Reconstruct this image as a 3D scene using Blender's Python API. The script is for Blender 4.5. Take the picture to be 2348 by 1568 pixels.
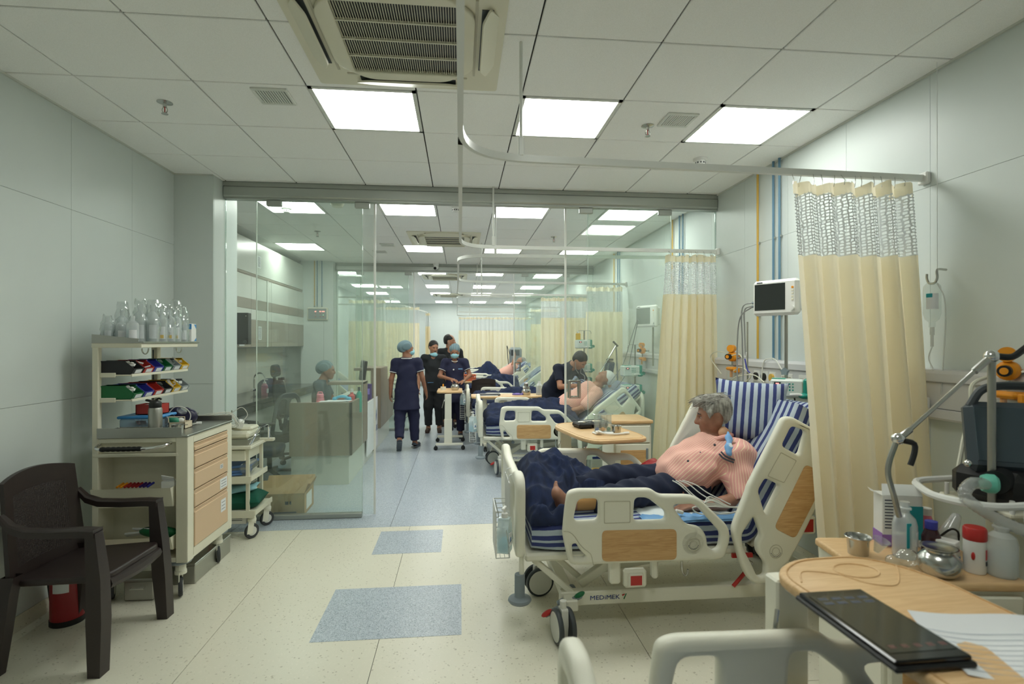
import bpy, bmesh, math, random
import numpy as np
from mathutils import Vector, Matrix, noise as mnoise
for _o in list(bpy.data.objects): bpy.data.objects.remove(_o)
S = bpy.context.scene; C = S.collection; PI = math.pi
random.seed(7); RNG = np.random.default_rng(7)
# ---------------------------------------------------------------- camera
CAMZ = 1.58; CEIL = 3.0; WL = -2.39; WR = 2.46; WLB = -3.05
cd = bpy.data.cameras.new('camera'); cam = bpy.data.objects.new('camera', cd); C.objects.link(cam)
cd.sensor_width = 36; cd.lens = 36*1222.5/2348; cd.clip_start = .02; cd.clip_end = 100
cam.location = (0, 0, CAMZ); cam.rotation_euler = (PI/2+.0015, 0, -.0966)
cd.dof.use_dof = True; cd.dof.focus_distance = 4.6; cd.dof.aperture_fstop = 2.8
S.camera = cam
# ---------------------------------------------------------------- world, exposure
w = bpy.data.worlds.new('world'); S.world = w; w.use_nodes = True
w.node_tree.nodes['Background'].inputs[0].default_value = (.8, .86, .78, 1)
w.node_tree.nodes['Background'].inputs[1].default_value = .12
vs = S.view_settings; vs.view_transform = 'Standard'; vs.look = 'None'; vs.gamma = 1; vs.exposure = 0.0
vs.use_curve_mapping = False
LIGHT_EMIT = 15.2
S.cycles.transparent_max_bounces = 32; S.cycles.max_bounces = 10; S.cycles.diffuse_bounces = 5; S.cycles.glossy_bounces = 4
# ---------------------------------------------------------------- materials
def lin(c):
    return tuple(((v/255+.055)/1.055)**2.4 if v > 10 else v/255/12.92 for v in c)+(1,)
MATS = {}
class NT:
    def __init__(s, m): s.t = m.node_tree; s.n = s.t.nodes; s.b = s.n['Principled BSDF']; s.o = s.n['Material Output']
    def new(s, t, **k):
        n = s.n.new(t)
        for a, v in k.items():
            if a.startswith('i_'): n.inputs[a[2:].replace('_', ' ')].default_value = v
            elif a[0] == 'n' and a[1:].isdigit(): n.inputs[int(a[1:])].default_value = v
            else: setattr(n, a, v)
        return n
    def l(s, a, b): s.t.links.new(a, b)
    def co(s, kind='Object', scale=(1, 1, 1), rot=(0, 0, 0)):
        tc = s.new('ShaderNodeTexCoord'); mp = s.new('ShaderNodeMapping')
        mp.inputs['Scale'].default_value = scale; mp.inputs['Rotation'].default_value = rot
        s.l(tc.outputs[kind], mp.inputs[0]); return mp.outputs[0]
    def ramp(s, fac, stops, interp='LINEAR'):
        r = s.new('ShaderNodeValToRGB'); e = r.color_ramp; e.interpolation = interp
        while len(e.elements) < len(stops): e.elements.new(.5)
        for el, (p, c) in zip(e.elements, stops): el.position = p; el.color = c if len(c) == 4 else lin(c)
        s.l(fac, r.inputs[0]); return r.outputs[0]
    def bump(s, h, st=.2, dist=.002):
        b = s.new('ShaderNodeBump'); b.inputs['Strength'].default_value = st; b.inputs['Distance'].default_value = dist
        s.l(h, b.inputs['Height']); s.l(b.outputs[0], s.b.inputs['Normal'])
def mat(name, col, rough=.5, metal=0, noise=None, bump=None, spec=.5, sss=0, **k):
    m = bpy.data.materials.new(name); m.use_nodes = True; n = NT(m)
    n.b.inputs['Base Color'].default_value = lin(col); n.b.inputs['Roughness'].default_value = rough
    n.b.inputs['Metallic'].default_value = metal; n.b.inputs['Specular IOR Level'].default_value = spec
    if noise:
        sc, amt = noise; t = n.new('ShaderNodeTexNoise', i_Scale=sc, i_Detail=3.)
        n.l(n.co(), t.inputs['Vector'])
        a = tuple(max(0, v*(1-amt)) for v in col); b = tuple(min(255, v*(1+amt)) for v in col)
        n.l(n.ramp(t.outputs[0], [(.3, a), (.7, b)]), n.b.inputs['Base Color'])
    if bump:
        t = n.new('ShaderNodeTexNoise', i_Scale=bump[0], i_Detail=4.); n.l(n.co(), t.inputs['Vector']); n.bump(t.outputs[0], bump[1], bump[2] if len(bump) > 2 else .002)
    for a, v in k.items(): n.b.inputs[a.replace('_', ' ')].default_value = v
    MATS[name] = m; return m
mat('ceiling_tile', (249, 249, 246), .9, bump=(260, .25, .0015), noise=(300, .03))
mat('ceiling_grid', (205, 208, 200), .5)
mat('dark_gap', (30, 32, 28), .8)
mat('wall_panel', (208, 215, 212), .42, noise=(1.2, .015), spec=.35)
mat('wall_gap', (158, 162, 155), .8)
mat('wall_plain', (214, 215, 202), .6)
mat('alu', (176, 180, 174), .38, .7)
mat('white_metal', (222, 224, 218), .32)
mat('cream', (230, 228, 212), .38)
mat('cream_dark', (196, 192, 172), .45)
mat('cart_cream', (226, 222, 202), .4)
mat('drawer_beige', (214, 184, 150), .42)
mat('grey_plastic', (128, 138, 144), .45)
mat('rail_inner', (196, 197, 186), .45)
mat('dark_grey', (58, 64, 68), .45)
mat('black', (20, 20, 22), .45)
mat('black_gloss', (14, 15, 18), .12)
mat('black_fabric', (34, 37, 38), .85, bump=(400, .3))
mat('brown_plastic', (46, 36, 34), .42, bump=(120, .1))
mat('steel', (190, 190, 186), .22, 1.0)
mat('steel_brushed', (172, 172, 166), .34, 1.0, bump=(60, .05))
mat('chrome', (225, 225, 225), .08, 1.0)
mat('red', (186, 44, 40), .4); mat('red_dark', (150, 28, 34), .35); mat('green', (16, 106, 62), .45)
mat('blue_bin', (52, 58, 160), .42); mat('red_bin', (178, 48, 40), .42); mat('yellow_bin', (226, 182, 30), .42)
mat('green_bin', (14, 104, 54), .42); mat('grey_bin', (138, 146, 148), .42); mat('black_bin', (28, 28, 32), .42)
mat('white', (232, 232, 228), .45); mat('paper', (228, 230, 232), .8); mat('ink', (70, 74, 84), .8); mat('ink_blue', (36, 62, 130), .8)
mat('teal', (34, 150, 132), .4); mat('teal_light', (104, 190, 168), .4); mat('pump_white', (214, 222, 216), .4)
mat('orange', (238, 154, 32), .4); mat('pipe_yellow', (206, 166, 74), .4); mat('pipe_blue', (96, 132, 156), .4)
mat('rubber', (60, 62, 64), .7); mat('caster_grey', (120, 128, 132), .5); mat('caster_white', (216, 216, 208), .4)
mat('uniform_navy', (30, 33, 62), .85, bump=(300, .2)); mat('scrub_black', (30, 33, 36), .85, bump=(300, .2))
mat('scrub_grey', (78, 92, 98), .85, bump=(300, .2)); mat('scrub_navy', (26, 33, 52), .85, bump=(300, .2))
mat('blanket', (24, 36, 66), .95, bump=(420, .5, .003), noise=(14, .18)); mat('pants_navy', (24, 32, 56), .9, bump=(300, .3))
mat('piping_white', (226, 226, 222), .7); mat('piping_blue', (92, 150, 200), .7)
mat('skin_brown', (150, 104, 80), .5, noise=(25, .06)); mat('skin_tan', (172, 122, 94), .5, noise=(25, .05))
mat('skin_dark', (156, 112, 90), .5, noise=(25, .06)); mat('lips', (120, 66, 58), .45); mat('eye', (30, 22, 20), .2); mat('eye_white', (220, 214, 206), .3)
mat('hair_black', (26, 23, 22), .55, bump=(200, .5)); mat('surgical_mask', (150, 200, 212), .8)
mat('tape', (214, 168, 134), .7); mat('clip_blue', (120, 170, 220), .6); mat('sock', (178, 136, 84), .9, bump=(250, .3))
mat('cardboard', (178, 146, 104), .85, noise=(8, .05)); mat('plastic_blue', (64, 142, 204), .4)
mat('navy_case', (30, 28, 60), .35); mat('bulb_green', (46, 140, 110), .5); mat('counter_black', (46, 48, 44), .12)
mat('desk_brown', (138, 126, 108), .35, noise=(3, .05)); mat('desk_white', (214, 218, 208), .35)
mat('cab_taupe', (150, 140, 128), .3); mat('cab_white', (214, 218, 210), .25); mat('pink', (236, 140, 160), .45); mat('coral', (214, 80, 84), .4)
mat('orange_basket', (222, 120, 76), .5); mat('purple', (140, 124, 206), .6); mat('purple_dark', (60, 30, 110), .6); mat('cyan_toy', (80, 180, 216), .5)
mat('screen_dark', (44, 48, 46), .08); mat('screen_grey', (128, 134, 128), .15); mat('cable_white', (216, 216, 208), .5); mat('cable_grey', (150, 152, 150), .5)
mat('tube_clear', (216, 214, 196), .3); mat('trunking', (206, 206, 208), .35); mat('wire_white', (222, 224, 222), .4)
mat('cloth_green', (14, 84, 66), .9); mat('bluefolder', (84, 122, 176), .5); mat('glove', (232, 218, 166), .6); mat('sheet_white', (222, 230, 232), .9)
mat('biscuit', (220, 206, 180), .5); mat('jug_black', (24, 26, 26), .35); mat('violet_lbl', (150, 112, 186), .6); mat('teal_lbl', (30, 150, 160), .6); mat('liquid_yellow', (214, 170, 40), .3)
mat('vent_shell', (62, 72, 80), .4); mat('sole_grey', (84, 92, 98), .7); mat('shoe_dark', (44, 54, 66), .6); mat('sandal_brown', (70, 52, 42), .6)
def emis(name, col, st):
    m = bpy.data.materials.new(name); m.use_nodes = True; n = NT(m)
    n.b.inputs['Base Color'].default_value = (.8, .8, .8, 1); n.b.inputs['Emission Color'].default_value = col; n.b.inputs['Emission Strength'].default_value = st
    MATS[name] = m
emis('lamp_panel', (.965, 1.0, .935, 1), LIGHT_EMIT)
emis('led_red', (1, .12, .1, 1), 1.2); emis('led_green', (.2, 1, .4, 1), 1.0); emis('tablet_glow', (.25, .27, .33, 1), .12)
def glassy(name, tint, haze, fres=1.0, ior=1.45, rough=.0, hazecol=(.8, .86, .82, 1)):
    m = bpy.data.materials.new(name); m.use_nodes = True; n = NT(m); n.n.remove(n.b)
    tr = n.new('ShaderNodeBsdfTransparent'); tr.inputs[0].default_value = tint
    gl = n.new('ShaderNodeBsdfGlossy'); gl.inputs['Roughness'].default_value = rough
    df = n.new('ShaderNodeBsdfDiffuse'); df.inputs[0].default_value = hazecol
    fr = n.new('ShaderNodeLayerWeight', i_Blend=.5); pw = n.new('ShaderNodeMath', operation='POWER'); pw.inputs[1].default_value = 4.; n.l(fr.outputs['Facing'], pw.inputs[0])
    ml = n.new('ShaderNodeMath', operation='MULTIPLY_ADD', use_clamp=True); ml.inputs[1].default_value = .9*fres; ml.inputs[2].default_value = .045*fres; n.l(pw.outputs[0], ml.inputs[0])
    m1 = n.new('ShaderNodeMixShader'); m1.inputs[0].default_value = haze; n.l(tr.outputs[0], m1.inputs[1]); n.l(df.outputs[0], m1.inputs[2])
    if haze:
        t = n.new('ShaderNodeTexNoise', i_Scale=1.6, i_Detail=5., i_Distortion=1.2); n.l(n.co(scale=(1, 1, .6)), t.inputs[0])
        mm = n.new('ShaderNodeMapRange'); mm.inputs[1].default_value = .3; mm.inputs[2].default_value = .75; mm.inputs[3].default_value = haze*.55; mm.inputs[4].default_value = haze*1.5
        n.l(t.outputs[0], mm.inputs[0]); n.l(mm.outputs[0], m1.inputs[0])
    m2 = n.new('ShaderNodeMixShader'); n.l(ml.outputs[0], m2.inputs[0]); n.l(m1.outputs[0], m2.inputs[1]); n.l(gl.outputs[0], m2.inputs[2])
    n.l(m2.outputs[0], n.o.inputs[0]); MATS[name] = m
glassy('glass', (.955, .985, .965, 1), .05)
glassy('glass_edge', (.75, .88, .82, 1), .5, .6)
glassy('clear_plastic', (.95, .97, .97, 1), .14, .9)
glassy('frosted_bottle', (.93, .95, .95, 1), .42, 1.0, rough=.1, hazecol=(.86, .9, .9, 1))
glassy('crinkle_plastic', (.93, .95, .95, 1), .12, 2.6, rough=.06)
glassy('sanitizer_shell', (.88, .95, .97, 1), .5, .9, rough=.1, hazecol=(.82, .92, .94, 1))
glassy('water_blue', (.25, .72, .84, 1), .8, .8, hazecol=(.2, .66, .8, 1))
glassy('pale_liquid', (.93, .96, .97, 1), .35, .8, hazecol=(.75, .8, .82, 1))
glassy('tube_plastic', (.84, .85, .83, 1), .45, 1.0, rough=.1, hazecol=(.84, .85, .84, 1))
glassy('blue_tub', (.62, .74, .86, 1), .35, 1.0, hazecol=(.5, .62, .72, 1))
glassy('cap_net', (.62, .74, .78, 1), .62, .6, rough=.4, hazecol=(.50, .62, .66, 1))
glassy('pink_soap', (.95, .45, .6, 1), .5, .8, hazecol=(.9, .4, .55, 1))
glassy('dark_bottle', (.25, .12, .1, 1), .3, 1.0, hazecol=(.15, .08, .1, 1))
def special():
    # speckled vinyl
    for name, base, dk, lt in (('vinyl_beige', (221, 217, 199), (180, 174, 154), (227, 222, 205)), ('vinyl_blue', (176, 186, 196), (120, 130, 144), (206, 212, 218))):
        m = mat(name, base, .3, spec=.4); n = NT(m); v = n.new('ShaderNodeTexVoronoi', i_Scale=230. if 'blue' in name else 130.); co = n.co(); n.l(co, v.inputs['Vector'])
        wn = n.new('ShaderNodeTexWhiteNoise'); n.l(v.outputs['Position'], wn.inputs[0])
        st = [(0, dk), (.04, base), (.9, base), (1, lt)] if 'beige' in name else [(0, dk), (.3, base), (.7, base), (1, lt)]
        c = n.ramp(wn.outputs[0], st)
        t = n.new('ShaderNodeTexNoise', i_Scale=1.4, i_Detail=4.); n.l(co, t.inputs[0])
        mx = n.new('ShaderNodeMix', data_type='RGBA', blend_type='MULTIPLY'); mx.inputs[0].default_value = .12
        n.l(c, mx.inputs[6]); n.l(n.ramp(t.outputs[0], [(.3, (240, 239, 235)), (.6, (255, 255, 255))]), mx.inputs[7]); n.l(mx.outputs[2], n.b.inputs['Base Color'])
        t2 = n.new('ShaderNodeTexNoise', i_Scale=3., i_Detail=3.); n.l(co, t2.inputs[0]); mr = n.new('ShaderNodeMapRange'); mr.inputs[3].default_value = .27; mr.inputs[4].default_value = .29
        n.l(t2.outputs[0], mr.inputs[0]); n.l(mr.outputs[0], n.b.inputs['Roughness'])
    # wood laminate
    for name, a, b, rot in (('laminate', (226, 190, 142), (212, 172, 122), 0), ('rail_wood', (212, 172, 120), (194, 150, 98), 0)):
        m = mat(name, a, .4); n = NT(m); t = n.new('ShaderNodeTexNoise', i_Scale=9., i_Detail=5., i_Distortion=1.5); n.l(n.co(scale=(.7, 9, 9)), t.inputs[0])
        n.l(n.ramp(t.outputs[0], [(.35, b), (.62, a)]), n.b.inputs['Base Color'])
    # striped cloths (UV u runs across the stripes, in metres)
    def stripes(name, period, stops, bump=.25, rough=.9):
        m = mat(name, stops[0][1], rough); n = NT(m); uv = n.new('ShaderNodeUVMap'); sp = n.new('ShaderNodeSeparateXYZ'); n.l(uv.outputs[0], sp.inputs[0])
        t = n.new('ShaderNodeTexNoise', i_Scale=40., i_Detail=2.); n.l(uv.outputs[0], t.inputs[0])
        a = n.new('ShaderNodeMath', operation='MULTIPLY_ADD'); a.inputs[1].default_value = .004; n.l(t.outputs[0], a.inputs[0]); n.l(sp.outputs[0], a.inputs[2])
        d = n.new('ShaderNodeMath', operation='DIVIDE'); d.inputs[1].default_value = period; n.l(a.outputs[0], d.inputs[0])
        f = n.new('ShaderNodeMath', operation='FRACT'); n.l(d.outputs[0], f.inputs[0])
        n.l(n.ramp(f.outputs[0], stops, 'CONSTANT'), n.b.inputs['Base Color'])
        t = n.new('ShaderNodeTexNoise', i_Scale=350., i_Detail=2.); n.l(n.co(), t.inputs[0]); n.bump(t.outputs[0], bump)
    stripes('sheet_stripe', .056, [(0, (54, 64, 118)), (.46, (176, 188, 200))])
    stripes('shirt_stripe', .017, [(0, (226, 166, 156)), (.60, (240, 222, 186)), (.76, (230, 172, 162))])
    # curtain cloth and net
    m = mat('curtain', (246, 240, 220), .85); n = NT(m); n.b.inputs['Transmission Weight'].default_value = 0
    t = n.new('ShaderNodeTexWave', i_Scale=60.); n.l(n.co(scale=(1, 1, .5), rot=(0, .8, 0)), t.inputs[0]); n.bump(t.outputs[0], .06)
    tl = n.new('ShaderNodeBsdfTranslucent'); tl.inputs[0].default_value = lin((252, 242, 216)); mx = n.new('ShaderNodeMixShader'); mx.inputs[0].default_value = .55
    n.l(n.b.outputs[0], mx.inputs[1]); n.l(tl.outputs[0], mx.inputs[2]); n.l(mx.outputs[0], n.o.inputs[0])
    m = mat('curtain_net', (232, 236, 236), .7); n = NT(m); uv = n.new('ShaderNodeUVMap'); mp = n.new('ShaderNodeMapping'); mp.inputs['Scale'].default_value = (62, 62, 62); n.l(uv.outputs[0], mp.inputs[0])
    v = n.new('ShaderNodeTexVoronoi', feature='DISTANCE_TO_EDGE', i_Scale=1.); v.inputs['Randomness'].default_value = .35; n.l(mp.outputs[0], v.inputs['Vector'])
    g = n.new('ShaderNodeMath', operation='GREATER_THAN'); g.inputs[1].default_value = .17; n.l(v.outputs[0], g.inputs[0])
    tr = n.new('ShaderNodeBsdfTransparent'); mx = n.new('ShaderNodeMixShader'); n.l(g.outputs[0], mx.inputs[0]); n.l(n.b.outputs[0], mx.inputs[1]); n.l(tr.outputs[0], mx.inputs[2]); n.l(mx.outputs[0], n.o.inputs[0])
    # grey hair strands
    m = mat('hair_grey', (150, 148, 140), .6); n = NT(m); t = n.new('ShaderNodeTexNoise', i_Scale=60., i_Detail=4.); n.l(n.co(scale=(1, 1, .15)), t.inputs[0])
    n.l(n.ramp(t.outputs[0], [(.35, (104, 101, 94)), (.6, (164, 161, 152))]), n.b.inputs['Base Color']); n.bump(t.outputs[0], .8, .006)
special()
# ---------------------------------------------------------------- object helpers
def link(o, parent=None):
    C.objects.link(o)
    if parent is not None: o.parent = parent
    return o
def tag(o, label=None, cat=None, group=None, kind=None):
    if label: o['label'] = label
    if cat: o['category'] = cat
    if group: o['group'] = group
    if kind: o['kind'] = kind
    return o
def thing(name, label, cat, loc=(0, 0, 0), rz=0, group=None):
    o = bpy.data.objects.new(name, None); o.empty_display_size = .05; C.objects.link(o); o.location = loc; o.rotation_euler = (0, 0, rz)
    return tag(o, label, cat, group)
def copy_tree(o, parent=None):
    c = o.copy(); C.objects.link(c); c.parent = parent
    for ch in o.children: copy_tree(ch, c)
    return c
def rotm(rx=0, ry=0, rz=0): return np.array((Matrix.Rotation(rz, 3, 'Z') @ Matrix.Rotation(ry, 3, 'Y') @ Matrix.Rotation(rx, 3, 'X')))
V3 = lambda *a: np.array(a, float)
class G:
    """collects shapes, then links them as ONE mesh object"""
    def __init__(s): s.v = []; s.f = []; s.m = []; s.uv = []; s.n = 0; s.T = None
    def add(s, v, f, mi=0, uv=None):
        v = np.asarray(v, float)
        if s.T is not None: v = v @ s.T[0].T + s.T[1]
        s.v.append(v); s.uv.append(np.asarray(uv, float) if uv is not None else np.zeros((len(v), 2)))
        s.f += [tuple(i+s.n for i in q) for q in f]; s.m += [mi]*len(f); s.n += len(v); return s
    def box(s, c, d, R=None, b=0, mi=0):
        hx, hy, hz = [q/2 for q in d]; b = min(b, hx*.98, hy*.98, hz*.98)
        if b <= 0:
            v = np.array([(x*hx, y*hy, z*hz) for x in (-1, 1) for y in (-1, 1) for z in (-1, 1)])
            f = [(0, 1, 3, 2), (4, 6, 7, 5), (0, 4, 5, 1), (2, 3, 7, 6), (0, 2, 6, 4), (1, 5, 7, 3)]
        else:
            v = []; idx = {}
            for i, (x, y, z) in enumerate([(x, y, z) for x in (-1, 1) for y in (-1, 1) for z in (-1, 1)]):
                for a in range(3):
                    p = [x*(hx-b), y*(hy-b), z*(hz-b)]; p[a] = (x*hx, y*hy, z*hz)[a]; idx[(x, y, z, a)] = len(v); v.append(p)
            v = np.array(v); f = []
            for a in range(3):
                o1, o2 = [q for q in range(3) if q != a]
                for sg in (-1, 1):
                    q = []
                    for u, w_ in ((-1, -1), (1, -1), (1, 1), (-1, 1)):
                        k = [0, 0, 0]; k[a] = sg; k[o1] = u; k[o2] = w_; q.append(idx[(*k, a)])
                    f.append(tuple(q) if (sg > 0) == (a != 1) else tuple(q[::-1]))
            for a in range(3):
                o1, o2 = [q for q in range(3) if q != a]
                for u in (-1, 1):
                    for w_ in (-1, 1):
                        k0 = [0, 0, 0]; k1 = [0, 0, 0]; k0[a] = -1; k1[a] = 1
                        for k in (k0, k1): k[o1] = u; k[o2] = w_
                        f.append((idx[(*k0, o1)], idx[(*k1, o1)], idx[(*k1, o2)], idx[(*k0, o2)]))
            for x in (-1, 1):
                for y in (-1, 1):
                    for z in (-1, 1): f.append(tuple(idx[(x, y, z, a)] for a in range(3)))
        if R is not None: v = v @ np.asarray(R).T
        return s.add(v+np.array(c, float), f, mi)
    def bx(s, x0, x1, y0, y1, z0, z1, b=0, mi=0): return s.box(((x0+x1)/2, (y0+y1)/2, (z0+z1)/2), (abs(x1-x0), abs(y1-y0), abs(z1-z0)), None, b, mi)
    def tube(s, pts, r, n=8, closed=False, mi=0, cap=True):
        P = np.array(pts, float); k = len(P); rr = np.full(k, r, float) if np.isscalar(r) else np.array(r, float)
        t = np.gradient(P, axis=0) if not closed else np.roll(P, -1, 0)-np.roll(P, 1, 0)
        t /= np.linalg.norm(t, axis=1)[:, None]+1e-12
        u = np.cross(t[0], (0, 0, 1)) if abs(t[0][2]) < .9 else np.cross(t[0], (1, 0, 0)); u /= np.linalg.norm(u)
        a = np.arange(n)*2*PI/n; v = []
        for i in range(k):
            u = u-t[i]*(u@t[i]); u /= np.linalg.norm(u)+1e-12; w_ = np.cross(t[i], u)
            v.append(P[i]+rr[i]*(np.cos(a)[:, None]*u+np.sin(a)[:, None]*w_))
        v = np.concatenate(v); f = []
        for i in range(k if closed else k-1):
            j = (i+1) % k
            for q in range(n): f.append((i*n+q, i*n+(q+1) % n, j*n+(q+1) % n, j*n+q))
        if cap and not closed: f += [tuple(range(n))[::-1], tuple((k-1)*n+q for q in range(n))]
        return s.add(v, f, mi)
    def cyl(s, a, b, r, r2=None, n=16, mi=0):
        a = np.array(a, float); b = np.array(b, float); return s.tube([a, b], [r, r if r2 is None else r2], n, mi=mi)
    def lathe(s, prof, n=20, c=(0, 0, 0), R=None, mi=0, sc=(1, 1)):
        a = np.arange(n)*2*PI/n; v = []
        for r, z in prof: v.append(np.stack([np.cos(a)*r*sc[0], np.sin(a)*r*sc[1], np.full(n, z)], 1))
        v = np.concatenate(v); f = []
        for i in range(len(prof)-1):
            for q in range(n): f.append((i*n+q, i*n+(q+1) % n, (i+1)*n+(q+1) % n, (i+1)*n+q))
        f += [tuple(range(n))[::-1], tuple((len(prof)-1)*n+q for q in range(n))]
        if R is not None: v = v @ np.asarray(R).T
        return s.add(v+np.array(c, float), f, mi)
    def ell(s, c, r, n=16, m=10, R=None, mi=0):
        prof = [(max(math.sin(PI*i/m), 1e-4), -math.cos(PI*i/m)) for i in range(m+1)]; g = G(); g.lathe(prof, n); v = g.v[0]*np.array(r, float)
        if R is not None: v = v @ np.asarray(R).T
        return s.add(v+np.array(c, float), g.f, mi)
    def prism(s, poly, d, o=(0, 0, 0), ax=('x', 'z'), mi=0):
        """2D outline in the plane ax, extruded by d along the third axis"""
        k = len(poly); i0 = 'xyz'.index(ax[0]); i1 = 'xyz'.index(ax[1]); i2 = 3-i0-i1
        v = np.zeros((2*k, 3)); P = np.array(poly, float); v[:k, i0] = v[k:, i0] = P[:, 0]; v[:k, i1] = v[k:, i1] = P[:, 1]; v[k:, i2] = d
        f = [tuple(range(k))[::-1], tuple(range(k, 2*k))]+[(i, (i+1) % k, k+(i+1) % k, k+i) for i in range(k)]
        return s.add(v+np.array(o, float), f, mi)
    def grid(s, P, uv=None, mi=0, closed=False):
        a, b = P.shape[:2]; f = [(i*b+j, i*b+j+1, (i+1)*b+j+1, (i+1)*b+j) for i in range(a-1) for j in range(b-1)]
        if closed: f += [((a-1)*b+j, (a-1)*b+j+1, j+1, j) for j in range(b-1)]
        return s.add(P.reshape(-1, 3), f, mi, None if uv is None else uv.reshape(-1, 2))
    def mesh(s, name, mats, smooth=35, recalc=True):
        me = bpy.data.meshes.new(name); v = np.concatenate(s.v); me.from_pydata(v.tolist(), [], s.f)
        for q in (mats if isinstance(mats, (list, tuple)) else [mats]): me.materials.append(MATS[q])
        me.polygons.foreach_set('material_index', s.m)
        uv = np.concatenate(s.uv)
        if np.abs(uv).max() > 0:
            l = me.uv_layers.new(name='UVMap'); vi = np.zeros(len(me.loops), int); me.loops.foreach_get('vertex_index', vi); l.data.foreach_set('uv', uv[vi].ravel())
        if recalc:
            bm = bmesh.new(); bm.from_mesh(me); bmesh.ops.recalc_face_normals(bm, faces=bm.faces); bm.to_mesh(me); bm.free()
        if smooth: me.shade_smooth(); me.set_sharp_from_angle(angle=math.radians(smooth))
        return me
    def obj(s, name, mats, parent=None, loc=None, rot=None, smooth=35, recalc=True):
        o = bpy.data.objects.new(name, s.mesh(name, mats, smooth, recalc)); link(o, parent)
        if loc is not None: o.location = loc
        if rot is not None: o.rotation_euler = rot
        return o
def inst(me, name, parent=None, loc=(0, 0, 0), rot=(0, 0, 0), sc=None):
    o = bpy.data.objects.new(name, me); link(o, parent); o.location = loc; o.rotation_euler = rot
    if sc: o.scale = sc
    return o
def rpoly(pts, r, seg=5):
    """round the corners of a polygon; r one radius or one per corner"""
    P = [np.array(p, float) for p in pts]; n = len(P); rr = [r]*n if np.isscalar(r) else r; out = []
    for i in range(n):
        a, b, c = P[i-1], P[i], P[(i+1) % n]; d1 = a-b; d2 = c-b; l1 = np.linalg.norm(d1); l2 = np.linalg.norm(d2); q = min(rr[i], l1*.48, l2*.48)
        if q <= 1e-6: out.append(b); continue
        p0 = b+d1/l1*q; p1 = b+d2/l2*q
        for k in range(seg+1):
            t = k/seg; out.append((1-t)**2*p0+2*t*(1-t)*b+t*t*p1)
    return out
def area(p): p = np.array(p); x, y = p[:, 0], p[:, 1]; return .5*np.sum(x*np.roll(y, -1)-y*np.roll(x, -1))
def panel(name, outline, holes, th, bev, mats, parent=None, plane='xz', seg=2):
    """flat board with holes and rounded edges, in local XZ (thickness along Y, centred) or XY"""
    cu = bpy.data.curves.new(name, 'CURVE'); cu.dimensions = '2D'; cu.fill_mode = 'BOTH'; cu.extrude = max(th/2-bev, 0); cu.bevel_depth = bev; cu.bevel_resolution = seg; cu.offset = -bev
    for i, pl in enumerate([outline]+list(holes)):
        pl = [tuple(map(float, q)) for q in pl]
        if (area(pl) > 0) != (i == 0): pl = pl[::-1]
        sp = cu.splines.new('POLY'); sp.points.add(len(pl)-1); sp.use_cyclic_u = True
        for q, p in zip(sp.points, pl): q.co = (p[0], p[1], 0, 1)
    o = bpy.data.objects.new('tmp', cu); C.objects.link(o); dg = bpy.context.evaluated_depsgraph_get(); dg.update()
    me = bpy.data.meshes.new_from_object(o.evaluated_get(dg)); bpy.data.objects.remove(o); bpy.data.curves.remove(cu); me.name = name
    if plane == 'xz': me.transform(Matrix.Rotation(PI/2, 4, 'X'))
    me.materials.clear()
    for q in (mats if isinstance(mats, (list, tuple)) else [mats]): me.materials.append(MATS[q])
    bm = bmesh.new(); bm.from_mesh(me); bmesh.ops.remove_doubles(bm, verts=bm.verts, dist=1e-5); bmesh.ops.recalc_face_normals(bm, faces=bm.faces); bm.to_mesh(me); bm.free()
    me.shade_smooth(); me.set_sharp_from_angle(angle=math.radians(40))
    ob = bpy.data.objects.new(name, me); return link(ob, parent)
def text(name, s, size, mt, parent=None, loc=(0, 0, 0), rot=(PI/2, 0, 0), ext=.0004, align='CENTER', sx=1):
    cu = bpy.data.curves.new(name, 'FONT'); cu.body = s; cu.size = size; cu.extrude = ext; cu.align_x = align; cu.align_y = 'CENTER'; cu.resolution_u = 2
    o = bpy.data.objects.new('tmp', cu); C.objects.link(o); dg = bpy.context.evaluated_depsgraph_get(); dg.update()
    me = bpy.data.meshes.new_from_object(o.evaluated_get(dg)); bpy.data.objects.remove(o); bpy.data.curves.remove(cu); me.name = name
    me.materials.clear(); me.materials.append(MATS[mt]); ob = bpy.data.objects.new(name, me); link(ob, parent); ob.location = loc; ob.rotation_euler = rot; ob.scale = (sx, 1, 1); return ob
def bez(pts, n=24):
    """smooth curve through points (Catmull-Rom)"""
    P = np.array(pts, float); P = np.vstack([2*P[0]-P[1], P, 2*P[-1]-P[-2]]); out = []; k = len(P)-3
    for i in range(k):
        p0, p1, p2, p3 = P[i:i+4]
        for t in np.linspace(0, 1, max(2, n//k), endpoint=i == k-1):
            out.append(.5*((2*p1)+(-p0+p2)*t+(2*p0-5*p1+4*p2-p3)*t*t+(-p0+3*p1-3*p2+p3)*t**3))
    return np.array(out)
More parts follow.
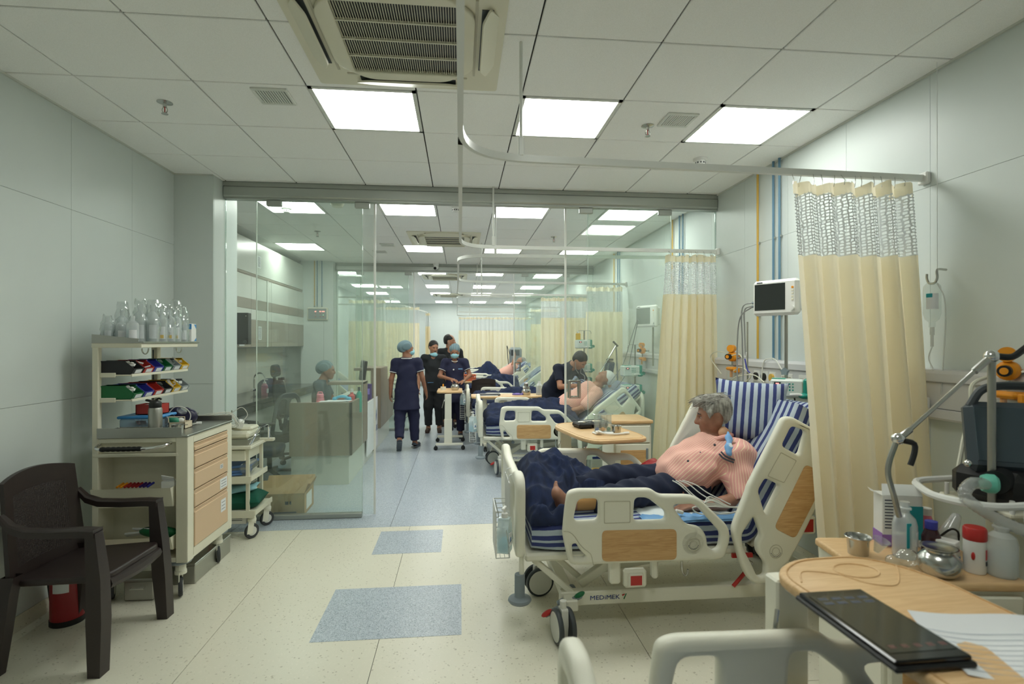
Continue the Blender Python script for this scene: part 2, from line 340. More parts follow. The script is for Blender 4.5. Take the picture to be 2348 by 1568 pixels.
# ---------------------------------------------------------------- implicit bodies
class SDF:
    def __init__(s, lo, hi, h):
        s.h = h; s.lo = np.array(lo, float); s.n = np.ceil((np.array(hi)-s.lo)/h).astype(int)+1
        s.D = np.full(s.n, 9., np.float32); s.L = np.zeros(s.n, np.int8); s.B = np.full(s.n, 9., np.float32)
    def _sl(s, lo, hi, pad):
        a = np.clip(np.floor((np.array(lo)-pad-s.lo)/s.h).astype(int), 0, s.n); b = np.clip(np.ceil((np.array(hi)+pad-s.lo)/s.h).astype(int)+1, 0, s.n)
        sl = tuple(slice(x, y) for x, y in zip(a, b)); ax = [(np.arange(x, y)*s.h+o).astype(np.float32) for x, y, o in zip(a, b, s.lo)]
        return sl, np.meshgrid(*ax, indexing='ij', sparse=True)
    def _put(s, sl, d, k, lab, op):
        D = s.D[sl]
        if D.size == 0: return
        if op == 'u':
            hh = np.maximum(k-np.abs(D-d), 0)/max(k, 1e-6); s.D[sl] = np.minimum(D, d)-hh*hh*k*.25
            m = d < s.B[sl]; s.L[sl][m] = lab; s.B[sl] = np.minimum(s.B[sl], d)
        elif op == 's': hh = np.maximum(k-np.abs(D+d), 0)/max(k, 1e-6); s.D[sl] = np.maximum(D, -d)+hh*hh*k*.25
        elif op == 'paint': m = d < 0; s.L[sl][m] = lab; s.B[sl][m] = -9
    def cone(s, a, b, ra, rb, k=.03, lab=0, op='u', flat=None):
        a = np.array(a, float); b = np.array(b, float); r = max(ra, rb); q = 1.0
        if flat is not None: fd = np.array(flat[0], float); fd /= np.linalg.norm(fd); q = flat[1]
        sl, (x, y, z) = s._sl(np.minimum(a, b)-r*max(1, q), np.maximum(a, b)+r*max(1, q), k+2*s.h)
        d = b-a; L = d@d+1e-12; px, py, pz = x-a[0], y-a[1], z-a[2]
        t = np.clip((px*d[0]+py*d[1]+pz*d[2])/L, 0, 1); rx, ry, rz = px-t*d[0], py-t*d[1], pz-t*d[2]
        dd = rx*rx+ry*ry+rz*rz
        if flat is not None: e = rx*fd[0]+ry*fd[1]+rz*fd[2]; dd = dd+e*e*(1/q**2-1)
        s._put(sl, (np.sqrt(dd)-(ra+(rb-ra)*t))*min(1, q), k, lab, op); return s
    def ell(s, c, r, R=None, k=.02, lab=0, op='u'):
        c = np.array(c, float); r = np.array(r, float); m = r.max(); sl, (x, y, z) = s._sl(c-m, c+m, k+2*s.h)
        px, py, pz = x-c[0], y-c[1], z-c[2]
        if R is not None: R = np.asarray(R); px, py, pz = [R[0, i]*px+R[1, i]*py+R[2, i]*pz for i in range(3)]
        q = np.sqrt((px/r[0])**2+(py/r[1])**2+(pz/r[2])**2); s._put(sl, (q-1)*r.min(), k, lab, op); return s
    def path(s, pts, rs, k=.02, lab=0, op='u', flat=None):
        for i in range(len(pts)-1): s.cone(pts[i], pts[i+1], rs[i], rs[i+1], k, lab, op, flat)
        return s
    def cut(s, p, nrm, near=None, rad=.2):
        """remove what lies on the side of nrm, inside a sphere (near, rad) or everywhere"""
        p = np.array(p, float); nrm = np.array(nrm, float); nrm /= np.linalg.norm(nrm)
        if near is None: sl, (x, y, z) = s._sl(s.lo, s.lo+s.n*s.h, 0)
        else: sl, (x, y, z) = s._sl(np.array(near)-rad, np.array(near)+rad, 0)
        pl = (x-p[0])*nrm[0]+(y-p[1])*nrm[1]+(z-p[2])*nrm[2]
        if near is not None: pl = np.where((x-near[0])**2+(y-near[1])**2+(z-near[2])**2 < rad*rad, pl, -9)
        s.D[sl] = np.maximum(s.D[sl], pl); return s
    def noise(s, fn):
        ax = [(np.arange(k)*s.h+o).astype(np.float32) for k, o in zip(s.n, s.lo)]; x, y, z = np.meshgrid(*ax, indexing='ij', sparse=True); s.D = s.D+fn(x, y, z); return s
    def build(s, name, mats, parent=None, uv=None, smooth_it=1):
        D = s.D; In = D < 0; n = s.n; c = np.zeros(n-1, np.int8)
        offs = [(i, j, k) for i in (0, 1) for j in (0, 1) for k in (0, 1)]
        for o in offs: c += In[o[0]:n[0]-1+o[0], o[1]:n[1]-1+o[1], o[2]:n[2]-1+o[2]]
        cells = np.argwhere((c > 0) & (c < 8)); K = len(cells); idx = np.full(n-1, -1, np.int32); idx[tuple(cells.T)] = np.arange(K)
        acc = np.zeros((K, 3)); cnt = np.zeros(K)
        for a in range(8):
            for b in range(a+1, 8):
                df = np.array(offs[b])-offs[a]
                if np.abs(df).sum() != 1: continue
                pa = cells+offs[a]; pb = cells+offs[b]; da = D[tuple(pa.T)]; db = D[tuple(pb.T)]; m = (da < 0) != (db < 0)
                t = np.where(m, da/(da-db+1e-12), 0); acc += np.where(m[:, None], pa+t[:, None]*df, 0); cnt += m
        v = acc/cnt[:, None]*s.h+s.lo; F = []
        for ax in range(3):
            u, w_ = (ax+1) % 3, (ax+2) % 3; lo = [slice(None)]*3; hi = [slice(None)]*3; lo[ax] = slice(0, n[ax]-1); hi[ax] = slice(1, n[ax])
            A = In[tuple(lo)]; Bq = In[tuple(hi)]; e = np.argwhere(A != Bq); e = e[(e[:, u] > 0) & (e[:, w_] > 0) & (e[:, u] < n[u]-1) & (e[:, w_] < n[w_]-1)]
            if not len(e): continue
            def at(du, dw): q = e.copy(); q[:, u] += du; q[:, w_] += dw; return idx[tuple(q.T)]
            q = np.stack([at(-1, -1), at(0, -1), at(0, 0), at(-1, 0)], 1); ins = A[tuple(e.T)]; q[~ins] = q[~ins][:, ::-1]; F.append(q)
        F = np.concatenate(F); F = F[(F >= 0).all(1)]
        for _ in range(smooth_it):
            sm = np.zeros_like(v); ct = np.zeros(K)
            for i in range(4):
                for j in (1, 3): np.add.at(sm, F[:, i], v[F[:, (i+j) % 4]]); np.add.at(ct, F[:, i], 1)
            v = np.where(ct[:, None] > 0, v*.5+.5*sm/np.maximum(ct, 1)[:, None], v)
        me = bpy.data.meshes.new(name); me.vertices.add(K); me.vertices.foreach_set('co', v.astype(np.float32).ravel()); nf = len(F)
        me.loops.add(nf*4); me.loops.foreach_set('vertex_index', F.astype(np.int32).ravel()); me.polygons.add(nf); me.polygons.foreach_set('loop_start', np.arange(0, nf*4, 4, dtype=np.int32))
        ci = cells[F[:, 0]]; lab = s.L[tuple((ci).T)].astype(np.int32)
        for q in mats: me.materials.append(MATS[q])
        me.polygons.foreach_set('material_index', np.clip(lab, 0, len(mats)-1)); me.update(calc_edges=True)
        if uv is not None:
            l = me.uv_layers.new(name='UVMap'); l.data.foreach_set('uv', uv(v)[F.ravel()].astype(np.float32).ravel())
        me.shade_smooth(); me.validate()
        o = bpy.data.objects.new(name, me); return link(o, parent)
# ================================================================ ROOM
GX, GY = -.2484, 2.4418
def struct(o): o['kind'] = 'structure'; return o
YB, YF, P1, P2 = -1.6, 19.6, 4.95, 9.75
g = G(); g.bx(WLB-.1, WR+.1, YB-.1, YF+.1, -.12, -.004); floor = struct(g.obj('floor', 'dark_gap'))
def slab(name, x0, x1, y0, y1, m, parent, z0=-.004, z1=0): return G().bx(x0+.0015, x1-.0015, y0+.0015, y1-.0015, z0, z1).obj(name, m, parent, smooth=0)
XS = [WL-.02, -1.33, -.43, .95, WR]
for a, b in zip(XS, XS[1:]):
    for y0, y1 in ((YB, 2.35), (2.35, 4.66)): slab('vinyl_sheet', a, b, y0, y1, 'vinyl_beige', floor)
for a, b in zip([WLB, -1.9, -.6, .7, WR][:-1], [-1.9, -.6, .7, WR]):
    for y0, y1 in ((4.66, 7.4), (7.4, 12.0), (12.0, YF)): slab('vinyl_sheet', a, b, y0, y1, 'vinyl_blue', floor)
for x0, x1, y0, y1 in ((-.795, .008, 2.90, 3.51), (-.66, -.143, 4.06, 4.55)): slab('vinyl_patch', x0, x1, y0, y1, 'vinyl_blue', floor, 0, .0012)
# ---- ceiling
g = G(); g.bx(WLB-.1, WR+.1, YB-.1, YF+.1, CEIL+.012, CEIL+.1); ceil = struct(g.obj('ceiling', 'dark_gap'))
lights = {}
for r, y in enumerate((3.042, 5.442, 7.842, .642)):
    for k, x in enumerate((-.8484, .3516, 1.5516)): lights[(x, y)] = (r, k)
del lights[(-.8484, .642)], lights[(1.5516, .642)]; lights[(-2.0484, 5.442)] = (1, -1); lights[(-2.0484-.6, 7.842)] = (2, -1)
tm = {}
def tile(x0, x1, y0, y1):
    k = (round(x1-x0, 3), round(y1-y0, 3))
    if k not in tm: tm[k] = G().box((0, 0, .006), (k[0]-.008, k[1]-.008, .014), None, .003).mesh('ceiling_tile', 'ceiling_tile', 0)
    inst(tm[k], 'ceiling_tile', ceil, ((x0+x1)/2, (y0+y1)/2, CEIL))
xl = [GX+.6*i for i in range(-4, 5)]
far = G()
for j in range(-7, 29):
    y0 = GY+.6*j; y1 = y0+.6; left = WL if y1 < 5.1 else WLB
    if y0 < 4.9 < y1+.05: y1 = min(y1, 4.9)
    xs = [left]+[x for x in xl if left+.05 < x < WR-.05]+[WR]
    for x0, x1 in zip(xs, xs[1:]):
        if any(abs(x0-a) < .02 and abs(y0-b) < .02 for a, b in lights): continue
        if y0 > 9.4: far.box(((x0+x1)/2, (y0+y1)/2, CEIL+.006), (x1-x0-.006, y1-y0-.006, .014))
        else: tile(x0, x1, max(y0, YB), y1)
o = far.obj('ceiling_tiles_beyond', 'ceiling_tile', ceil, smooth=0); o['kind'] = 'stuff'
# ---- LED panels
def led(x, y, label, z=CEIL, s=.6):
    t = thing('ceiling_light', label, 'ceiling light', (x+.3, y+.3, z), 0, 'square LED ceiling panels')
    f = G(); w_ = .022
    for sx, sy, dx, dy in ((0, 1, s-.006, w_), (0, -1, s-.006, w_), (1, 0, w_, s-.006), (-1, 0, w_, s-.006)):
        f.box((sx*(s/2-w_/2-.003), sy*(s/2-w_/2-.003), .002), (dx, dy, .012))
    f.obj('frame', 'white_metal', t, smooth=0); G().box((0, 0, .006), (s-.05, s-.05, .006)).obj('diffuser', 'lamp_panel', t, smooth=0)
rows = ['front row before the glass', 'first row behind the glass', 'second row behind the glass', 'third row behind the glass', 'fourth row behind the glass', 'fifth row behind the glass', 'last row near the far wall', 'row above the camera']
cols = {-1: 'leftmost', 0: 'left', 1: 'middle', 2: 'right'}
for (x, y), (r, k) in lights.items(): led(x, y, 'bright square LED panel, %s of the %s' % (cols[k], rows[r if r < 3 else 7]))
for r, y in enumerate((10.6, 13.2, 15.25, 18.3)):
    for k, x in enumerate((-2.65, -.87, .3, 1.52)): led(x, y, 'bright square LED panel, %s of the %s' % (cols[k-1], rows[3+r]), CEIL-.014)
# ---- walls with steel panels
def wallx(name, x, y0, y1, sgn, seams, hs=(.1, 1.235, 2.402, 3.0), thick=.12):
    """wall in the plane X = x whose visible face looks to sgn; panels proud of a dark joint"""
    o = struct(G().bx(x-sgn*.012, x-sgn*thick, y0, y1, 0, CEIL).obj(name, 'wall_gap', smooth=0))
    for a, b in zip(seams, seams[1:]):
        for z0, z1 in zip(hs, hs[1:]): G().bx(x, x-sgn*.013, a+.001, b-.001, z0+.001, z1-.001).obj('wall_panel', 'wall_panel', o, smooth=0)
    return o
sr = [YB]+[2.578+.613*i for i in range(-5, 4)]+[5.03]
wr = wallx('wall_right', WR, YB, YF, -1, sr+[5.03+1.2*i for i in range(1, 12)]+[YF])
wl = wallx('wall_left', WL, YB, 4.72, 1, [YB]+[3.536+.613*i for i in range(-6, 2)]+[4.72])
def wally(name, y, x0, x1, sgn, seams, hs=(.1, 1.235, 2.402, 3.0), thick=.12):
    o = struct(G().bx(x0, x1, y-sgn*.012, y-sgn*thick, 0, CEIL).obj(name, 'wall_gap', smooth=0))
    for a, b in zip(seams, seams[1:]):
        for z0, z1 in zip(hs, hs[1:]): G().bx(a+.001, b-.001, y, y-sgn*.013, z0+.001, z1-.001).obj('wall_panel', 'wall_panel', o, smooth=0)
    return o
# left pier: face toward camera and side toward the aisle
o = struct(G().bx(WL-.1, -2.087, 4.733, 5.2, 0, CEIL).obj('wall_left_pier', 'wall_gap', smooth=0))
for z0, z1 in ((.1, 1.235), (1.235, CEIL)): G().bx(WL, -2.076, 4.72, 4.734, z0+.001, z1-.001).obj('wall_panel', 'wall_panel', o, smooth=0)
G().bx(-2.088, -2.075, 4.735, 5.2, .0, CEIL).obj('wall_panel', 'wall_panel', o, smooth=0)
o = wally('wall_left_return', 5.2, WLB, -2.09, 1, [WLB, -2.09]); wallx('wall_left_back', WLB, 5.1, YF, 1, [5.1+1.0*i for i in range(0, 15)]+[YF])
wally('wall_far', YF, WLB, WR, -1, [WLB, -1.8, -.6, .6, 1.8, WR]); wally('wall_back', YB, WL, WR, 1, [WL, -1.2, 0, 1.2, WR])
o = struct(G().bx(WLB, -2.2, 9.72, 9.9, 0, CEIL).obj('wall_nurse_end', 'wall_panel', smooth=0))
o = struct(G().bx(-2.743, -2.2, 9.52, 9.72, 0, CEIL).obj('wall_alarm_pier', 'wall_panel', smooth=0))
G().bx(-2.36, -2.355, 9.516, 9.522, 0, 1.95).obj('panel_joint', 'wall_gap', o, smooth=0)
# coved skirting
def cove(name, pts, nrm):
    prof = [(0, .1), (.004, .1), (.006, .05), (.016, .022), (.05, .003), (.05, 0), (0, 0)]; g = G(); (x0, y0), (x1, y1) = pts
    P = np.array([[(x+nrm[0]*d, y+nrm[1]*d, z) for d, z in prof] for x, y in pts]); g.grid(P); return struct(g.obj(name, 'vinyl_beige' if y0 < 4.7 else 'vinyl_blue'))
cove('baseboard_left', ((WL, YB), (WL, 4.72)), (1, 0)); cove('baseboard_right', ((WR, YB), (WR, 4.9)), (-1, 0)); cove('baseboard_pier', ((WL, 4.72), (-2.076, 4.72)), (0, -1)); cove('baseboard_right_back', ((WR, 5.0), (WR, YF)), (-1, 0))
# shadow trims at the ceiling line
for i, (x0, x1, y0, y1) in enumerate(((WL, WL+.012, YB, 4.72), (WR-.012, WR, YB, YF), (WL, -2.076, 4.708, 4.72))):
    struct(G().bx(x0, x1, y0, y1, 2.988, 3.0).obj('trim_%d' % (i+1), 'ceiling_grid', smooth=0))
# ---- glass partitions
def partition(name, y, x0, x1, l_fix, l_leaf, r_leaf, r_fix, label):
    o = struct(G().bx(x0, x1, y-.05, y+.05, 2.96, 2.999).obj(name, 'alu', smooth=0)); tag(o, label)
    h = G(); h.bx(x0, x1, y-.065, y+.045, 2.865, 2.96, .012); h.bx(x0, x1, y-.045, y+.03, 2.85, 2.868); h.obj('header_rail', 'alu', o)
    def pane(a, b, yy, nm='pane'):
        p = G().bx(a, b, yy-.005, yy+.005, .03, 2.85).obj(nm, 'glass', o, smooth=0); e = G()
        for xx in (a, b): e.bx(xx-.002, xx+.002, yy-.0055, yy+.0055, .03, 2.85)
        e.obj('pane_edge', 'glass_edge', p, smooth=0); return p
    pane(x0+.005, l_fix, y); pane(r_fix, x1-.005, y)
    cl = G().box((0, 0, 0), (.13, .04, .055), None, .006).mesh('clamp', 'alu')
    for cx in (x0+.42, l_fix-.0, r_fix-.02, r_fix+.75): inst(cl, 'clamp', o, (cx, y-.005, 2.825))
    for a, b in ((x0, l_fix), (r_fix, x1)): G().bx(a, b, y-.028, y+.028, .0, .045, .006).obj('bottom_rail', 'alu', o)
    return o
def leaf(name, a, b, yy, hx, label):
    p = struct(G().bx(a, b, yy-.006, yy+.006, .012, 2.86).obj(name, 'glass', smooth=0)); tag(p, label); e = G()
    for xx in (a, b): w9 = .009 if xx == (b if a < 0 else a) else .003; e.bx(xx-w9, xx+w9, yy-.0075, yy+.0075, .012, 2.86)
    e.obj('leaf_edge', 'white_metal', p, smooth=0)
    if hx is not None:
        for s_ in (-1, 1):
            h = G(); 
            for q in (-.048, .048): h.box((hx+q, yy+s_*.03, 1.14), (.018, .022, .17), None, .003)
            for q in (-.076, .076): h.box((hx, yy+s_*.03, 1.14+q), (.078, .022, .018), None, .003)
            for q in (-.05, .05): h.cyl((hx, yy, 1.14+q*1.5), (hx, yy+s_*.025, 1.14+q*1.5), .008, n=8)
            h.obj('door_handle', 'steel', p)
partition('wall_glass_front', P1, -2.074, WR, -.885, -.78, .99, 1.2, 'clear glass partition wall with aluminium header across the ward')
leaf('door_1', -1.82, -.78, P1+.035, None, 'open sliding glass door leaf behind the left pane'); leaf('door_2', .992, 2.03, P1+.035, 1.075, 'open sliding glass door leaf with square metal handle')
partition('wall_glass_rear', P2, -2.2, WR, -.93, -.83, .985, 1.2, 'second clear glass partition further down the ward')
leaf('door_3', -1.86, -.835, P2+.035, None, 'open sliding glass door leaf of the rear partition, left side'); leaf('door_4', .985, 2.0, P2+.035, 1.05, 'open sliding glass door leaf of the rear partition, right side')
# ---- cassette air conditioners
def ac(cx, cy, label, big=True):
    t = thing('cassette_air_conditioner', label, 'air conditioner', (cx, cy, CEIL), 0, 'ceiling cassette air conditioners')
    a = .475; oc = rpoly([(-a, -a), (a, -a), (a, a), (-a, a)], .02, 3); P = G(); P.prism(oc, -.014, ax=('x', 'y')); P.obj('backing_panel', 'cart_cream', t)
    # raised centre panel with a rounded-octagon outline
    b = .36; c = .20; out = rpoly([(-c, -b), (c, -b), (b-.02, -c-.03), (b-.02, c+.03), (c, b), (-c, b), (-b+.02, c+.03), (-b+.02, -c-.03)], .06, 4)
    hole = rpoly([(-.262, -.285), (.262, -.285), (.262, .285), (-.262, .285)], .015, 3)
    p = panel('centre_panel', out, [hole], .022, .006, 'cart_cream', t, 'xy'); p.location = (0, 0, -.026)
    ring = G()
    for k in range(4):
        R = rotm(0, 0, k*PI/2); ring.T = (R, np.zeros(3)); ring.box((0, -.345, -.015), (.62, .012, .006)); 
    ring.T = None; ring.obj('panel_joint', 'cream_dark', t)
    G().bx(-.262, .262, -.285, .285, -.0155, -.0145).obj('filter', 'black', t, smooth=0)
    gr = G(); nb = 48 if big else 30
    for i in range(nb): x = -.258+.516*i/(nb-1); gr.bx(x-.0013, x+.0013, -.285, .285, -.026, -.019)
    for i in range(1, 4): y = -.285+.57*i/4; gr.bx(-.262, .262, y-.004, y+.004, -.030, -.019)
    gr.obj('intake_grille', 'cart_cream', t, smooth=0)
    fl = [(-.28, .0), (-.2, -.045), (-.1, -.062), (0, -.066), (.1, -.062), (.2, -.045), (.28, .0), (.2, .034), (-.2, .034)]
    for k in range(4):
        R = rotm(0, 0, k*PI/2); d = G(); d.T = (R, np.zeros(3)); d.box((0, -.392, -.0155), (.50, .05, .004)); d.obj('air_slot', 'dark_grey', t)
        l = G(); l.T = (R@rotm(-.5 if k % 2 else -.28, 0, 0), R@V3(0, -.4, -.026)); l.prism(rpoly(fl, .02, 3), -.010, ax=('x', 'y')); l.obj('louvre', 'cart_cream', t)
    return t
ac(-.275, 2.5, 'large cream ceiling cassette air conditioner nearest the camera'); ac(-.21, 7.33, 'cream cassette air conditioner behind the first glass partition', False); ac(-.33, 11.5, 'cassette air conditioner just beyond the rear glass partition', False); ac(-.33, 15.9, 'small distant cassette air conditioner near the far wall', False)
# ---- ceiling fittings
def vent(x, y, label):
    t = thing('ceiling_vent', label, 'vent', (x, y, CEIL), 0, 'small white ceiling vents'); f = G()
    for a, b, c_, d in ((-.1, .1, -.1, -.078), (-.1, .1, .078, .1), (-.1, -.08, -.078, .078), (.08, .1, -.078, .078)): f.bx(a, b, c_, d, -.012, 0, .003)
    f.obj('frame', 'white_metal', t); G().bx(-.08, .08, -.078, .078, -.003, -.001).obj('backing', 'grey_bin', t)
    me = G().box((0, 0, 0), (.009, .152, .004), rotm(0, .3, 0)).mesh('slat', 'white_metal', 0)
    for i in range(11): inst(me, 'slat', t, (-.07+.014*i, 0, -.008))
vent(-1.065, 3.18, 'small white slatted ceiling vent left of the air conditioner'); vent(1.375, 3.27, 'small white slatted ceiling vent between the two right LED panels')
vent(-1.05, 7.85, 'tiny white ceiling vent behind the left glass pane'); vent(-1.25, 8.45, 'tiny white ceiling vent farther back behind the left glass pane')
def sprinkler(x, y, label):
    t = thing('fire_sprinkler', label, 'sprinkler', (x, y, CEIL), 0, 'ceiling fire sprinklers')
    G().lathe([(.001, 0), (.042, 0), (.042, -.004), (.012, -.012), (.01, -.03), (.0, -.03)], 18).obj('escutcheon', 'steel', t)
    f = G()
    for s_ in (-1, 1): f.tube(bez([(s_*.008, 0, -.03), (s_*.015, 0, -.045), (s_*.01, 0, -.06), (0, 0, -.066)], 9), .0025, 6)
    f.obj('frame', 'steel', t); G().cyl((0, 0, -.03), (0, 0, -.06), .003, n=8).obj('bulb', 'red', t); G().lathe([(.001, -.066), (.018, -.068), (.018, -.071), (.001, -.071)], 14).obj('deflector', 'steel', t)
sprinkler(-1.736, 3.327, 'chrome ceiling fire sprinkler on the left near the wall'); sprinkler(1.219, 3.383, 'chrome ceiling fire sprinkler beside the right vent'); sprinkler(-1.81, 6.99, 'ceiling fire sprinkler seen through the left glass pane'); sprinkler(1.248, 7.06, 'ceiling fire sprinkler behind the partition on the right')
def smoke(x, y, label):
    t = thing('smoke_detector', label, 'smoke detector', (x, y, CEIL), 0, 'round smoke detectors')
    G().lathe([(.001, 0), (.055, 0), (.055, -.012), (.045, -.02)], 22).obj('base', 'white', t); G().lathe([(.036, -.018), (.036, -.045), (.03, -.052), (.001, -.053)], 20).obj('sensor_head', 'white', t)
    s_ = G()
    for k in range(10): a = k*PI/5; s_.box((.0365*math.cos(a), .0365*math.sin(a), -.036), (.003, .009, .012), rotm(0, 0, a))
    s_.obj('sensor_slots', 'dark_grey', t)
smoke(1.842, 3.95, 'round white smoke detector above the curtain track'); smoke(-1.818, 5.8, 'round white smoke detector behind the left glass pane'); smoke(-.05, 5.6, 'round white smoke detector just behind the partition opening')
t = thing('ceiling_speaker', 'beige drum-shaped ceiling fitting behind the left glass', 'ceiling fitting', (-1.2, 5.36, CEIL)); G().lathe([(.001, 0), (.07, 0), (.066, -.06), (.05, -.09), (.001, -.095)], 20).obj('dome', 'cart_cream', t); G().lathe([(.072, -.002), (.09, -.002), (.09, -.008), (.072, -.01)], 20).obj('rim', 'white', t)
t = thing('security_camera', 'small white dome security camera on the rear partition header', 'security camera', (-.43, 9.6, 2.93)); G().lathe([(.001, .07), (.05, .07), (.05, .03), (.03, .01)], 16).obj('mount', 'white', t); G().ell((0, -.01, 0), (.045, .045, .045)).obj('eyeball', 'white', t); G().cyl((-.015, -.04, -.02), (-.02, -.055, -.028), .024).obj('lens', 'black_gloss', t)
# ---- curtain tracks
def track(label, pts, hang, wallend=None, z=2.45):
    t = thing('curtain_track', label, 'curtain track', (0, 0, 0), 0, 'white ceiling curtain tracks'); P = []
    P = rpoly([(p[0], p[1]) for p in pts], .28, 9); 
    # do not round the open ends
    i0 = int(np.argmin([np.hypot(p[0]-pts[0][0], p[1]-pts[0][1]) for p in P])); 
    Q = [np.array(pts[0], float)]
    for a, b, c_ in zip(pts, pts[1:], pts[2:]):
        a, b, c_ = map(lambda q: np.array(q, float), (a, b, c_)); u = (a-b)/np.linalg.norm(a-b); v_ = (c_-b)/np.linalg.norm(c_-b); r = .33
        for k in range(11): s_ = k/10; Q.append((1-s_)**2*(b+u*r)+2*s_*(1-s_)*b+s_*s_*(b+v_*r))
    Q.append(np.array(pts[-1], float)); Q = np.array(Q); d = np.gradient(Q, axis=0); d /= np.linalg.norm(d, axis=1)[:, None]; nn = np.stack([-d[:, 1], d[:, 0]], 1)
    prof = [(-.011, -.016), (.011, -.016), (.011, .016), (-.011, .016)]; g = G()
    g.grid(np.array([[(*(Q[i]+nn[i]*a), z+b) for i in range(len(Q))] for a, b in prof]), closed=True); g.obj('rail', 'white_metal', t)
    for x, y in hang:
        h = G(); h.cyl((x, y, z+.015), (x, y, CEIL), .008, n=8); h.box((x, y, z+.055), (.026, .026, .09), None, .004); h.obj('hanger_rod', 'white_metal', t)
    if wallend: 
        x, y = wallend; b = G(); b.box((x, y, z), (.028, .06, .062), None, .006); b.cyl((x-.016, y, z), (x-.012, y, z), .006, n=8); b.obj('wall_bracket', 'white', t)
    return t
track('white curtain track curving over the nearest bed bay to the right wall', [(0, -1.5), (0, 2.49), (WR-.03, 2.6)], [(.285, 2.5), (0, .4)], (WR-.014, 2.6))
track('white curtain track over the striped-pillow bed ending before the glass', [(0, 2.31), (0, 4.84), (WR-.03, 4.885)], [(.298, 4.84)], (WR-.014, 4.885))
track('white U-shaped curtain track just behind the glass partition', [(WR-.03, 5.25), (-.02, 5.34), (-.03, 7.6), (WR-.03, 7.72)], [(.3, 7.6), (.35, 5.33)], (WR-.014, 7.72))
track('white curtain track over the third bay before the rear partition', [(-.03, 7.4), (-.06, 9.58), (WR-.03, 9.62)], [(.3, 9.57)], (WR-.014, 9.62))
track('white curtain track in the first bay beyond the rear partition', [(WR-.03, 10.0), (-.06, 10.03), (-.07, 12.9), (WR-.03, 12.95)], [(.3, 12.9), (.4, 10.03)])
track('white curtain track in the second bay beyond the rear partition', [(-.07, 12.7), (-.09, 15.2), (WR-.03, 15.25)], [(.3, 15.2)])
track('white curtain track in the farthest right bay', [(-.09, 15.0), (-.1, 17.2), (WR-.03, 17.2)], [(.3, 17.2)])
track('white curtain track behind the seated nurse', [(WLB+.03, 10.4), (-1.5, 10.45), (-1.4, 10.6)], [(-1.9, 10.44)])
track('white curved curtain track in the far left bays', [(WLB+.03, 12.4), (-1.35, 12.45), (-.95, 15.3), (-1.0, 18.0)], [(-1.6, 12.45)])
# ---- curtains
def curtain(label, x0, x1, y, nf, amp=.05, zt=2.395, zb=.22, flare=(.0, .0), lean=0, seed=0, dirv=(1, 0), pinch=0, net=.36):
    rr = np.random.default_rng(seed); t = thing('privacy_curtain', label, 'curtain', ((x0+x1)/2, y, zb), 0, 'cream privacy curtains'); nu = nf*12; Lw = x1-x0
    u = np.linspace(0, 1, nu); ph = rr.uniform(-.7, .7, nf+2); am = rr.uniform(.35, 1.4, nf+2); fi = u*nf
    def row(z):
        f = (zt-z)/(zt-zb); a = np.interp(fi, np.arange(nf+2), am)*amp*(.75+.45*f); p = np.interp(fi, np.arange(nf+2), ph)*(1+.8*f)
        xx = x0-flare[0]*f+(Lw+(flare[0]+flare[1])*f)*u+.35*a*np.sin(4*PI*fi*.5+p*2+1)
        yy = (np.sin(2*PI*fi+p)+.38*np.sin(4*PI*fi+p*1.7+seed))*a+np.sin(2*PI*fi*.47+seed)*a*.5*f-lean*f*f
        X = (xx-(x0+x1)/2)*dirv[0]-yy*dirv[1]; Y_ = (xx-(x0+x1)/2)*dirv[1]+yy*dirv[0]
        return np.stack([X, Y_, np.full(nu, z-zb)], 1)
    def strip(nm, za, zb_, k, m):
        zz = np.linspace(za, zb_, k); P = np.array([row(z) for z in zz]); P2 = np.tile(u*Lw*1.9, (k, 1)); UV = np.stack([P2, np.tile(zz[:, None], (1, nu))], 2); G().grid(P, UV).obj(nm, m, t, smooth=180, recalc=False)
    strip('cloth', zt-net, zb, 22, 'curtain'); strip('net_panel', zt-.055, zt-net, 8, 'curtain_net')
    zz = np.array([zt+.003, zt-.02, zt-.058]); P = np.array([row(z) for z in zz]); P[:, :, 1] += .004; P[0, :, 2] += .012*np.sin(u*nf*5)*np.sign(np.sin(u*nf*2.3)); G().grid(P).obj('heading_band', 'curtain', t, smooth=180, recalc=False)
    hk = G(); tp = row(zt)
    for i in range(0, nu, 6): hk.tube([tp[i]+V3(0, 0, -.012), tp[i]+V3(.004, 0, .012), tp[i]*V3(1, .2, 1)+V3(0, 0, .045)], .0018, 5)
    hk.obj('hooks', 'steel', t)
    return t
curtain('large cream curtain with white net top, nearest the camera', 1.68, 2.33, 2.56, 6, .068, zb=.12, flare=(-.17, .16), seed=3, net=.37)
curtain('cream curtain bunched at the right wall just in front of the glass partition', 1.93, 2.40, 4.84, 7, .055, zb=.12, flare=(.14, .04), seed=5)
curtain('cream curtain hanging in the second bay, seen through the right glass', 1.84, 2.38, 7.68, 5, .05, flare=(.06, 0), seed=8)
curtain('cream curtain beside the rear partition, behind the leaning doctor', 1.45, 2.36, 9.6, 8, .05, seed=9)
curtain('wide drawn cream curtain closing the far right bays', -.05, 2.36, 17.2, 18, .05, seed=11, net=.42); curtain('cream curtain at the right wall beyond the rear partition', 1.7, 2.38, 12.93, 6, .05, seed=12)
curtain('cream curtain at the left behind the seated nurse', -2.15, -1.45, 10.45, 6, .05, seed=13, net=.4)
curtain('wide cream curtain drawn across the far left bay', -1.95, -.95, 12.45, 14, .04, seed=14, net=.36); curtain('narrow cream curtain at the far end of the left bays', -.97, -.1-.75, 15.0, 4, .05, seed=15)
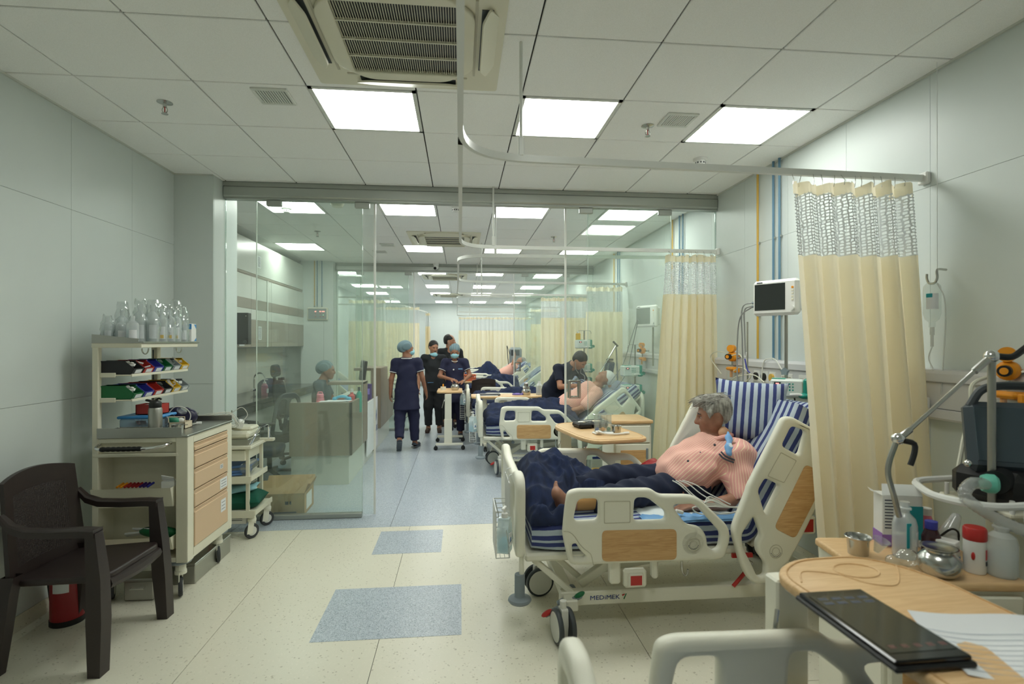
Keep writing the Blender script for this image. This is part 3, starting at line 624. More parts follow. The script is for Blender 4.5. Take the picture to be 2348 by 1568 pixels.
# ---- bed-head trunking and gas pipes on the right wall
t = thing('bed_head_trunking', 'long white medical trunking along the right wall', 'wall trunking', (WR-.002, 0, 1.19)); 
prof = [(0, 0), (-.05, .0), (-.064, .012), (-.064, .05), (-.052, .058), (-.052, .188), (-.07, .196), (-.07, .235), (-.058, .252), (0, .256)]
def trunk(y0, y1): g = G(); g.grid(np.array([[(x, y, z) for x, z in prof] for y in (y0, y1)])); g.add([(x, y0, z) for x, z in prof], [tuple(range(len(prof)))]); g.add([(x, y1, z) for x, z in prof], [tuple(range(len(prof)))]); g.obj('channel', 'trunking', t)
trunk(.2, 4.88); trunk(5.02, 9.6)
for z in (.057, .19): G().bx(-.0545, -.05, .2, 4.88, z-.002, z+.002).obj('joint_line', 'ink', t, smooth=0)
def pipe(y, m, z0, label, x=WR-.022):
    t = thing('gas_pipe', label, 'pipe', (x, y, z0), 0, 'medical gas pipes'); G().cyl((0, 0, 0), (0, 0, CEIL-z0), .009, n=10).obj('tube', m, t); c = G()
    for z in (.35, .95): c.box((.008, 0, z), (.018, .03, .016), None, .002)
    c.obj('saddle_clip', 'alu', t)
pipe(4.175, 'pipe_yellow', 1.45, 'thin yellow gas pipe down the right wall behind the striped pillow'); pipe(3.955, 'pipe_blue', 1.45, 'left one of two blue gas pipes on the right wall'); pipe(3.875, 'pipe_blue', 1.45, 'right one of two blue gas pipes on the right wall')
for i, (y, m, n_) in enumerate(((5.95, 'pipe_yellow', 'yellow'), (5.75, 'pipe_blue', 'left blue'), (5.66, 'pipe_blue', 'right blue'))): pipe(y, m, 1.45, '%s gas pipe on the right wall just behind the glass' % n_)
for i, (y, m, n_) in enumerate(((8.3, 'pipe_yellow', 'yellow'), (8.1, 'pipe_blue', 'left blue'), (8.0, 'pipe_blue', 'right blue'))): pipe(y, m, 1.45, '%s gas pipe on the right wall in the third bay' % n_)
for x, m, n_ in ((-2.51, 'pipe_yellow', 'yellow'), (-2.465, 'pipe_blue', 'left blue'), (-2.385, 'pipe_blue', 'right blue')):
    t = thing('gas_pipe', '%s gas pipe running into the alarm panel' % n_, 'pipe', (x, 9.5, 2.2), 0, 'alarm panel pipes'); G().cyl((0, 0, 0), (0, 0, .8), .008, n=8).obj('tube', m, t); G().cyl((0, 0, -.0), (0, 0, .02), .012, n=8).obj('ferrule', 'steel', t)
t = thing('gas_alarm_panel', 'white gas alarm panel with red displays on the grey pier', 'alarm panel', (-2.455, 9.5, 2.08)); G().box((0, 0, 0), (.34, .05, .21), None, .01).obj('casing', 'cart_cream', t); G().box((0, -.026, 0), (.31, .004, .18)).obj('face', 'grey_bin', t)
l = G()
for x, z, w_ in ((-.03, .04, .03), (.05, .04, .03), (.1, .04, .05)): l.box((x, -.029, z), (w_, .003, .022))
l.obj('red_display', 'led_red', t); l = G()
for x, z in ((-.03, .005), (.05, .005), (-.03, -.05), (.05, -.05), (.1, -.05)): l.box((x, -.029, z), (.022, .003, .01))
l.obj('red_button', 'red', t); G().box((.1, -.029, -.02), (.012, .003, .012)).obj('green_lamp', 'led_green', t)
# ================================================================ BEDS
FR = [(.263, .792), (.31, .807), (.717, .799), (.761, .765), (.967, .758), (1.154, .58), (1.163, .51), (1.131, .415), (1.09, .403), (.319, .404), (.271, .414), (.245, .534), (.237, .576), (.25, .712)]
FH = [([(.32, .754), (.431, .753), (.43, .638), (.293, .636)], .03), ([(.628, .752), (.699, .75), (.801, .669), (.797, .626), (.62, .628)], .025),
      ([(.833, .707), (.963, .709), (1.112, .546), (1.099, .468), (1.071, .45), (1.035, .471), (1.026, .541), (.99, .585), (.913, .598)], .03), ([(.288, .515), (.31, .519), (.332, .48), (.362, .453), (.353, .441), (.293, .443)], .015)]
HRo = [(1.393, 1.19), (1.444, 1.198), (1.603, 1.134), (1.747, 1.075), (1.767, 1.034), (1.682, .82), (1.561, .514), (1.51, .405), (1.487, .376), (1.41, .281), (1.327, .265), (1.282, .296), (1.234, .367), (1.177, .51), (1.167, .556), (1.175, .597), (1.227, .767), (1.232, .798)]
HH = [([(1.282, .641), (1.333, .539), (1.311, .496), (1.319, .443), (1.374, .384), (1.379, .317), (1.337, .306), (1.296, .374), (1.236, .463), (1.222, .534)], .02), ([(1.446, 1.147), (1.537, 1.128), (1.51, .986), (1.4, 1.032)], .025),
      ([(1.323, .849), (1.413, .817), (1.345, .65), (1.29, .777)], .02), ([(1.661, 1.07), (1.717, 1.038), (1.694, .977), (1.677, 1.008)], .012)]
HWo = [(1.543, .946), (1.677, .897), (1.523, .534), (1.397, .584)]; HNo = [(1.394, 1.001), (1.491, .962), (1.429, .832), (1.329, .862)]
PIV = np.array((1.25, .48)); T0 = 66
def rot2(p, deg, c=PIV): a = math.radians(deg); q = np.array(p, float)-c; return c+np.array((q[0]*math.cos(a)-q[1]*math.sin(a), q[0]*math.sin(a)+q[1]*math.cos(a)))
def rings(parent, x, z, y, sg):
    for r, m in ((.036, 'cream_dark'), (.021, 'cream_dark')): G().tube([(x+r*math.cos(a), y, z+r*math.sin(a)) for a in np.linspace(0, 2*PI, 25)[:-1]], .0016, 5, True).obj('dial_ring', m, parent)
    g = G()
    for k in range(9): a = math.radians(200+k*17.5); g.box((x+.0285*math.cos(a), y, z+.0285*math.sin(a)), (.004, .001, .004))
    g.obj('dial_marks', 'ink', parent)
def side_rail(bed, sg, detail):
    y = sg*.54; inner = 'rail_inner'
    fr = panel('foot_side_rail', rpoly(FR, [.03, .03, .05, .04, .06, .06, .05, .05, .03, .03, .03, .06, .06, .05], 4), [rpoly(p, r, 4) for p, r in FH], .05, .019, 'cream', bed); fr.location = (0, y, 0)
    fo = sg*.0265
    p = panel('wood_inlay', rpoly([(.446, .587), (.855, .581), (.855, .417), (.446, .423)], .028, 4), [], .006, .002, 'rail_wood', fr); p.location = (0, fo, 0)
    if detail:
        p = panel('recessed_panel', rpoly([(.457, .742), (.602, .74), (.602, .622), (.457, .622)], .008, 3), [rpoly([(.462, .737), (.597, .735), (.597, .627), (.462, .627)], .006, 3)], .004, .0015, 'cream_dark', fr); p.location = (0, fo-sg*.001, 0)
        g = G(); g.lathe([(.06, 0), (.06, .004), (.052, .006), (.001, .006)], 24, R=rotm(-sg*PI/2*-1 if sg < 0 else -PI/2, 0, 0)); 
        o = g.obj('dial_boss', 'cream', fr); o.location = (.947, sg*.025, .5); rings(fr, .947, .5, sg*.0325, sg)
        g = G(); pts = [(.24, .59), (.27, .585), (.30, .56), (.325, .52), (.355, .49), (.385, .465), (.395, .43), (.40, .405)]; g.tube(bez([(x, sg*.0255, z) for x, z in pts], 20), .0022, 5); g.obj('moulded_line', 'cream_dark', fr)
def head_rail(bed, sg, tilt, detail):
    d = tilt-T0; y = sg*.54; O = [rot2(p, d) for p in HRo]
    hr = panel('head_side_rail', rpoly(O, .04, 4), [rpoly([rot2(p, d) for p in h], r, 4) for h, r in HH], .05, .019, 'cream', bed); hr.location = (0, y, 0)
    p = panel('wood_inlay', rpoly([rot2(q, d) for q in HWo], .028, 4), [], .006, .002, 'rail_wood', hr); p.location = (0, sg*.0265, 0)
    if detail:
        N = [rot2(q, d) for q in HNo]; c = np.mean(N, 0); p = panel('recessed_panel', rpoly(N, .008, 3), [rpoly([c+(q-c)*.93 for q in N], .006, 3)], .004, .0015, 'cream_dark', hr); p.location = (0, sg*.0255, 0)
        dc = rot2((1.421, .457), d); rings(hr, dc[0], dc[1], sg*.0265, sg)
def mattress(bed, tilt, name='mattress', detail=True, m='sheet_stripe'):
    t = math.radians(tilt); path = []; fr = []
    for x in np.linspace(.09, 1.29, 16): path.append((x, .435)); fr.append(0)
    for k in range(1, 7): a = t*k/6; path.append((1.29+.13*math.sin(a)/max(t, .2)*1., .435+.13*(1-math.cos(a))/max(t, .2))); fr.append(a)
    bx, bz = path[-1]
    for s_ in np.linspace(.06, .76, 10): path.append((bx+s_*math.cos(t), bz+s_*math.sin(t))); fr.append(t)
    hw, th = .455, .155; sec = rpoly([(-hw, 0), (hw, 0), (hw, th), (-hw, th)], .05, 5); sec.append(sec[0]); sec = np.array(sec); arc = np.concatenate([[0], np.cumsum(np.linalg.norm(np.diff(sec, axis=0), axis=1))])
    P = []; UV = []; ln = 0
    for i, ((x, z), a) in enumerate(zip(path, fr)):
        ends = min(1, .93+.04*min(i, len(path)-1-i)); 
        if i: ln += math.hypot(x-path[i-1][0], z-path[i-1][1])
        row = []
        for (yy, zz) in sec:
            zz2 = th/2+(zz-th/2)*(ends if min(i, len(path)-1-i) < 2 else 1); wv = .006*mnoise.noise((x*7, yy*5, zz*9+z*6)) if detail else 0
            row.append((x-math.sin(a)*(zz2+wv), yy*ends+wv, z+math.cos(a)*(zz2+wv)))
        P.append(row); UV.append([(q, ln) for q in arc])
    P = np.array(P); g = G(); g.grid(P, np.array(UV))
    for e in (0, -1): g.add(P[e][:-1], [tuple(range(len(sec)-1))], 0, np.stack([P[e][:-1, 2]*1.2, P[e][:-1, 1]], 1))
    return g.obj(name, m, bed, smooth=60)
def pillow_mesh(name, L, W, H, parent, loc, R, m='sheet_stripe', along=0, seed=0, n=22, sag=0):
    u = np.linspace(-1, 1, n); U, V_ = np.meshgrid(u, u, indexing='ij'); g = G(); rr = np.random.default_rng(seed).uniform(-5, 5, 3)
    for sgn in (1, -1):
        pin = 1-.10*(1-np.abs(U)**2)*np.abs(V_)**3; pin2 = 1-.10*(1-np.abs(V_)**2)*np.abs(U)**3
        x = U*L/2*pin2; y = V_*W/2*pin; h = np.clip(1-np.abs(U)**3.2, 0, 1)**.55*np.clip(1-np.abs(V_)**3.2, 0, 1)**.55
        w_ = np.array([[mnoise.noise((a*6+rr[0], b*6+rr[1], sgn*2)) for a, b in zip(ra, rb)] for ra, rb in zip(x, y)])*.012*h
        P = np.stack([x, y, sgn*h*H/2+w_-sag*(1-U**2)*0], 2); s_ = (x if along == 0 else y)*1.3; o_ = (y if along == 0 else x)
        g.grid(P if sgn > 0 else P[:, ::-1], np.stack([s_, o_], 2) if sgn > 0 else np.stack([s_, o_], 2)[:, ::-1])
    o = g.obj(name, m, parent, smooth=180, recalc=False); o.location = loc; o.rotation_euler = Matrix(np.asarray(R).tolist()).to_euler(); return o
def caster(parent, x, y, ang, r=.088, cover=True):
    c = G(); c.T = (rotm(0, 0, ang), V3(x, y, 0)); c.cyl((0, 0, r*1.3), (0, 0, r*2.5), .018, n=12); c.prism(rpoly([(-.03, r*2.1), (.03, r*2.1), (.045, r*1.2), (.015, r*.35), (-.02, r*.35), (-.035, r*1.2)], .01, 3), .036, (0, -.018, 0)); o = c.obj('caster_fork', 'caster_white', parent)
    for s_ in (-1, 1):
        w_ = G(); w_.T = (rotm(0, 0, ang), V3(x, y, 0)); R = rotm(PI/2, 0, 0); prof = [(r*.86, -.013), (r*.96, -.012), (r, -.006), (r, .006), (r*.96, .012), (r*.86, .013)]
        w_.lathe(prof, 28, (0, s_*.034, r), R); w_.obj('tyre', 'dark_grey', o); h = G(); h.T = w_.T; h.lathe([(.001, .0145), (r*.82, .0145), (r*.86, .011), (r*.86, -.011), (.001, -.011)], 28, (0, s_*.034, r), rotm(-s_*PI/2, 0, 0)); h.obj('hub_cover', 'caster_white', o)
    return o
def bar(g, a, b, w_, h, bev=.004):
    a = V3(*a); b = V3(*b); d = b-a; L = np.linalg.norm(d); x = d/L; y = np.cross((0, 0, 1), x); y /= np.linalg.norm(y)+1e-9; z = np.cross(x, y); g.box((a+b)/2, (L, w_, h), np.stack([x, y, z], 1), bev)
def make_bed(label, loc, rz=0, tilt=62, detail=True, sides=(-1, 1), group='electric hospital beds'):
    b = thing('hospital_bed', label, 'bed', loc, rz, group)
    # footboard
    out = [(-.50, .43), (.50, .43), (.515, .79), (.48, .86), (.37, .872), (.29, .84), (.2, .828), (-.2, .828), (-.29, .84), (-.37, .872), (-.48, .86), (-.515, .79)]
    hol = [[(s_*.45, .79), (s_*.37, .80), (s_*.33, .76), (s_*.36, .66), (s_*.45, .62)] for s_ in (-1, 1)]
    f = panel('footboard', rpoly(out, [.02, .02, .05, .05, .05, .05, .08, .08, .05, .05, .05, .05], 4), [rpoly(h, .03, 4) for h in hol], .055, .02, 'cream', b); f.rotation_euler = (0, 0, PI/2); f.location = (.02, 0, 0)
    hb = panel('headboard', rpoly([(-.46, .45), (.46, .45), (.48, .88), (.40, .95), (-.40, .95), (-.48, .88)], .05, 4), [rpoly([(-.3, .86), (.3, .86), (.27, .80), (-.27, .80)], .02, 3)], .045, .018, 'cream', b); hb.rotation_euler = (0, 0, PI/2); hb.location = (2.02, 0, 0)
    for s_ in sides: side_rail(b, s_, detail and s_ < 0); head_rail(b, s_, tilt, detail and s_ < 0)
    # deck
    g = G(); g.bx(.05, 1.32, -.45, .45, .385, .43, .012); o = g.obj('mattress_deck', 'cream', b)
    t = math.radians(tilt); g = G(); g.box((1.37+.4*math.cos(t), 0, .43+.4*math.sin(t)), (.84, .86, .03), rotm(0, -t, 0), .01); g.obj('backrest_deck', 'cream_dark', b)
    mattress(b, tilt, detail=detail)
    # lifting frame
    g = G()
    for s_ in (-1, 1):
        y = s_*.40; g.bx(.25, 1.95, y-.028, y+.028, .125, .202, .006); bar(g, (.32, y, .19), (.10, y, .385), .04, .03); bar(g, (.42, y*.7, .19), (.2, y*.7, .385), .035, .03); bar(g, (1.85, y, .19), (2.0, y, .45), .04, .03); bar(g, (.62, y*.8, .36), (.38, y*.8, .20), .045, .05); bar(g, (1.5, y*.8, .36), (1.7, y*.8, .20), .045, .05)
        bar(g, (.42, y*.8, .345), (.72, y*.8, .36), .03, .055)
    for x in (.3, 1.9): g.bx(x-.035, x+.035, -.50, .42, .13, .19, .006)
    g.bx(.75, 1.35, -.06, .06, .26, .34, .01); bar(g, (.55, -.2, .24), (1.0, -.2, .3), .05, .05); g.obj('base_frame', 'cream', b)
    g = G()
    for s_ in (-1, 1):
        for x, z in ((.42, .345), (.33, .19)): g.cyl((x, s_*.345, z), (x, s_*.365, z), .02, n=14)
    g.obj('pivot_cap', 'grey_plastic', b)
    for s_ in (-1, 1):
        caster(b, .24 if s_ < 0 else .19, -.555 if s_ < 0 else .0, .15 if s_ > 0 else PI/2+.15); caster(b, 1.9, s_*.44, .4)
    # bumpers
    for s_ in (-1, 1):
        g = G(); g.cyl((.03, s_*.46, .32), (.03, s_*.46, .44), .014, n=10); g.obj('bumper_arm', 'cream', b); g = G(); g.lathe([(.001, .33), (.026, .33), (.028, .325), (.028, .215), (.03, .21), (.06, .2), (.064, .19), (.055, .178), (.001, .175)], 22, (.02, s_*.46, 0)); g.obj('corner_bumper', 'grey_plastic', b)
    if detail:
        # rail latches with red label
        g = G(); g.bx(.575, .70, -.545, -.50, .262, .36, .012); g.bx(.50, .56, -.53, -.48, .28, .43, .01); g.bx(.735, .77, -.53, -.48, .30, .43, .01); g.bx(.595, .68, -.555, -.54, .272, .345, .006); g.obj('rail_latch', 'cream', b)
        G().bx(.606, .668, -.5575, -.554, .284, .334).obj('red_label', 'red', b, smooth=0)
        g = G(); g.bx(1.60, 1.70, -.50, -.44, .50, .60, .01); g.obj('head_latch', 'cream', b); G().bx(1.62, 1.68, -.503, -.499, .515, .585).obj('red_label', 'red', b, smooth=0)
        g = G(); g.cyl((1.24, -.44, .20), (1.32, -.44, .285), .011, n=10); g.obj('release_lever', 'red', b); g = G(); g.cyl((1.32, -.44, .285), (1.36, -.44, .33), .004, n=6); bar(g, (1.36, -.44, .33), (1.28, -.44, .375), .006, .006); g.obj('lever_rod', 'steel', b)
        G().bx(1.22, 1.34, -.47, -.455, .372, .395).obj('red_label', 'red', b); text('lettering', 'CPR', .016, 'white', b, (1.28, -.4755, .384))
        g = G(); g.tube(bez([(.93, -.46, .40), (.93, -.46, .33), (.935, -.46, .30), (.95, -.46, .28), (.965, -.46, .30), (.965, -.46, .315)], 14), .006, 7); g.obj('drainage_hook', 'steel', b)
        g = G(); g.ell((1.06, -.38, .385), (.10, .05, .035), 14, 8); g.obj('motor', 'grey_plastic', b)
        # brake pedal
        g = G(); bar(g, (.155, -.465, .10), (.36, -.47, .205), .03, .022, .006); g.box((.245, -.465, .165), (.04, .032, .03), rotm(0, -.5, 0), .004); pd = g.obj('brake_pedal', 'grey_plastic', b)
        for (x, z), m in (((.168, .115), 'red'), ((.345, .204), 'green')): g = G(); g.ell((x, -.47, z), (.035, .017, .014), 14, 8, rotm(0, -.5, 0)); g.obj('pedal_pad', m, pd)
        text('lettering', 'MEDiMEK', .034, 'ink_blue', b, (.50, -.4295, .165), sx=1.2); g = G(); g.prism([(.605, .152), (.618, .182), (.624, .182), (.611, .152)], .001, (0, -.43, 0)); g.obj('logo_mark', 'green', b); g = G(); g.prism([(.596, .177), (.612, .182), (.614, .177), (.60, .169)], .001, (0, -.43, 0)); g.obj('logo_mark', 'red', b)
    return b
def basket(label, loc, rz=0, ry=0):
    t = thing('wire_basket', label, 'basket', loc, rz, 'wire baskets on footboards'); W, H, D = .26, .42, .075; g = G()
    for y in np.linspace(-W/2, W/2, 12): g.tube([(-D, y, 0), (-D, y, H*.62)], .003, 5); g.tube([(0, y, 0), (0, y, H)], .003, 5)
    for z in np.linspace(0, H*.62, 10): g.tube([(0, -W/2, z), (-D, -W/2, z), (-D, W/2, z), (0, W/2, z)], .003, 5)
    for z in np.linspace(H*.68, H, 5): g.tube([(0, -W/2, z), (0, W/2, z)], .0022, 5)
    for x in np.linspace(-D, 0, 4): g.tube([(x, -W/2, 0), (x, W/2, 0)], .0022, 5)
    g.obj('wire_mesh', 'wire_white', t); r = G(); r.tube([(0, -W/2, H*.62), (-D, -W/2, H*.62), (-D, W/2, H*.62), (0, W/2, H*.62)], .004, 6); r.tube([(0, -W/2, 0), (0, -W/2, H), (0, W/2, H), (0, W/2, 0)], .004, 6); r.obj('rim', 'wire_white', t)
    h = G()
    for y in (-.08, .08): h.tube(bez([(0, y, H), (.004, y, H+.03), (.03, y, H+.035)], 8), .003, 6)
    h.obj('hook', 'wire_white', t); return t
def sanitizer(label, loc, rz=0, s=1, m='water_blue'):
    t = thing('sanitizer_bottle', label, 'bottle', loc, rz, 'blue hand sanitizer bottles'); g = G(); b = rpoly([(-.042, 0), (.042, 0), (.042, .115), (.02, .15), (.02, .165), (-.02, .165), (-.02, .15), (-.042, .115)], .015, 4)
    g.prism([(x*s, z*s) for x, z in b], .055*s, (0, -.0275*s, 0)); g.obj('bottle', 'sanitizer_shell', t); g = G(); g.bx(-.038*s, .038*s, -.024*s, .024*s, .004*s, .06*s, .008*s); g.obj('liquid', m, t)
    g = G(); g.lathe([(.016*s, .165*s), (.016*s, .185*s), (.006*s, .19*s), (.006*s, .215*s), (.001, .216*s)], 14); g.box((-.012*s, 0, .213*s), (.05*s, .014*s, .01*s), None, .003); g.obj('pump', 'white', t)
    G().bx(-.026*s, .026*s, -.0292*s, -.0278*s, .03*s, .095*s).obj('label_sticker', 'paper', t); G().cyl((.0, -.0285*s, .06*s), (0, -.03*s, .06*s), .012*s, n=14).obj('label_print', 'bluefolder', t)
    w_ = G(); w_.tube([(-.043*s, -.02*s, .12*s), (-.043*s, -.03*s, .05*s), (.043*s, -.03*s, .05*s), (.043*s, -.02*s, .12*s)], .0015, 5); w_.tube(bez([(0, .02, .05*s), (0, .03, .15*s), (.02, .06, .24*s)], 8), .0025, 5); w_.obj('wire_holder', 'steel', t); return t
def cloth_heap(name, parent, x0, x1, y0, y1, base, fn, m='blanket', nx=70, ny=60, amp=.02, seed=0, edge=.03, uv=False):
    """draped cloth: heightfield fn(x,y) over the bed with folds, edges rolled down to the surface"""
    xs = np.linspace(x0, x1, nx); ys = np.linspace(y0, y1, ny); P = np.zeros((nx, ny, 3)); UV = np.zeros((nx, ny, 2))
    for i, x in enumerate(xs):
        for j, y in enumerate(ys):
            n1 = mnoise.noise((x*5+seed, y*5, seed)); n2 = 1-abs(mnoise.noise((x*7+n1*.8, y*4.5+seed, 3+seed)))*2; n3 = 1-abs(mnoise.noise((x*14+seed, y*11+n1, 7)))*2
            h = fn(x, y); e = min(1, min(x-x0, x1-x, y-y0, y1-y)/edge); e = max(0, e)**.5
            zz = base(x, y)+max(.008, (h+amp*(.9*n2+.5*n3+.6*n1)))*e if h > 0 else base(x, y)-.03; P[i, j] = (x+.02*mnoise.noise((x*6, y*6, seed+9)), y+.02*mnoise.noise((x*6, y*6, seed+19)), zz); UV[i, j] = (y, x)
    g = G(); g.grid(P, UV if uv else None); Q = P.copy(); Q[:, :, 2] -= .012; g.grid(Q[:, ::-1], UV if uv else None); return g.obj(name, m, parent, smooth=180, recalc=False)
BED1 = (.30, 3.33, 0); BED2 = (.22, 6.85, .02); BED3 = (.10, 8.80, 0)
bed1 = make_bed('cream electric bed with wooden inlays nearest the camera, backrest raised', BED1, 0, 60)
bed2 = make_bed('cream hospital bed just behind the glass, examined by the leaning doctor', BED2, 0, 36)
bed3 = make_bed('third cream hospital bed, behind the long bedside table', BED3, 0, 36, False)
for i, (x, y, lb) in enumerate(((.05, 11.85, 'fourth hospital bed, first beyond the rear partition, backrest raised'), (-.05, 14.2, 'fifth hospital bed with patient raising an arm'), (-.1, 16.35, 'farthest hospital bed at the end of the right row'))):
    c = copy_tree(bed3); c.location = (x, y, 0); c['label'] = lb
c = copy_tree(bed3); c.location = (-.98, 11.35, 0); c.rotation_euler = (0, 0, PI); c['label'] = 'hospital bed on the far left, partly hidden by the nurse counter'
# only the far long side and footboard of the camera's own bed come into view
bed0 = make_bed('cream hospital bed at the bottom edge beside the camera, far rail showing', (.25, .825, 0), 0, 30, False)
basket('white wire basket hung on the footboard of the nearest occupied bed', (.275, 3.12, .37)); basket('white wire basket on the footboard of the bed behind the glass', (.19, 6.65, .37)); basket('white wire basket on the footboard of the third bed', (.07, 8.6, .37))
sanitizer('blue sanitizer bottle hooked to the nearest footboard', (.235, 2.83, .47), PI/2-.35, 1.1); sanitizer('blue sanitizer bottle on the footboard behind the glass', (.15, 6.38, .52), PI/2-.6, 1.1); sanitizer('blue sanitizer bottle on the third bed footboard', (.04, 8.3, .62), PI/2-.6, 1.)
# pillows and bedding of the nearest bed
def axes(a, b): a = V3(*a)/np.linalg.norm(a); n_ = np.cross(a, b); n_ /= np.linalg.norm(n_); return np.stack([a, np.cross(n_, a), n_], 1)
def pil(label, L, W, H, loc, R, along=0, seed=0):
    t = thing('pillow', label, 'pillow', loc, 0, 'striped pillows'); o = pillow_mesh('pillow_case', L, W, H, t, (0, 0, 0), R, 'sheet_stripe', along, seed); return t
pil('plump blue striped pillow behind the seated patient', .44, .42, .25, (1.84, 3.25, 1.14), axes((.86, -.5, -.06), (.36, .2, .92)), 0, 1)
pil('second blue striped pillow against the raised backrest', .60, .42, .14, (2.02, 3.20, 1.05), rotm(0, 0, -.05)@rotm(0, -1.02, 0)@rotm(0, 0, PI/2), 0, 2)
def heap1(x, y):   # blanket pushed to the foot end, higher and longer on the far side
    if x > .30+.42*min(1, max(0, (y+.22)/.35))+.02*math.sin(y*25): return -1
    q = 1-.8*math.exp(-((x-.27)/.10)**2-((y+.30)/.12)**2); return q*(.03+.15*math.exp(-((x-.36)/.18)**2-((y-.28)/.26)**2)+.12*math.exp(-((x-.17)/.10)**2-((y-.1)/.40)**2))
t = thing('blanket', 'crumpled navy blue blanket heaped at the foot of the nearest bed', 'blanket', BED1, 0, 'navy blankets')
cloth_heap('cloth', t, .075, .74, -.45, .46, lambda x, y: .592, heap1, amp=.05, seed=4, nx=100, ny=90)
t = thing('incontinence_sheet', 'pale blue and white pad spread under the patient', 'bed pad', BED1); cloth_heap('cloth', t, .72, 1.26, -.46, .40, lambda x, y: .588, lambda x, y: .006, 'sheet_white', 30, 40, .012, 9); cloth_heap('blue_edge', t, .70, 1.30, -.475, -.38, lambda x, y: .594, lambda x, y: .006, 'clip_blue', 40, 10, .01, 11, .015)
# patients' blankets further down
def body_blanket(label, loc, seed, knee=.28, arm=0, x1=1.25):
    t = thing('blanket', label, 'blanket', loc, 0, 'navy blankets')
    def fn(x, y): return .03+.13*math.exp(-(y/.24)**2)*min(1, (x-.02)/.15)+knee*math.exp(-((x-.78)/.22)**2-((y)/.22)**2)+.05*math.exp(-((x-1.1)/.2)**2-(y/.25)**2)
    return cloth_heap('cloth', t, .08, x1, -.46, .46, lambda x, y: .592, fn, amp=.035, seed=seed, nx=60, ny=44)
body_blanket('navy blanket over the legs of the patient the doctor examines', BED2, 21, .05); body_blanket('navy blanket on the third bed', BED3, 22, .06); body_blanket('navy blanket on the fourth bed beyond the rear partition', (.05, 11.85, 0), 23, .12); body_blanket('navy blanket with raised knees on the fifth bed', (-.05, 14.2, 0), 24, .3); body_blanket('navy blanket on the farthest bed', (-.1, 16.35, 0), 25, .05)
pil('blue striped pillow of the patient behind the glass', .60, .42, .13, (1.83, 6.87, .84), rotm(0, -.65, 0)@rotm(0, 0, PI/2), 0, 3); pil('pale striped pillow on the fourth bed', .58, .42, .13, (1.72, 11.9, .92), rotm(0, -.65, 0)@rotm(0, 0, PI/2), 0, 4); pil('pale striped pillow propping the patient on the fifth bed', .58, .42, .14, (1.6, 14.2, .95), rotm(0, -.65, 0)@rotm(0, 0, PI/2), 0, 5); pil('striped pillow on the third bed', .58, .42, .13, (1.72, 8.85, .84), rotm(0, -.65, 0)@rotm(0, 0, PI/2), 0, 6)
t = thing('towel', 'folded blue striped towel draped over the far rail behind the glass', 'towel', (1.62, 7.28, .98)); pillow_mesh('cloth', .34, .22, .09, t, (0, 0, 0), rotm(.3, -.4, .3), 'sheet_stripe', 0, 8)
# ---- overbed tables
def overbed(label, loc, rz, top, z, col, base, detail=True, group='overbed tables'):
    """top: outline in local XY, col: column foot in local XY, base: list of feet"""
    t = thing('overbed_table', label, 'table', loc, rz, group)
    p = panel('table_top', top, [], .03, .009, 'laminate', t, 'xy', 2); p.location = (0, 0, z-.015)
    if detail:
        c = np.mean(top, 0); q = np.array(top); r = G(); r.tube([(*(c+(a-c)*V3(.93, .95, 0)[:2]), z+.0005) for a in q], .0025, 5, True); r.obj('moulded_rim', 'rail_wood', t)
    g = G(); g.bx(col[0]-.05, col[0]+.05, col[1]-.03, col[1]+.03, .09, z-.04, .006); g.obj('column', 'cream', t); g = G(); g.bx(col[0]-.058, col[0]+.058, col[1]-.037, col[1]+.037, .09, .45, .006); g.obj('column_sleeve', 'cream', t)
    cx, cy = np.mean(top, 0); g = G(); bar(g, (col[0], col[1], z-.055), (cx, cy, z-.045), .07, .03); g.obj('support_arm', 'cream', t)
    g = G(); 
    for a, b in base: bar(g, (*a, .085), (*b, .085), .045, .032)
    if len(base) > 1: bar(g, (*np.mean(base[0], 0), .085), (*np.mean(base[1], 0), .085), .05, .032)
    g.obj('base_frame', 'cream', t)
    for a, b in base:
        for q in (a, b):
            w_ = G(); w_.T = (np.eye(3), V3(q[0], q[1], 0))
            for s_ in (-1, 1): w_.lathe([(.001, -.009), (.02, -.009), (.03, -.006), (.03, .006), (.02, .009), (.001, .009)], 16, (0, s_*.014, .03), rotm(PI/2, 0, 0))
            w_.cyl((0, 0, .03), (0, 0, .075), .008, n=8); w_.obj('caster', 'black', t)
    g = G(); g.tube(bez([(col[0]-.05, col[1]-.03, z-.12), (col[0]-.07, col[1]-.05, z-.16), (col[0]-.09, col[1]-.06, z-.24)], 8), .006, 6); g.obj('height_lever', 'steel', t); return t
def rr4(x0, x1, y0, y1, r=.06): return [tuple(p) for p in rpoly([(x0, y0), (x1, y0), (x1, y1), (x0, y1)], r, 6)]
tp = [tuple(p) for p in rpoly([(-.21, -.36), (.21, -.36), (.25, -.2), (.25, .25), (.16, .38), (-.16, .38), (-.25, .25), (-.25, -.2)], .07, 5)]
overbed('tan overbed table with food tray between the nearest bed and the glass', (1.06, 4.07, 0), .18, [(x, y*1.16) for x, y in tp], .90, (-.14, .33), [((-.3, .36), (.3, .36))])
ot0 = overbed('tan overbed table with tablet and papers in the right foreground', (1.075, 1.06, 0), .05, [(x*.92, y) for x, y in rpoly([(-.22, -.55), (.24, -.55), (.24, .28), (.14, .42), (-.1, .42), (-.22, .34)], .08, 6)], .95, (-.12, .40), [((-.12, .42), (.35, .42))])
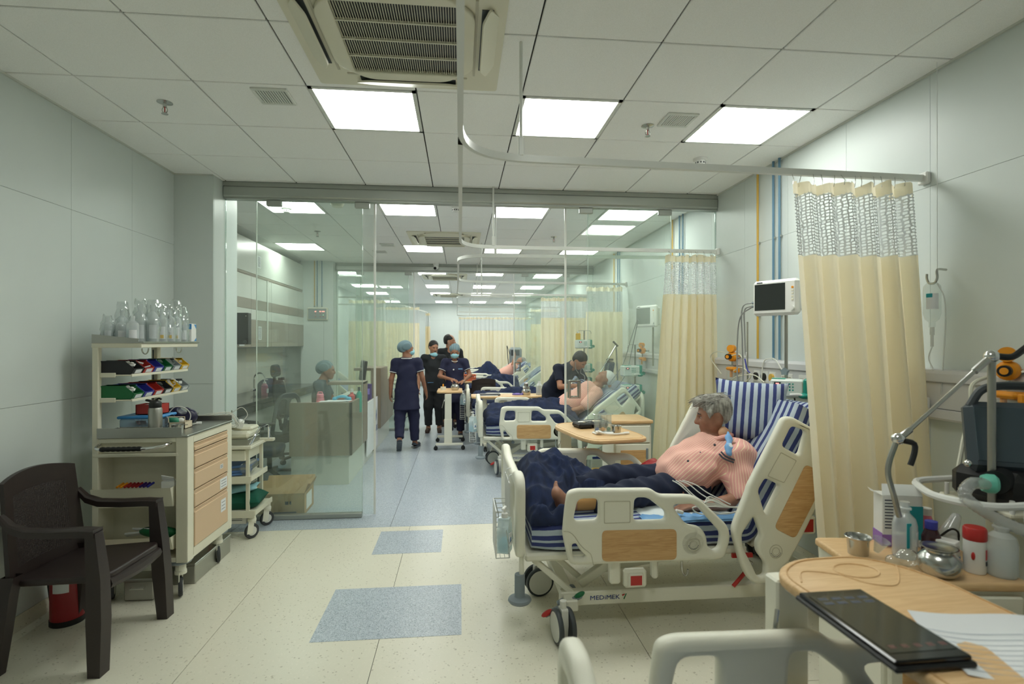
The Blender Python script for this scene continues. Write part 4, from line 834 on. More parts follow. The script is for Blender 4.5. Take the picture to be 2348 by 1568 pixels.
g = G(); g.tube(bez([(-.17, .27, .9505), (-.12, .33, .9505), (-.04, .30, .9505), (.0, .24, .9505), (.06, .22, .9505), (.12, .27, .9505), (.17, .33, .9505)], 40), .0022, 5); g.obj('moulded_groove', 'laminate', ot0); g = G(); g.tube([(.03+.06*math.cos(a), .315+.045*math.sin(a), .9505) for a in np.linspace(0, 2*PI, 28)[:-1]], .0022, 5, True); g.obj('moulded_groove', 'laminate', ot0)
overbed('tan overbed table with steel pot behind which the masked nurse works', (-.16, 8.25, 0), 0, rr4(-.19, .19, -.3, .3, .07), .86, (-.02, -.28), [((-.2, -.33), (.2, -.33)), ((-.2, .33), (.2, .33))], False)
overbed('long tan table with steel flask between the second and third beds', (.78, 7.95, 0), PI/2, rr4(-.22, .22, -.62, .62, .06), .80, (0, .42), [((-.2, .42), (.2, .42))], False)
overbed('tan overbed table carrying the orange basket', (.10, 10.2, 0), 0, rr4(-.25, .25, -.25, .25, .06), .86, (.0, -.0), [((-.2, -.25), (.2, -.25))], False)
# ================================================================ LEFT SIDE
def gobj(name, m, parent, fn, **k): g = G(); fn(g); return g.obj(name, m, parent, **k)
# ---- plastic armchair
def weave_mat():
    m = mat('brown_weave', (44, 35, 33), .5); n = NT(m); t = n.new('ShaderNodeTexBrick', i_Scale=60.); t.inputs['Mortar Size'].default_value = .03; t.offset = .5
    n.l(n.co(), t.inputs['Vector']); t2 = n.new('ShaderNodeTexVoronoi', i_Scale=95.); t2.inputs['Randomness'].default_value = .15; n.l(n.co(scale=(.3, 1, 1.3)), t2.inputs['Vector']); n.bump(t2.outputs['Distance'], 1., .004)
weave_mat()
def armchair(label, loc, rz, sc=1):
    t = thing('plastic_armchair', label, 'chair', loc, rz, 'brown plastic armchairs'); t.scale = (sc,)*3; m = 'brown_plastic'
    seat = panel('seat', rpoly([(-.22, -.215), (.20, -.235), (.235, -.18), (.235, .18), (.20, .235), (-.22, .215)], .05, 4), [], .035, .012, m, t, 'xy'); seat.location = (0, 0, .425); seat.rotation_euler = (0, -.05, 0)
    gobj('seat_apron', m, t, lambda g: (g.tube(bez([(.215, -.2, .40), (.235, 0, .395), (.215, .2, .40)], 12), [.03]*12, 8)))
    # backrest frame: curved in plan
    def bp(u, z):  # u in -1..1 across the width
        lean = -.195-.05*(z-.42)/.48; return (lean-.035*(1-u*u), u*(.245-.02*(z-.42)/.48), z+.035*(1-u*u)*((z-.42)/.48))
    def sheet(g, u0, u1, z0, z1, th, nu=12, nz=10):
        A = np.array([[bp(u, z) for u in np.linspace(u0, u1, nu)] for z in np.linspace(z0, z1, nz)]); B = A-np.array((th, 0, 0)); g.grid(A); g.grid(B[:, ::-1])
        for a, b in ((A[0], B[0]), (B[-1], A[-1])): g.grid(np.array([a, b]))
        for a, b in ((A[:, 0], B[:, 0]), (A[:, -1], B[:, -1])): g.grid(np.array([b, a]))
    gobj('backrest_frame', m, t, lambda g: (sheet(g, -1, -.72, .40, .90, .022, 5), sheet(g, .72, 1, .40, .90, .022, 5), sheet(g, -.72, .72, .81, .90, .022), sheet(g, -.72, .72, .40, .475, .022)))
    gobj('woven_panel', 'brown_weave', t, lambda g: sheet(g, -.72, .72, .475, .81, .014), smooth=50)
    for s_ in (-1, 1):
        y = s_*.245
        gobj('armrest', m, t, lambda g: (g.grid(np.array([[(x, y+s_*q[0]*w_, z+q[1]) for q in ((-1, -.018), (1, -.018), (1, .012), (.6, .02), (-.6, .02), (-1, .012), (-1, -.018))] for x, z, w_ in ((-.235, .74, .018), (-.19, .695, .024), (-.12, .672, .028), (0, .668, .03), (.14, .672, .034), (.205, .668, .034))])),
                                         g.add([(.205, y+s_*q*.034, z) for q, z in ((-1, .65), (1, .65), (1, .688), (-1, .688))], [(0, 1, 2, 3)])))
        # front leg runs from the armrest to the floor
        def leg(g, pts, w0):
            P = []
            for x, yy, z, a, b in pts: P.append([(x-a, yy-b, z), (x+a, yy-b, z), (x+a, yy+b, z), (x-a, yy+b, z), (x-a, yy-b, z)])
            g.grid(np.array(P)); g.add(P[-1][:4], [(0, 1, 2, 3)])
        gobj('leg', m, t, lambda g: leg(g, [(.185, y, .67, .024, .028), (.205, y, .45, .034, .034), (.215, y+s_*.01, .25, .036, .036), (.225, y+s_*.025, 0, .028, .034)], 0))
        gobj('leg', m, t, lambda g: leg(g, [(-.205, y*.92, .46, .03, .028), (-.22, y*.96, .38, .034, .028), (-.235, y*1.0, .2, .032, .026), (-.255, y*1.04, 0, .026, .026)], 0))
    return t
armchair('dark brown plastic armchair with woven back in the left foreground', (-1.93, 3.0, 0), -.04)
armchair('brown plastic chair whose back shows between the far beds', (.35, 9.95, 0), PI/2+.3)
# ---- fire extinguisher and steel boxes under the cart
t = thing('fire_extinguisher', 'red fire extinguisher on the floor behind the brown chair', 'fire extinguisher', (-2.22, 3.26, 0)); gobj('cylinder', 'red_dark', t, lambda g: g.lathe([(.001, .0), (.078, 0), (.08, .02), (.08, .33), (.065, .37), (.025, .39), (.022, .42), (.001, .42)], 24)); gobj('base_ring', 'black', t, lambda g: g.lathe([(.07, 0), (.083, 0), (.083, .03), (.07, .03)], 24)); gobj('valve', 'steel', t, lambda g: (g.box((0, 0, .435), (.03, .03, .04), None, .004), g.box((.04, 0, .46), (.11, .018, .012), None, .003), g.box((.035, 0, .44), (.1, .018, .01), None, .003)))
gobj('hose', 'black', t, lambda g: g.tube(bez([(-.02, 0, .43), (-.09, 0, .4), (-.1, 0, .25), (-.085, 0, .1)], 14), .009, 8)); gobj('label_sticker', 'paper', t, lambda g: g.add([(.0806*math.cos(a), .0806*math.sin(a), z) for z in (.19, .26) for a in np.linspace(-1.9, -.9, 7)], [(i, i+1, 8+i, 7+i) for i in range(6)]), smooth=60)
t = thing('steel_box', 'small lidded steel instrument box on the floor under the cart', 'box', (-1.96, 3.53, 0), 0, 'steel boxes'); gobj('body', 'steel_brushed', t, lambda g: g.box((0, 0, .06), (.17, .12, .12), None, .006)); gobj('lid', 'steel_brushed', t, lambda g: g.box((0, 0, .125), (.176, .126, .02), None, .005)); gobj('handle', 'steel', t, lambda g: g.tube([(-.04, -.066, .09), (-.04, -.08, .08), (.04, -.08, .08), (.04, -.066, .09)], .003, 6))
t = thing('steel_box', 'long low steel box on the floor below the drawers', 'box', (-1.83, 3.95, 0), 0, 'steel boxes'); gobj('body', 'steel_brushed', t, lambda g: g.bx(-.10, .1, -.27, .27, 0, .12, .004)); gobj('lid', 'steel_brushed', t, lambda g: g.bx(-.104, .104, -.274, .274, .12, .135, .004))
# ---- crash cart
CX0, CX1, CY0, CY1 = -2.215, -1.665, 3.45, 4.08
t = thing('crash_cart', 'cream emergency cart with beige drawers, shelves and overhead racks', 'medical cart', (-1.94, 3.76, 0)); cart = t; O = V3(-1.94, 3.76, 0)
def cb(name, m, fn, **k):
    g = G(); g.T = (np.eye(3), -O); fn(g); return g.obj(name, m, cart, **k)
cb('frame', 'cart_cream', lambda g: (g.bx(CX0, CX0+.035, CY0, CY0+.035, .23, 1.57, .003), g.bx(-1.735, -1.665, CY0, CY0+.075, .23, 1.0, .003), g.bx(CX0, CX1, CY1-.03, CY1, .23, 1.0, .003), g.bx(CX0+.002, CX0+.02, CY0+.004, CY1-.003, .24, .99), g.bx(CX0+.003, CX1-.003, CY0+.004, CY1-.003, .235, .262), g.bx(CX0+.003, CX1-.003, CY0+.004, CY1-.003, .97, .999, .003), g.bx(CX0+.002, -1.72, CY0-.002, CY0+.02, .885, .905, .003), g.bx(CX0, -1.735, CY0+.035, CY0+.055, .905, .97)))
cb('inner_back', 'cart_cream', lambda g: (g.bx(CX0+.02, -1.735, 3.62, 3.64, .26, .9), g.bx(-1.74, -1.735, CY0+.07, 3.64, .26, .9)))
cb('side_panel', 'cart_cream', lambda g: (g.bx(CX1-.006, CX1+.001, CY0+.07, 3.523, .252, .992), g.bx(CX1-.006, CX1+.001, 4.002, CY1-.001, .252, .992), g.bx(CX1-.006, CX1+.0015, 3.523, 4.002, .957, .992), g.bx(CX1-.006, CX1+.0015, 3.523, 4.002, .252, .299)))
for z0, z1 in ((.58, .70), (.315, .40)): cb('front_bin', 'cart_cream', lambda g: (g.add([(x, y, z) for x in (CX0+.01, -1.75) for y, z in ((3.45, z0), (3.62, z0), (3.62, z1), (3.418, z1), (3.45, z0+.01), (3.424, z1-.002))], [(0, 3, 9, 6), (0, 1, 7, 6), (0, 1, 2, 3), (6, 9, 8, 7)])), recalc=True)
zs = [.955, .90, .79, .66, .545, .30]
for i, (z1, z0) in enumerate(zip(zs, zs[1:])):
    d = cb('drawer', 'drawer_beige', lambda g: (g.bx(CX1-.003, CX1+.008, 3.525, 4.0, z0+.003, z1-.028, .003), g.bx(CX1-.003, CX1+.002, 3.525, 4.0, z1-.03, z1-.004), g.box((CX1+.003, 3.7625, z1-.006), (.014, .475, .006), None, .002)))
    if i in (2, 3, 4):
        w_ = {2: (.86, .045, .028), 3: (.93, .11, .07), 4: (.92, .075, .085)}[i]; y = 3.525+.475*w_[0]-.04
        s_ = cb('drawer_label', 'paper', lambda g: g.box((CX1+.009, min(y, 3.99-w_[1]/2), (z0+z1)/2+(.02 if i == 4 else -.005)), (.002, w_[1], w_[2]))); 
        ln = cb('label_print', 'ink', lambda g: [g.box((CX1+.0103, min(y, 3.99-w_[1]/2), (z0+z1)/2+(.02 if i == 4 else -.005)+(q-1)*w_[2]*.27), (.0006, w_[1]*.7, .003)) for q in range(3)])
tray = cb('steel_worktop', 'steel_brushed', lambda g: (g.bx(CX0+.03, CX1+.004, CY0-.004, CY1+.01, 1.0, 1.014, .003), g.bx(CX0+.03, -1.70, CY0-.006, CY0-.001, 1.0, 1.062, .002), g.bx(CX0+.03, CX1, CY1+.004, CY1+.009, 1.0, 1.05, .002)))
h = cb('push_handle', 'chrome', lambda g: g.tube(bez([(-2.17, 3.45, .965), (-2.165, 3.415, .955), (-2.13, 3.395, .945), (-1.9, 3.39, .945), (-1.8, 3.4, .955), (-1.77, 3.42, .962), (-1.765, 3.45, .965)], 24), .0095, 10))
cb('handle_grip', 'black', lambda g: g.tube([(x, 3.392, .945) for x in np.linspace(-2.13, -1.9, 25)], [.015 if i % 3 else .0125 for i in range(25)], 12))
cb('upright', 'cart_cream', lambda g: g.bx(CX0, CX0+.04, CY1-.01, CY1+.04, .95, 1.57, .003))
cb('upright_slot', 'dark_grey', lambda g: g.bx(CX0+.01, CX0+.018, CY1-.0115, CY1-.0095, 1.1, 1.53))
cb('top_shelf', 'cart_cream', lambda g: g.bx(CX0-.003, -1.93, CY0-.003, 4.143, 1.55, 1.578, .003)); cb('top_tray', 'steel_brushed', lambda g: (g.bx(CX0, -1.92, CY0-.003, 4.145, 1.578, 1.588), g.add([(CX0, CY0-.003, 1.588), (-1.95, CY0-.003, 1.588), (-1.945, CY0-.003, 1.605), (CX0, CY0-.003, 1.632)], [(0, 1, 2, 3)]), g.bx(CX0, CX0+.004, CY0, 4.14, 1.588, 1.63)))
cb('shelf_hook', 'steel', lambda g: [g.tube([(-1.95, y+.035*math.cos(a), 1.545-.035*math.sin(a)) for a in np.linspace(0, PI, 11)], .004, 6) for y in (3.52, 3.92)])
for z in (1.385, 1.232): cb('bin_shelf', 'cart_cream', lambda g: (g.bx(CX0+.035, -2.0, CY0+.02, 4.14, z-.008, z, .002), g.bx(CX0+.035, -2.09, CY0+.012, CY0+.02, z-.016, z+.012, .002), g.bx(-2.004, -1.998, CY0+.02, 4.14, z-.012, z+.004)))
def cart_caster(parent, x, y, ang=0, bump=True):
    if bump: gobj('bumper_disc', 'grey_plastic', parent, lambda g: g.lathe([(.001, .235), (.06, .235), (.066, .222), (.06, .21), (.001, .21)], 20, (x, y, 0)))
    f = gobj('caster_fork', 'cream', parent, lambda g: (g.lathe([(.001, .21), (.026, .21), (.03, .2), (.03, .165), (.034, .16), (.034, .14), (.001, .14)], 16, (x, y, 0)), g.box((x, y+.02, .095), (.05, .006, .11), rotm(0, .15, ang), .002), g.box((x, y-.02, .095), (.05, .006, .11), rotm(0, .15, ang), .002)))
    gobj('wheel', 'rubber', parent, lambda g: g.lathe([(.001, -.008), (.035, -.012), (.056, -.012), (.06, -.006), (.06, .006), (.056, .012), (.035, .012), (.001, .008)], 24, (x, y, .06), rotm(0, 0, ang)@rotm(PI/2, 0, 0))); gobj('hub', 'caster_white', parent, lambda g: g.lathe([(.001, -.014), (.036, -.0125), (.036, .0125), (.001, .014)], 20, (x, y, .06), rotm(0, 0, ang)@rotm(PI/2, 0, 0)))
for x, y, a in ((-1.74, 3.52, 2.0), (-1.74, 4.03, 2.1), (-2.14, 3.52, 2.0), (-2.14, 4.03, 1.9)): cart_caster(cart, x-O[0], y-O[1], a)
gobj('brake_tab', 'red', cart, lambda g: g.box((-1.79-O[0], 4.02-O[1], .18), (.012, .03, .08), None, .003))
# ---- storage bins
def bin_(label, y, z, m, fill):
    t = thing('storage_bin', label, 'storage bin', (-2.10, y, z), 0, 'coloured storage bins'); d, w_, h = .22, .104, .082
    side = [(-d/2, .0), (d/2-.02, 0), (d/2, .036), (d/2-.055, h), (-d/2, h)]
    gobj('shell', m, t, lambda g: (g.prism(side, .004, (0, -w_/2, 0)), g.prism(side, .004, (0, w_/2-.004, 0)), g.bx(-d/2, d/2-.02, -w_/2, w_/2, 0, .004), g.bx(-d/2, -d/2+.004, -w_/2, w_/2, 0, h), g.box((d/2-.01, 0, .018), (.004, w_, .041), rotm(0, .5, 0)), g.bx(-d/2-.003, d/2-.05, -w_/2-.004, -w_/2+.004, h-.006, h+.002), g.bx(-d/2-.003, d/2-.05, w_/2-.004, w_/2+.004, h-.006, h+.002)))
    gobj('label_card', 'paper', t, lambda g: g.box((d/2-.006, 0, .018), (.002, w_*.62, .024), rotm(0, .5, 0))); 
    if fill:
        rr = random.Random(y*100); 
        def f(g):
            for k in range(9): g.box((rr.uniform(-.06, .08), rr.uniform(-.03, .03), rr.uniform(.03, .075)), (rr.uniform(.03, .07), rr.uniform(.012, .03), .008), rotm(rr.uniform(-.6, .6), rr.uniform(-.6, .6), rr.uniform(0, 3)), .002)
        gobj('contents', fill, t, f)
row1 = [('black', 'white'), ('red', 'paper'), ('blue', None), ('green', 'clear_plastic'), ('grey', 'clear_plastic'), ('yellow', 'tube_plastic')]; row2 = [('green', 'white'), ('blue', None), ('red', None), ('black', 'clear_plastic'), ('yellow', 'tube_plastic'), ('grey', 'white')]
for k, (c_, f) in enumerate(row1): bin_('%s plastic bin on the upper rack of the cart' % c_, 3.53+.113*k, 1.385, c_+'_bin', f)
for k, (c_, f) in enumerate(row2): bin_('%s plastic bin on the lower rack of the cart' % c_, 3.53+.113*k, 1.232, c_+'_bin', f)
# ---- saline bottles on top
def saline(label, x, y, h, r, bag, lab=None):
    z = 1.588; t = thing('saline_bottle', label, 'bottle', (x, y, z), 0, 'wrapped saline bottles')
    gobj('bottle', 'frosted_bottle', t, lambda g: g.lathe([(.001, 0), (r, 0), (r, h*.62), (r*.9, h*.72), (r*.35, h*.82), (r*.33, h*.9), (r*.4, h*.9), (r*.38, h), (.001, h)], 18))
    gobj('contents', 'pale_liquid', t, lambda g: g.lathe([(.001, .004), (r*.9, .004), (r*.9, h*.5), (.001, h*.5)], 14))
    gobj('label_sticker', 'paper', t, lambda g: g.add([((r+.0008)*math.cos(a), (r+.0008)*math.sin(a), q) for q in (h*.08, h*.45) for a in np.linspace(-1.6, -.4, 6)], [(i, i+1, 7+i, 6+i) for i in range(5)]), smooth=60)
    if lab: gobj('label_print', lab, t, lambda g: g.add([((r+.0016)*math.cos(a), (r+.0016)*math.sin(a), q) for q in (h*.1, h*.2) for a in np.linspace(-1.3, -.7, 4)], [(i, i+1, 5+i, 4+i) for i in range(3)]), smooth=60)
    if bag:
        n, k = 18, 14; P = np.zeros((k, n+1, 3)); sd = x*31+y*17
        for i in range(k):
            f = i/(k-1); R = r*1.25*(1-.45*f**3); zz = (h*bag*.9)*f
            for j in range(n+1): a = 2*PI*(j % n)/n; q = R*(1+.32*mnoise.noise((math.cos(a)*2.2+sd, math.sin(a)*2.2, f*6))*min(1, f*3)); P[i, j] = (q*math.cos(a), q*math.sin(a), zz+.02*mnoise.noise((a, sd, f*3))*f)
        gobj('plastic_wrap', 'crinkle_plastic', t, lambda g: g.grid(P), smooth=20, recalc=False)
for a in (('small clear bottle in crinkled wrap at the near end of the top shelf', -2.17, 3.52, .15, .03, 1.2), ('short clear bottle with plain label near the steel lip', -2.10, 3.54, .15, .034, None), ('tall wrapped bottle, second from the near end of the shelf', -2.13, 3.60, .20, .036, 1.4), ('uncapped squat bottle at the front of the top shelf', -2.03, 3.53, .16, .035, None),
          ('tall clear bottle with black neck print, left of a pair', -2.06, 3.66, .24, .036, 1.25), ('tall clear bottle with black neck print, right of a pair', -2.0, 3.69, .24, .036, 1.25), ('cloudy bottle with yellow mark, first of the row', -1.99, 3.77, .22, .038, 1.25, 'yellow_bin'), ('cloudy bottle with yellow mark, second of the row', -1.98, 3.85, .22, .038, 1.28, 'yellow_bin'), ('cloudy bottle with yellow mark, third of the row', -1.98, 3.93, .22, .038, 1.45, 'yellow_bin'), ('wrapped bottle with square printed label near the box', -1.97, 4.01, .18, .033, 1.5), ('small sachet-wrapped bottle with blue tip before the box', -1.97, 4.07, .12, .024, 1.2)): saline(*a)
t = thing('carton', 'white and blue carton at the far end of the top shelf', 'box', (-2.02, 4.085, 1.588), 0); gobj('carton_body', 'white', t, lambda g: g.bx(-.1, .09, -.035, .035, 0, .13, .002)); gobj('blue_print', 'plastic_blue', t, lambda g: (g.add([(.0908, .0, .125), (.0908, .034, .125), (.0908, .034, .09)], [(0, 1, 2)]), g.add([(.0908, 0, .004), (.0908, .034, .004), (.0908, .034, .03)], [(0, 1, 2)]), g.bx(.05, .0905, -.0358, -.035, .09, .128)))
# ---- things on the worktop
zt = 1.014
t = thing('steel_flask', 'brushed steel water flask with black lid on the cart worktop', 'flask', (-1.88, 3.50, zt)); gobj('flask_body', 'steel_brushed', t, lambda g: g.lathe([(.001, 0), (.036, 0), (.0375, .006), (.0375, .155), (.033, .165), (.001, .165)], 26)); gobj('lid', 'jug_black', t, lambda g: (g.lathe([(.033, .165), (.034, .17), (.034, .195), (.028, .205), (.015, .212), (.001, .212)], 22), g.box((-.02, -.005, .205), (.07, .024, .012), rotm(0, .25, 0), .005), g.tube(bez([(.0, 0, .208), (.02, 0, .222), (.036, 0, .215)], 8), .006, 6)))
t = thing('storage_box', 'blue lidded clear plastic box on the cart worktop', 'box', (-2.045, 3.72, zt)); gobj('tub', 'blue_tub', t, lambda g: g.box((0, 0, .04), (.24, .20, .08), None, .01)); gobj('lid', 'plastic_blue', t, lambda g: g.box((0, 0, .088), (.26, .215, .018), None, .006)); gobj('contents', 'paper', t, lambda g: [g.box((x, y, .03), (.07, .05, .03), rotm(0, 0, a), .004) for x, y, a in ((-.05, -.05, .3), (.03, -.04, .1), (.05, .05, 1.))]); gobj('red_packet', 'red', t, lambda g: g.box((-.01, -.06, .05), (.06, .02, .025), None, .003))
t = thing('red_box', 'open red plastic box stacked on the blue-lidded box', 'box', (-2.02, 3.73, zt+.099)); gobj('box_wall', 'red_bin', t, lambda g: (g.bx(-.075, .075, -.055, -.05, 0, .065), g.bx(-.075, .075, .05, .055, 0, .065), g.bx(-.075, -.07, -.055, .055, 0, .065), g.bx(.07, .075, -.055, .055, 0, .065), g.bx(-.075, .075, -.055, .055, 0, .005))); gobj('contents', 'paper', t, lambda g: g.box((0, 0, .045), (.11, .08, .03), None, .005))
t = thing('steel_tray', 'low steel instrument tray behind the worktop lip', 'tray', (-2.04, 3.54, zt)); gobj('dish', 'steel', t, lambda g: (g.bx(-.115, .115, -.07, .07, 0, .004), *[g.bx(a, b, c_, d, 0, .026, .002) for a, b, c_, d in ((-.12, .12, -.075, -.068), (-.12, .12, .068, .075), (-.12, -.113, -.07, .07), (.113, .12, -.07, .07))])); gobj('rim', 'steel', t, lambda g: g.tube([(x, y, .027) for x, y in rpoly([(-.12, -.075), (.12, -.075), (.12, .075), (-.12, .075)], .02, 4)], .003, 6, True)); gobj('instruments', 'steel_brushed', t, lambda g: [g.box((x, y, .01), (.12, .008, .006), rotm(0, 0, a)) for x, y, a in ((-.02, .01, .3), (.03, -.02, -.2), (0, .03, .1))])
t = thing('blood_pressure_monitor', 'dark navy moulded case with round handle hole on the cart', 'medical case', (-1.95, 3.93, zt)); s_ = SDF((-.13, -.07, -.01), (.13, .07, .14), .005); s_.ell((0, 0, .06), (.115, .05, .062), k=.01).ell((-.02, 0, .03), (.105, .055, .04), k=.03).ell((.03, 0, .095), (.035, .12, .018), rotm(0, .5, 0), k=.01, op='s').cut((0, 0, .0), (0, 0, -1)); s_.build('case', ['navy_case'], t); gobj('badge', 'chrome', t, lambda g: g.cyl((.03, -.046, .045), (.03, -.054, .045), .008, n=14)); gobj('label_sticker', 'grey_bin', t, lambda g: g.box((-.07, -.05, .06), (.05, .012, .035), rotm(0, 0, -.3), .004))
gobj('power_cable', 'cable_white', t, lambda g: g.tube(bez([(-.06, -.05, .045), (-.04, -.07, .08), (.0, -.06, .125), (.06, -.05, .115), (.1, -.06, .07), (.09, -.08, .02), (.03, -.09, .006), (.1, -.1, .006), (.14, -.06, .01)], 50), .0035, 6)); gobj('cable_plug', 'white', t, lambda g: g.box((.15, -.05, .012), (.035, .018, .018), rotm(0, 0, .4), .004))
t = thing('sphygmomanometer', 'beige basket holding a green bulb blood pressure gauge', 'blood pressure gauge', (-1.85, 3.74, zt)); gobj('basket', 'biscuit', t, lambda g: (g.bx(-.05, .05, -.05, -.046, 0, .045), g.bx(-.05, .05, .046, .05, 0, .045), g.bx(-.05, -.046, -.05, .05, 0, .045), g.bx(.046, .05, -.05, .05, 0, .045), g.bx(-.05, .05, -.05, .05, 0, .004), g.tube([(-.05, -.05, .045), (-.05, -.05, .08), (.05, -.05, .08), (.05, -.05, .045)], .004, 6))); gobj('bulb', 'bulb_green', t, lambda g: g.ell((-.035, -.02, .055), (.038, .024, .024), 14, 10, rotm(0, .3, .2))); gobj('gauge', 'grey_plastic', t, lambda g: (g.cyl((-.085, -.045, .06), (-.085, -.03, .062), .03, n=20), g.cyl((-.085, -.047, .06), (-.085, -.045, .06), .026, n=20))); gobj('tubing', 'black', t, lambda g: g.tube(bez([(-.07, -.02, .06), (-.06, .0, .085), (-.04, .0, .08), (-.03, -.01, .07)], 12), .004, 6)); gobj('cotton', 'white', t, lambda g: g.ell((.0, 0, .05), (.025, .02, .018)))
t = thing('steel_cup', 'small steel cup at the front of the cart worktop', 'cup', (-1.775, 3.55, zt)); gobj('cup_wall', 'steel', t, lambda g: g.lathe([(.001, 0), (.03, 0), (.036, .05), (.039, .052), (.036, .052), (.029, .004), (.001, .004)], 22)); gobj('handle', 'steel', t, lambda g: g.box((.045, -.0, .048), (.03, .012, .003)))
t = thing('cotton_swab', 'white cotton piece lying by the steel cup', 'cotton', (-1.80, 3.48, zt)); s_ = SDF((-.04, -.03, -.01), (.04, .03, .04), .004); s_.ell((-.01, 0, .012), (.02, .014, .014), k=.01).ell((.015, 0, .008), (.02, .01, .008), k=.015).cut((0, 0, 0), (0, 0, -1)); s_.build('cotton_lump', ['white'], t)
t = thing('vial', 'tiny clear vial next to the steel flask', 'vial', (-1.83, 3.545, zt)); gobj('glass_body', 'clear_plastic', t, lambda g: g.lathe([(.001, 0), (.009, 0), (.009, .03), (.004, .036), (.004, .05), (.001, .05)], 12)); gobj('label_sticker', 'bluefolder', t, lambda g: g.lathe([(.0092, .006), (.0094, .006), (.0094, .022), (.0092, .022)], 12))
t = thing('marker_set', 'row of coloured pens lying in the upper front bin of the cart', 'pens', (-1.98, 3.46, .70)); 
for k in range(9): gobj('pen', ['orange', 'orange', 'red_bin', 'red_dark', 'red_dark', 'red_dark', 'purple_dark', 'purple_dark', 'blue_bin'][k], t, lambda g: g.cyl((-.10+.022*k, 0, .0), (-.09+.022*k, .05, .012), .007, n=8))
t = thing('medicine_carton', 'open white medicine carton in the upper front bin of the cart', 'box', (-1.79, 3.49, .66)); gobj('carton_body', 'white', t, lambda g: g.box((0, 0, .035), (.075, .06, .07), rotm(0, 0, .1), .002)); gobj('flap', 'paper', t, lambda g: g.box((.0, -.02, .085), (.07, .004, .045), rotm(.7, .2, .1)))
t = thing('oxygen_mask', 'green rubber sheet lying in the lower front bin of the cart', 'rubber sheet', (-1.86, 3.51, .33)); s_ = SDF((-.13, -.07, -.01), (.13, .09, .11), .006); s_.ell((0, 0, .075), (.115, .05, .035), rotm(-.5, .1, .1), k=.01); s_.build('sheet_body', ['green'], t)
t = thing('packet', 'white paper packets in the lower front bin of the cart', 'packet', (-1.98, 3.51, .40)); gobj('packet_body', 'paper', t, lambda g: (g.box((0, 0, .0), (.14, .07, .012), rotm(-.5, 0, .3), .003), g.box((.04, .01, .02), (.14, .07, .012), rotm(-.4, .1, .1), .003)))
# ---- ECG trolley
t = thing('ecg_trolley', 'cream wheeled trolley with shelves standing before the left glass pane', 'medical trolley', (-1.80, 4.62, 0)); ecg = t
gobj('frame', 'cart_cream', t, lambda g: (g.bx(-.24, .13, -.17, .19, .725, .75, .004), g.bx(-.24, .20, .14, .19, .735, .76, .004), g.bx(-.24, .13, -.17, .19, .475, .50, .004), g.bx(-.24, .16, -.17, .22, .20, .225, .004), *[g.bx(x-.012, x+.012, y-.012, y+.012, .2, .74) for x, y in ((-.22, -.15), (.09, -.12), (.09, .17), (-.22, .17))]))
gobj('shelf_lip', 'cart_cream', t, lambda g: (g.bx(-.24, .13, -.175, -.165, .455, .51), g.bx(.125, .135, -.17, .19, .47, .51))); gobj('shelf_lip', 'cart_cream', t, lambda g: (g.bx(-.24, .16, -.175, -.165, .18, .235), g.bx(.155, .165, -.17, .22, .195, .235)))
gobj('drawer', 'cart_cream', t, lambda g: g.bx(-.22, .08, -.15, .16, .63, .715, .004)); gobj('push_handle', 'chrome', t, lambda g: g.tube(bez([(.10, -.10, .75), (.13, -.07, .83), (.15, -.02, .875), (.17, .06, .885), (.17, .12, .86), (.16, .15, .76)], 22), .009, 8)); gobj('handle_grip', 'black', t, lambda g: g.tube([(.15+.02*q, -.01+.08*q, .877+.009*math.sin(q*3)) for q in np.linspace(0, 1, 9)], .0125, 10))
gobj('pole', 'steel', t, lambda g: g.cyl((-.14, -.18, .12), (-.14, -.18, .98), .010, n=10)); gobj('pole_clamp', 'grey_plastic', t, lambda g: g.ell((-.15, -.195, .735), (.022, .02, .02)))
gobj('cable_arm', 'steel', t, lambda g: (g.tube([(-.14, -.18, .98), (-.26, -.2, 1.0)], .005, 6), g.tube([(-.14, -.18, .98), (-.02, -.16, 1.01)], .005, 6), g.cyl((-.02, -.16, .99), (-.02, -.16, 1.04), .005, n=6), g.cyl((-.26, -.2, .98), (-.26, -.2, 1.03), .005, n=6)))
def loops(g):
    rr = random.Random(3)
    for k in range(7):
        z = .99+rr.uniform(-.02, .02); g.tube(bez([(-.26+rr.uniform(-.02, .02), -.2, z), (-.16, -.21+rr.uniform(-.02, .02), z+rr.uniform(0, .03)), (-.03, -.17, z+.02), (.0+rr.uniform(-.02, .03), -.15, z-.04-rr.uniform(0, .05)), (-.12, -.19, z-.03), (-.25, -.2, z-.02)], 30), .003, 5)
    g.tube(bez([(-.02, -.16, 1.02), (.05, -.14, 1.06), (.09, -.13, 1.0), (.05, -.15, .94)], 20), .003, 5); g.tube(bez([(-.14, -.2, .98), (-.25, -.21, .85), (-.26, -.2, .72), (-.12, -.2, .62), (-.06, -.2, .5), (-.1, -.2, .40), (-.2, -.2, .38)], 40), .0035, 5); g.tube(bez([(-.13, -.19, .97), (-.06, -.18, .9), (.05, -.1, .85)], 16), .0025, 5)
gobj('lead_cables', 'cable_white', t, loops)
t = thing('ecg_machine', 'off-white ECG machine on top of the trolley', 'medical device', (-1.86, 4.63, .75)); gobj('metal_tray', 'steel_brushed', t, lambda g: g.box((0, 0, .025), (.30, .25, .05), None, .004)); gobj('casing', 'cart_cream', t, lambda g: (g.box((0, 0, .08), (.31, .26, .06), None, .02), g.box((.03, .03, .12), (.24, .18, .035), None, .015))); gobj('keypad', 'cream_dark', t, lambda g: g.box((-.03, -.05, .138), (.16, .06, .004))); gobj('lead_block', 'white', t, lambda g: g.box((.08, -.10, .17), (.045, .05, .07), rotm(.3, .3, .4), .008))
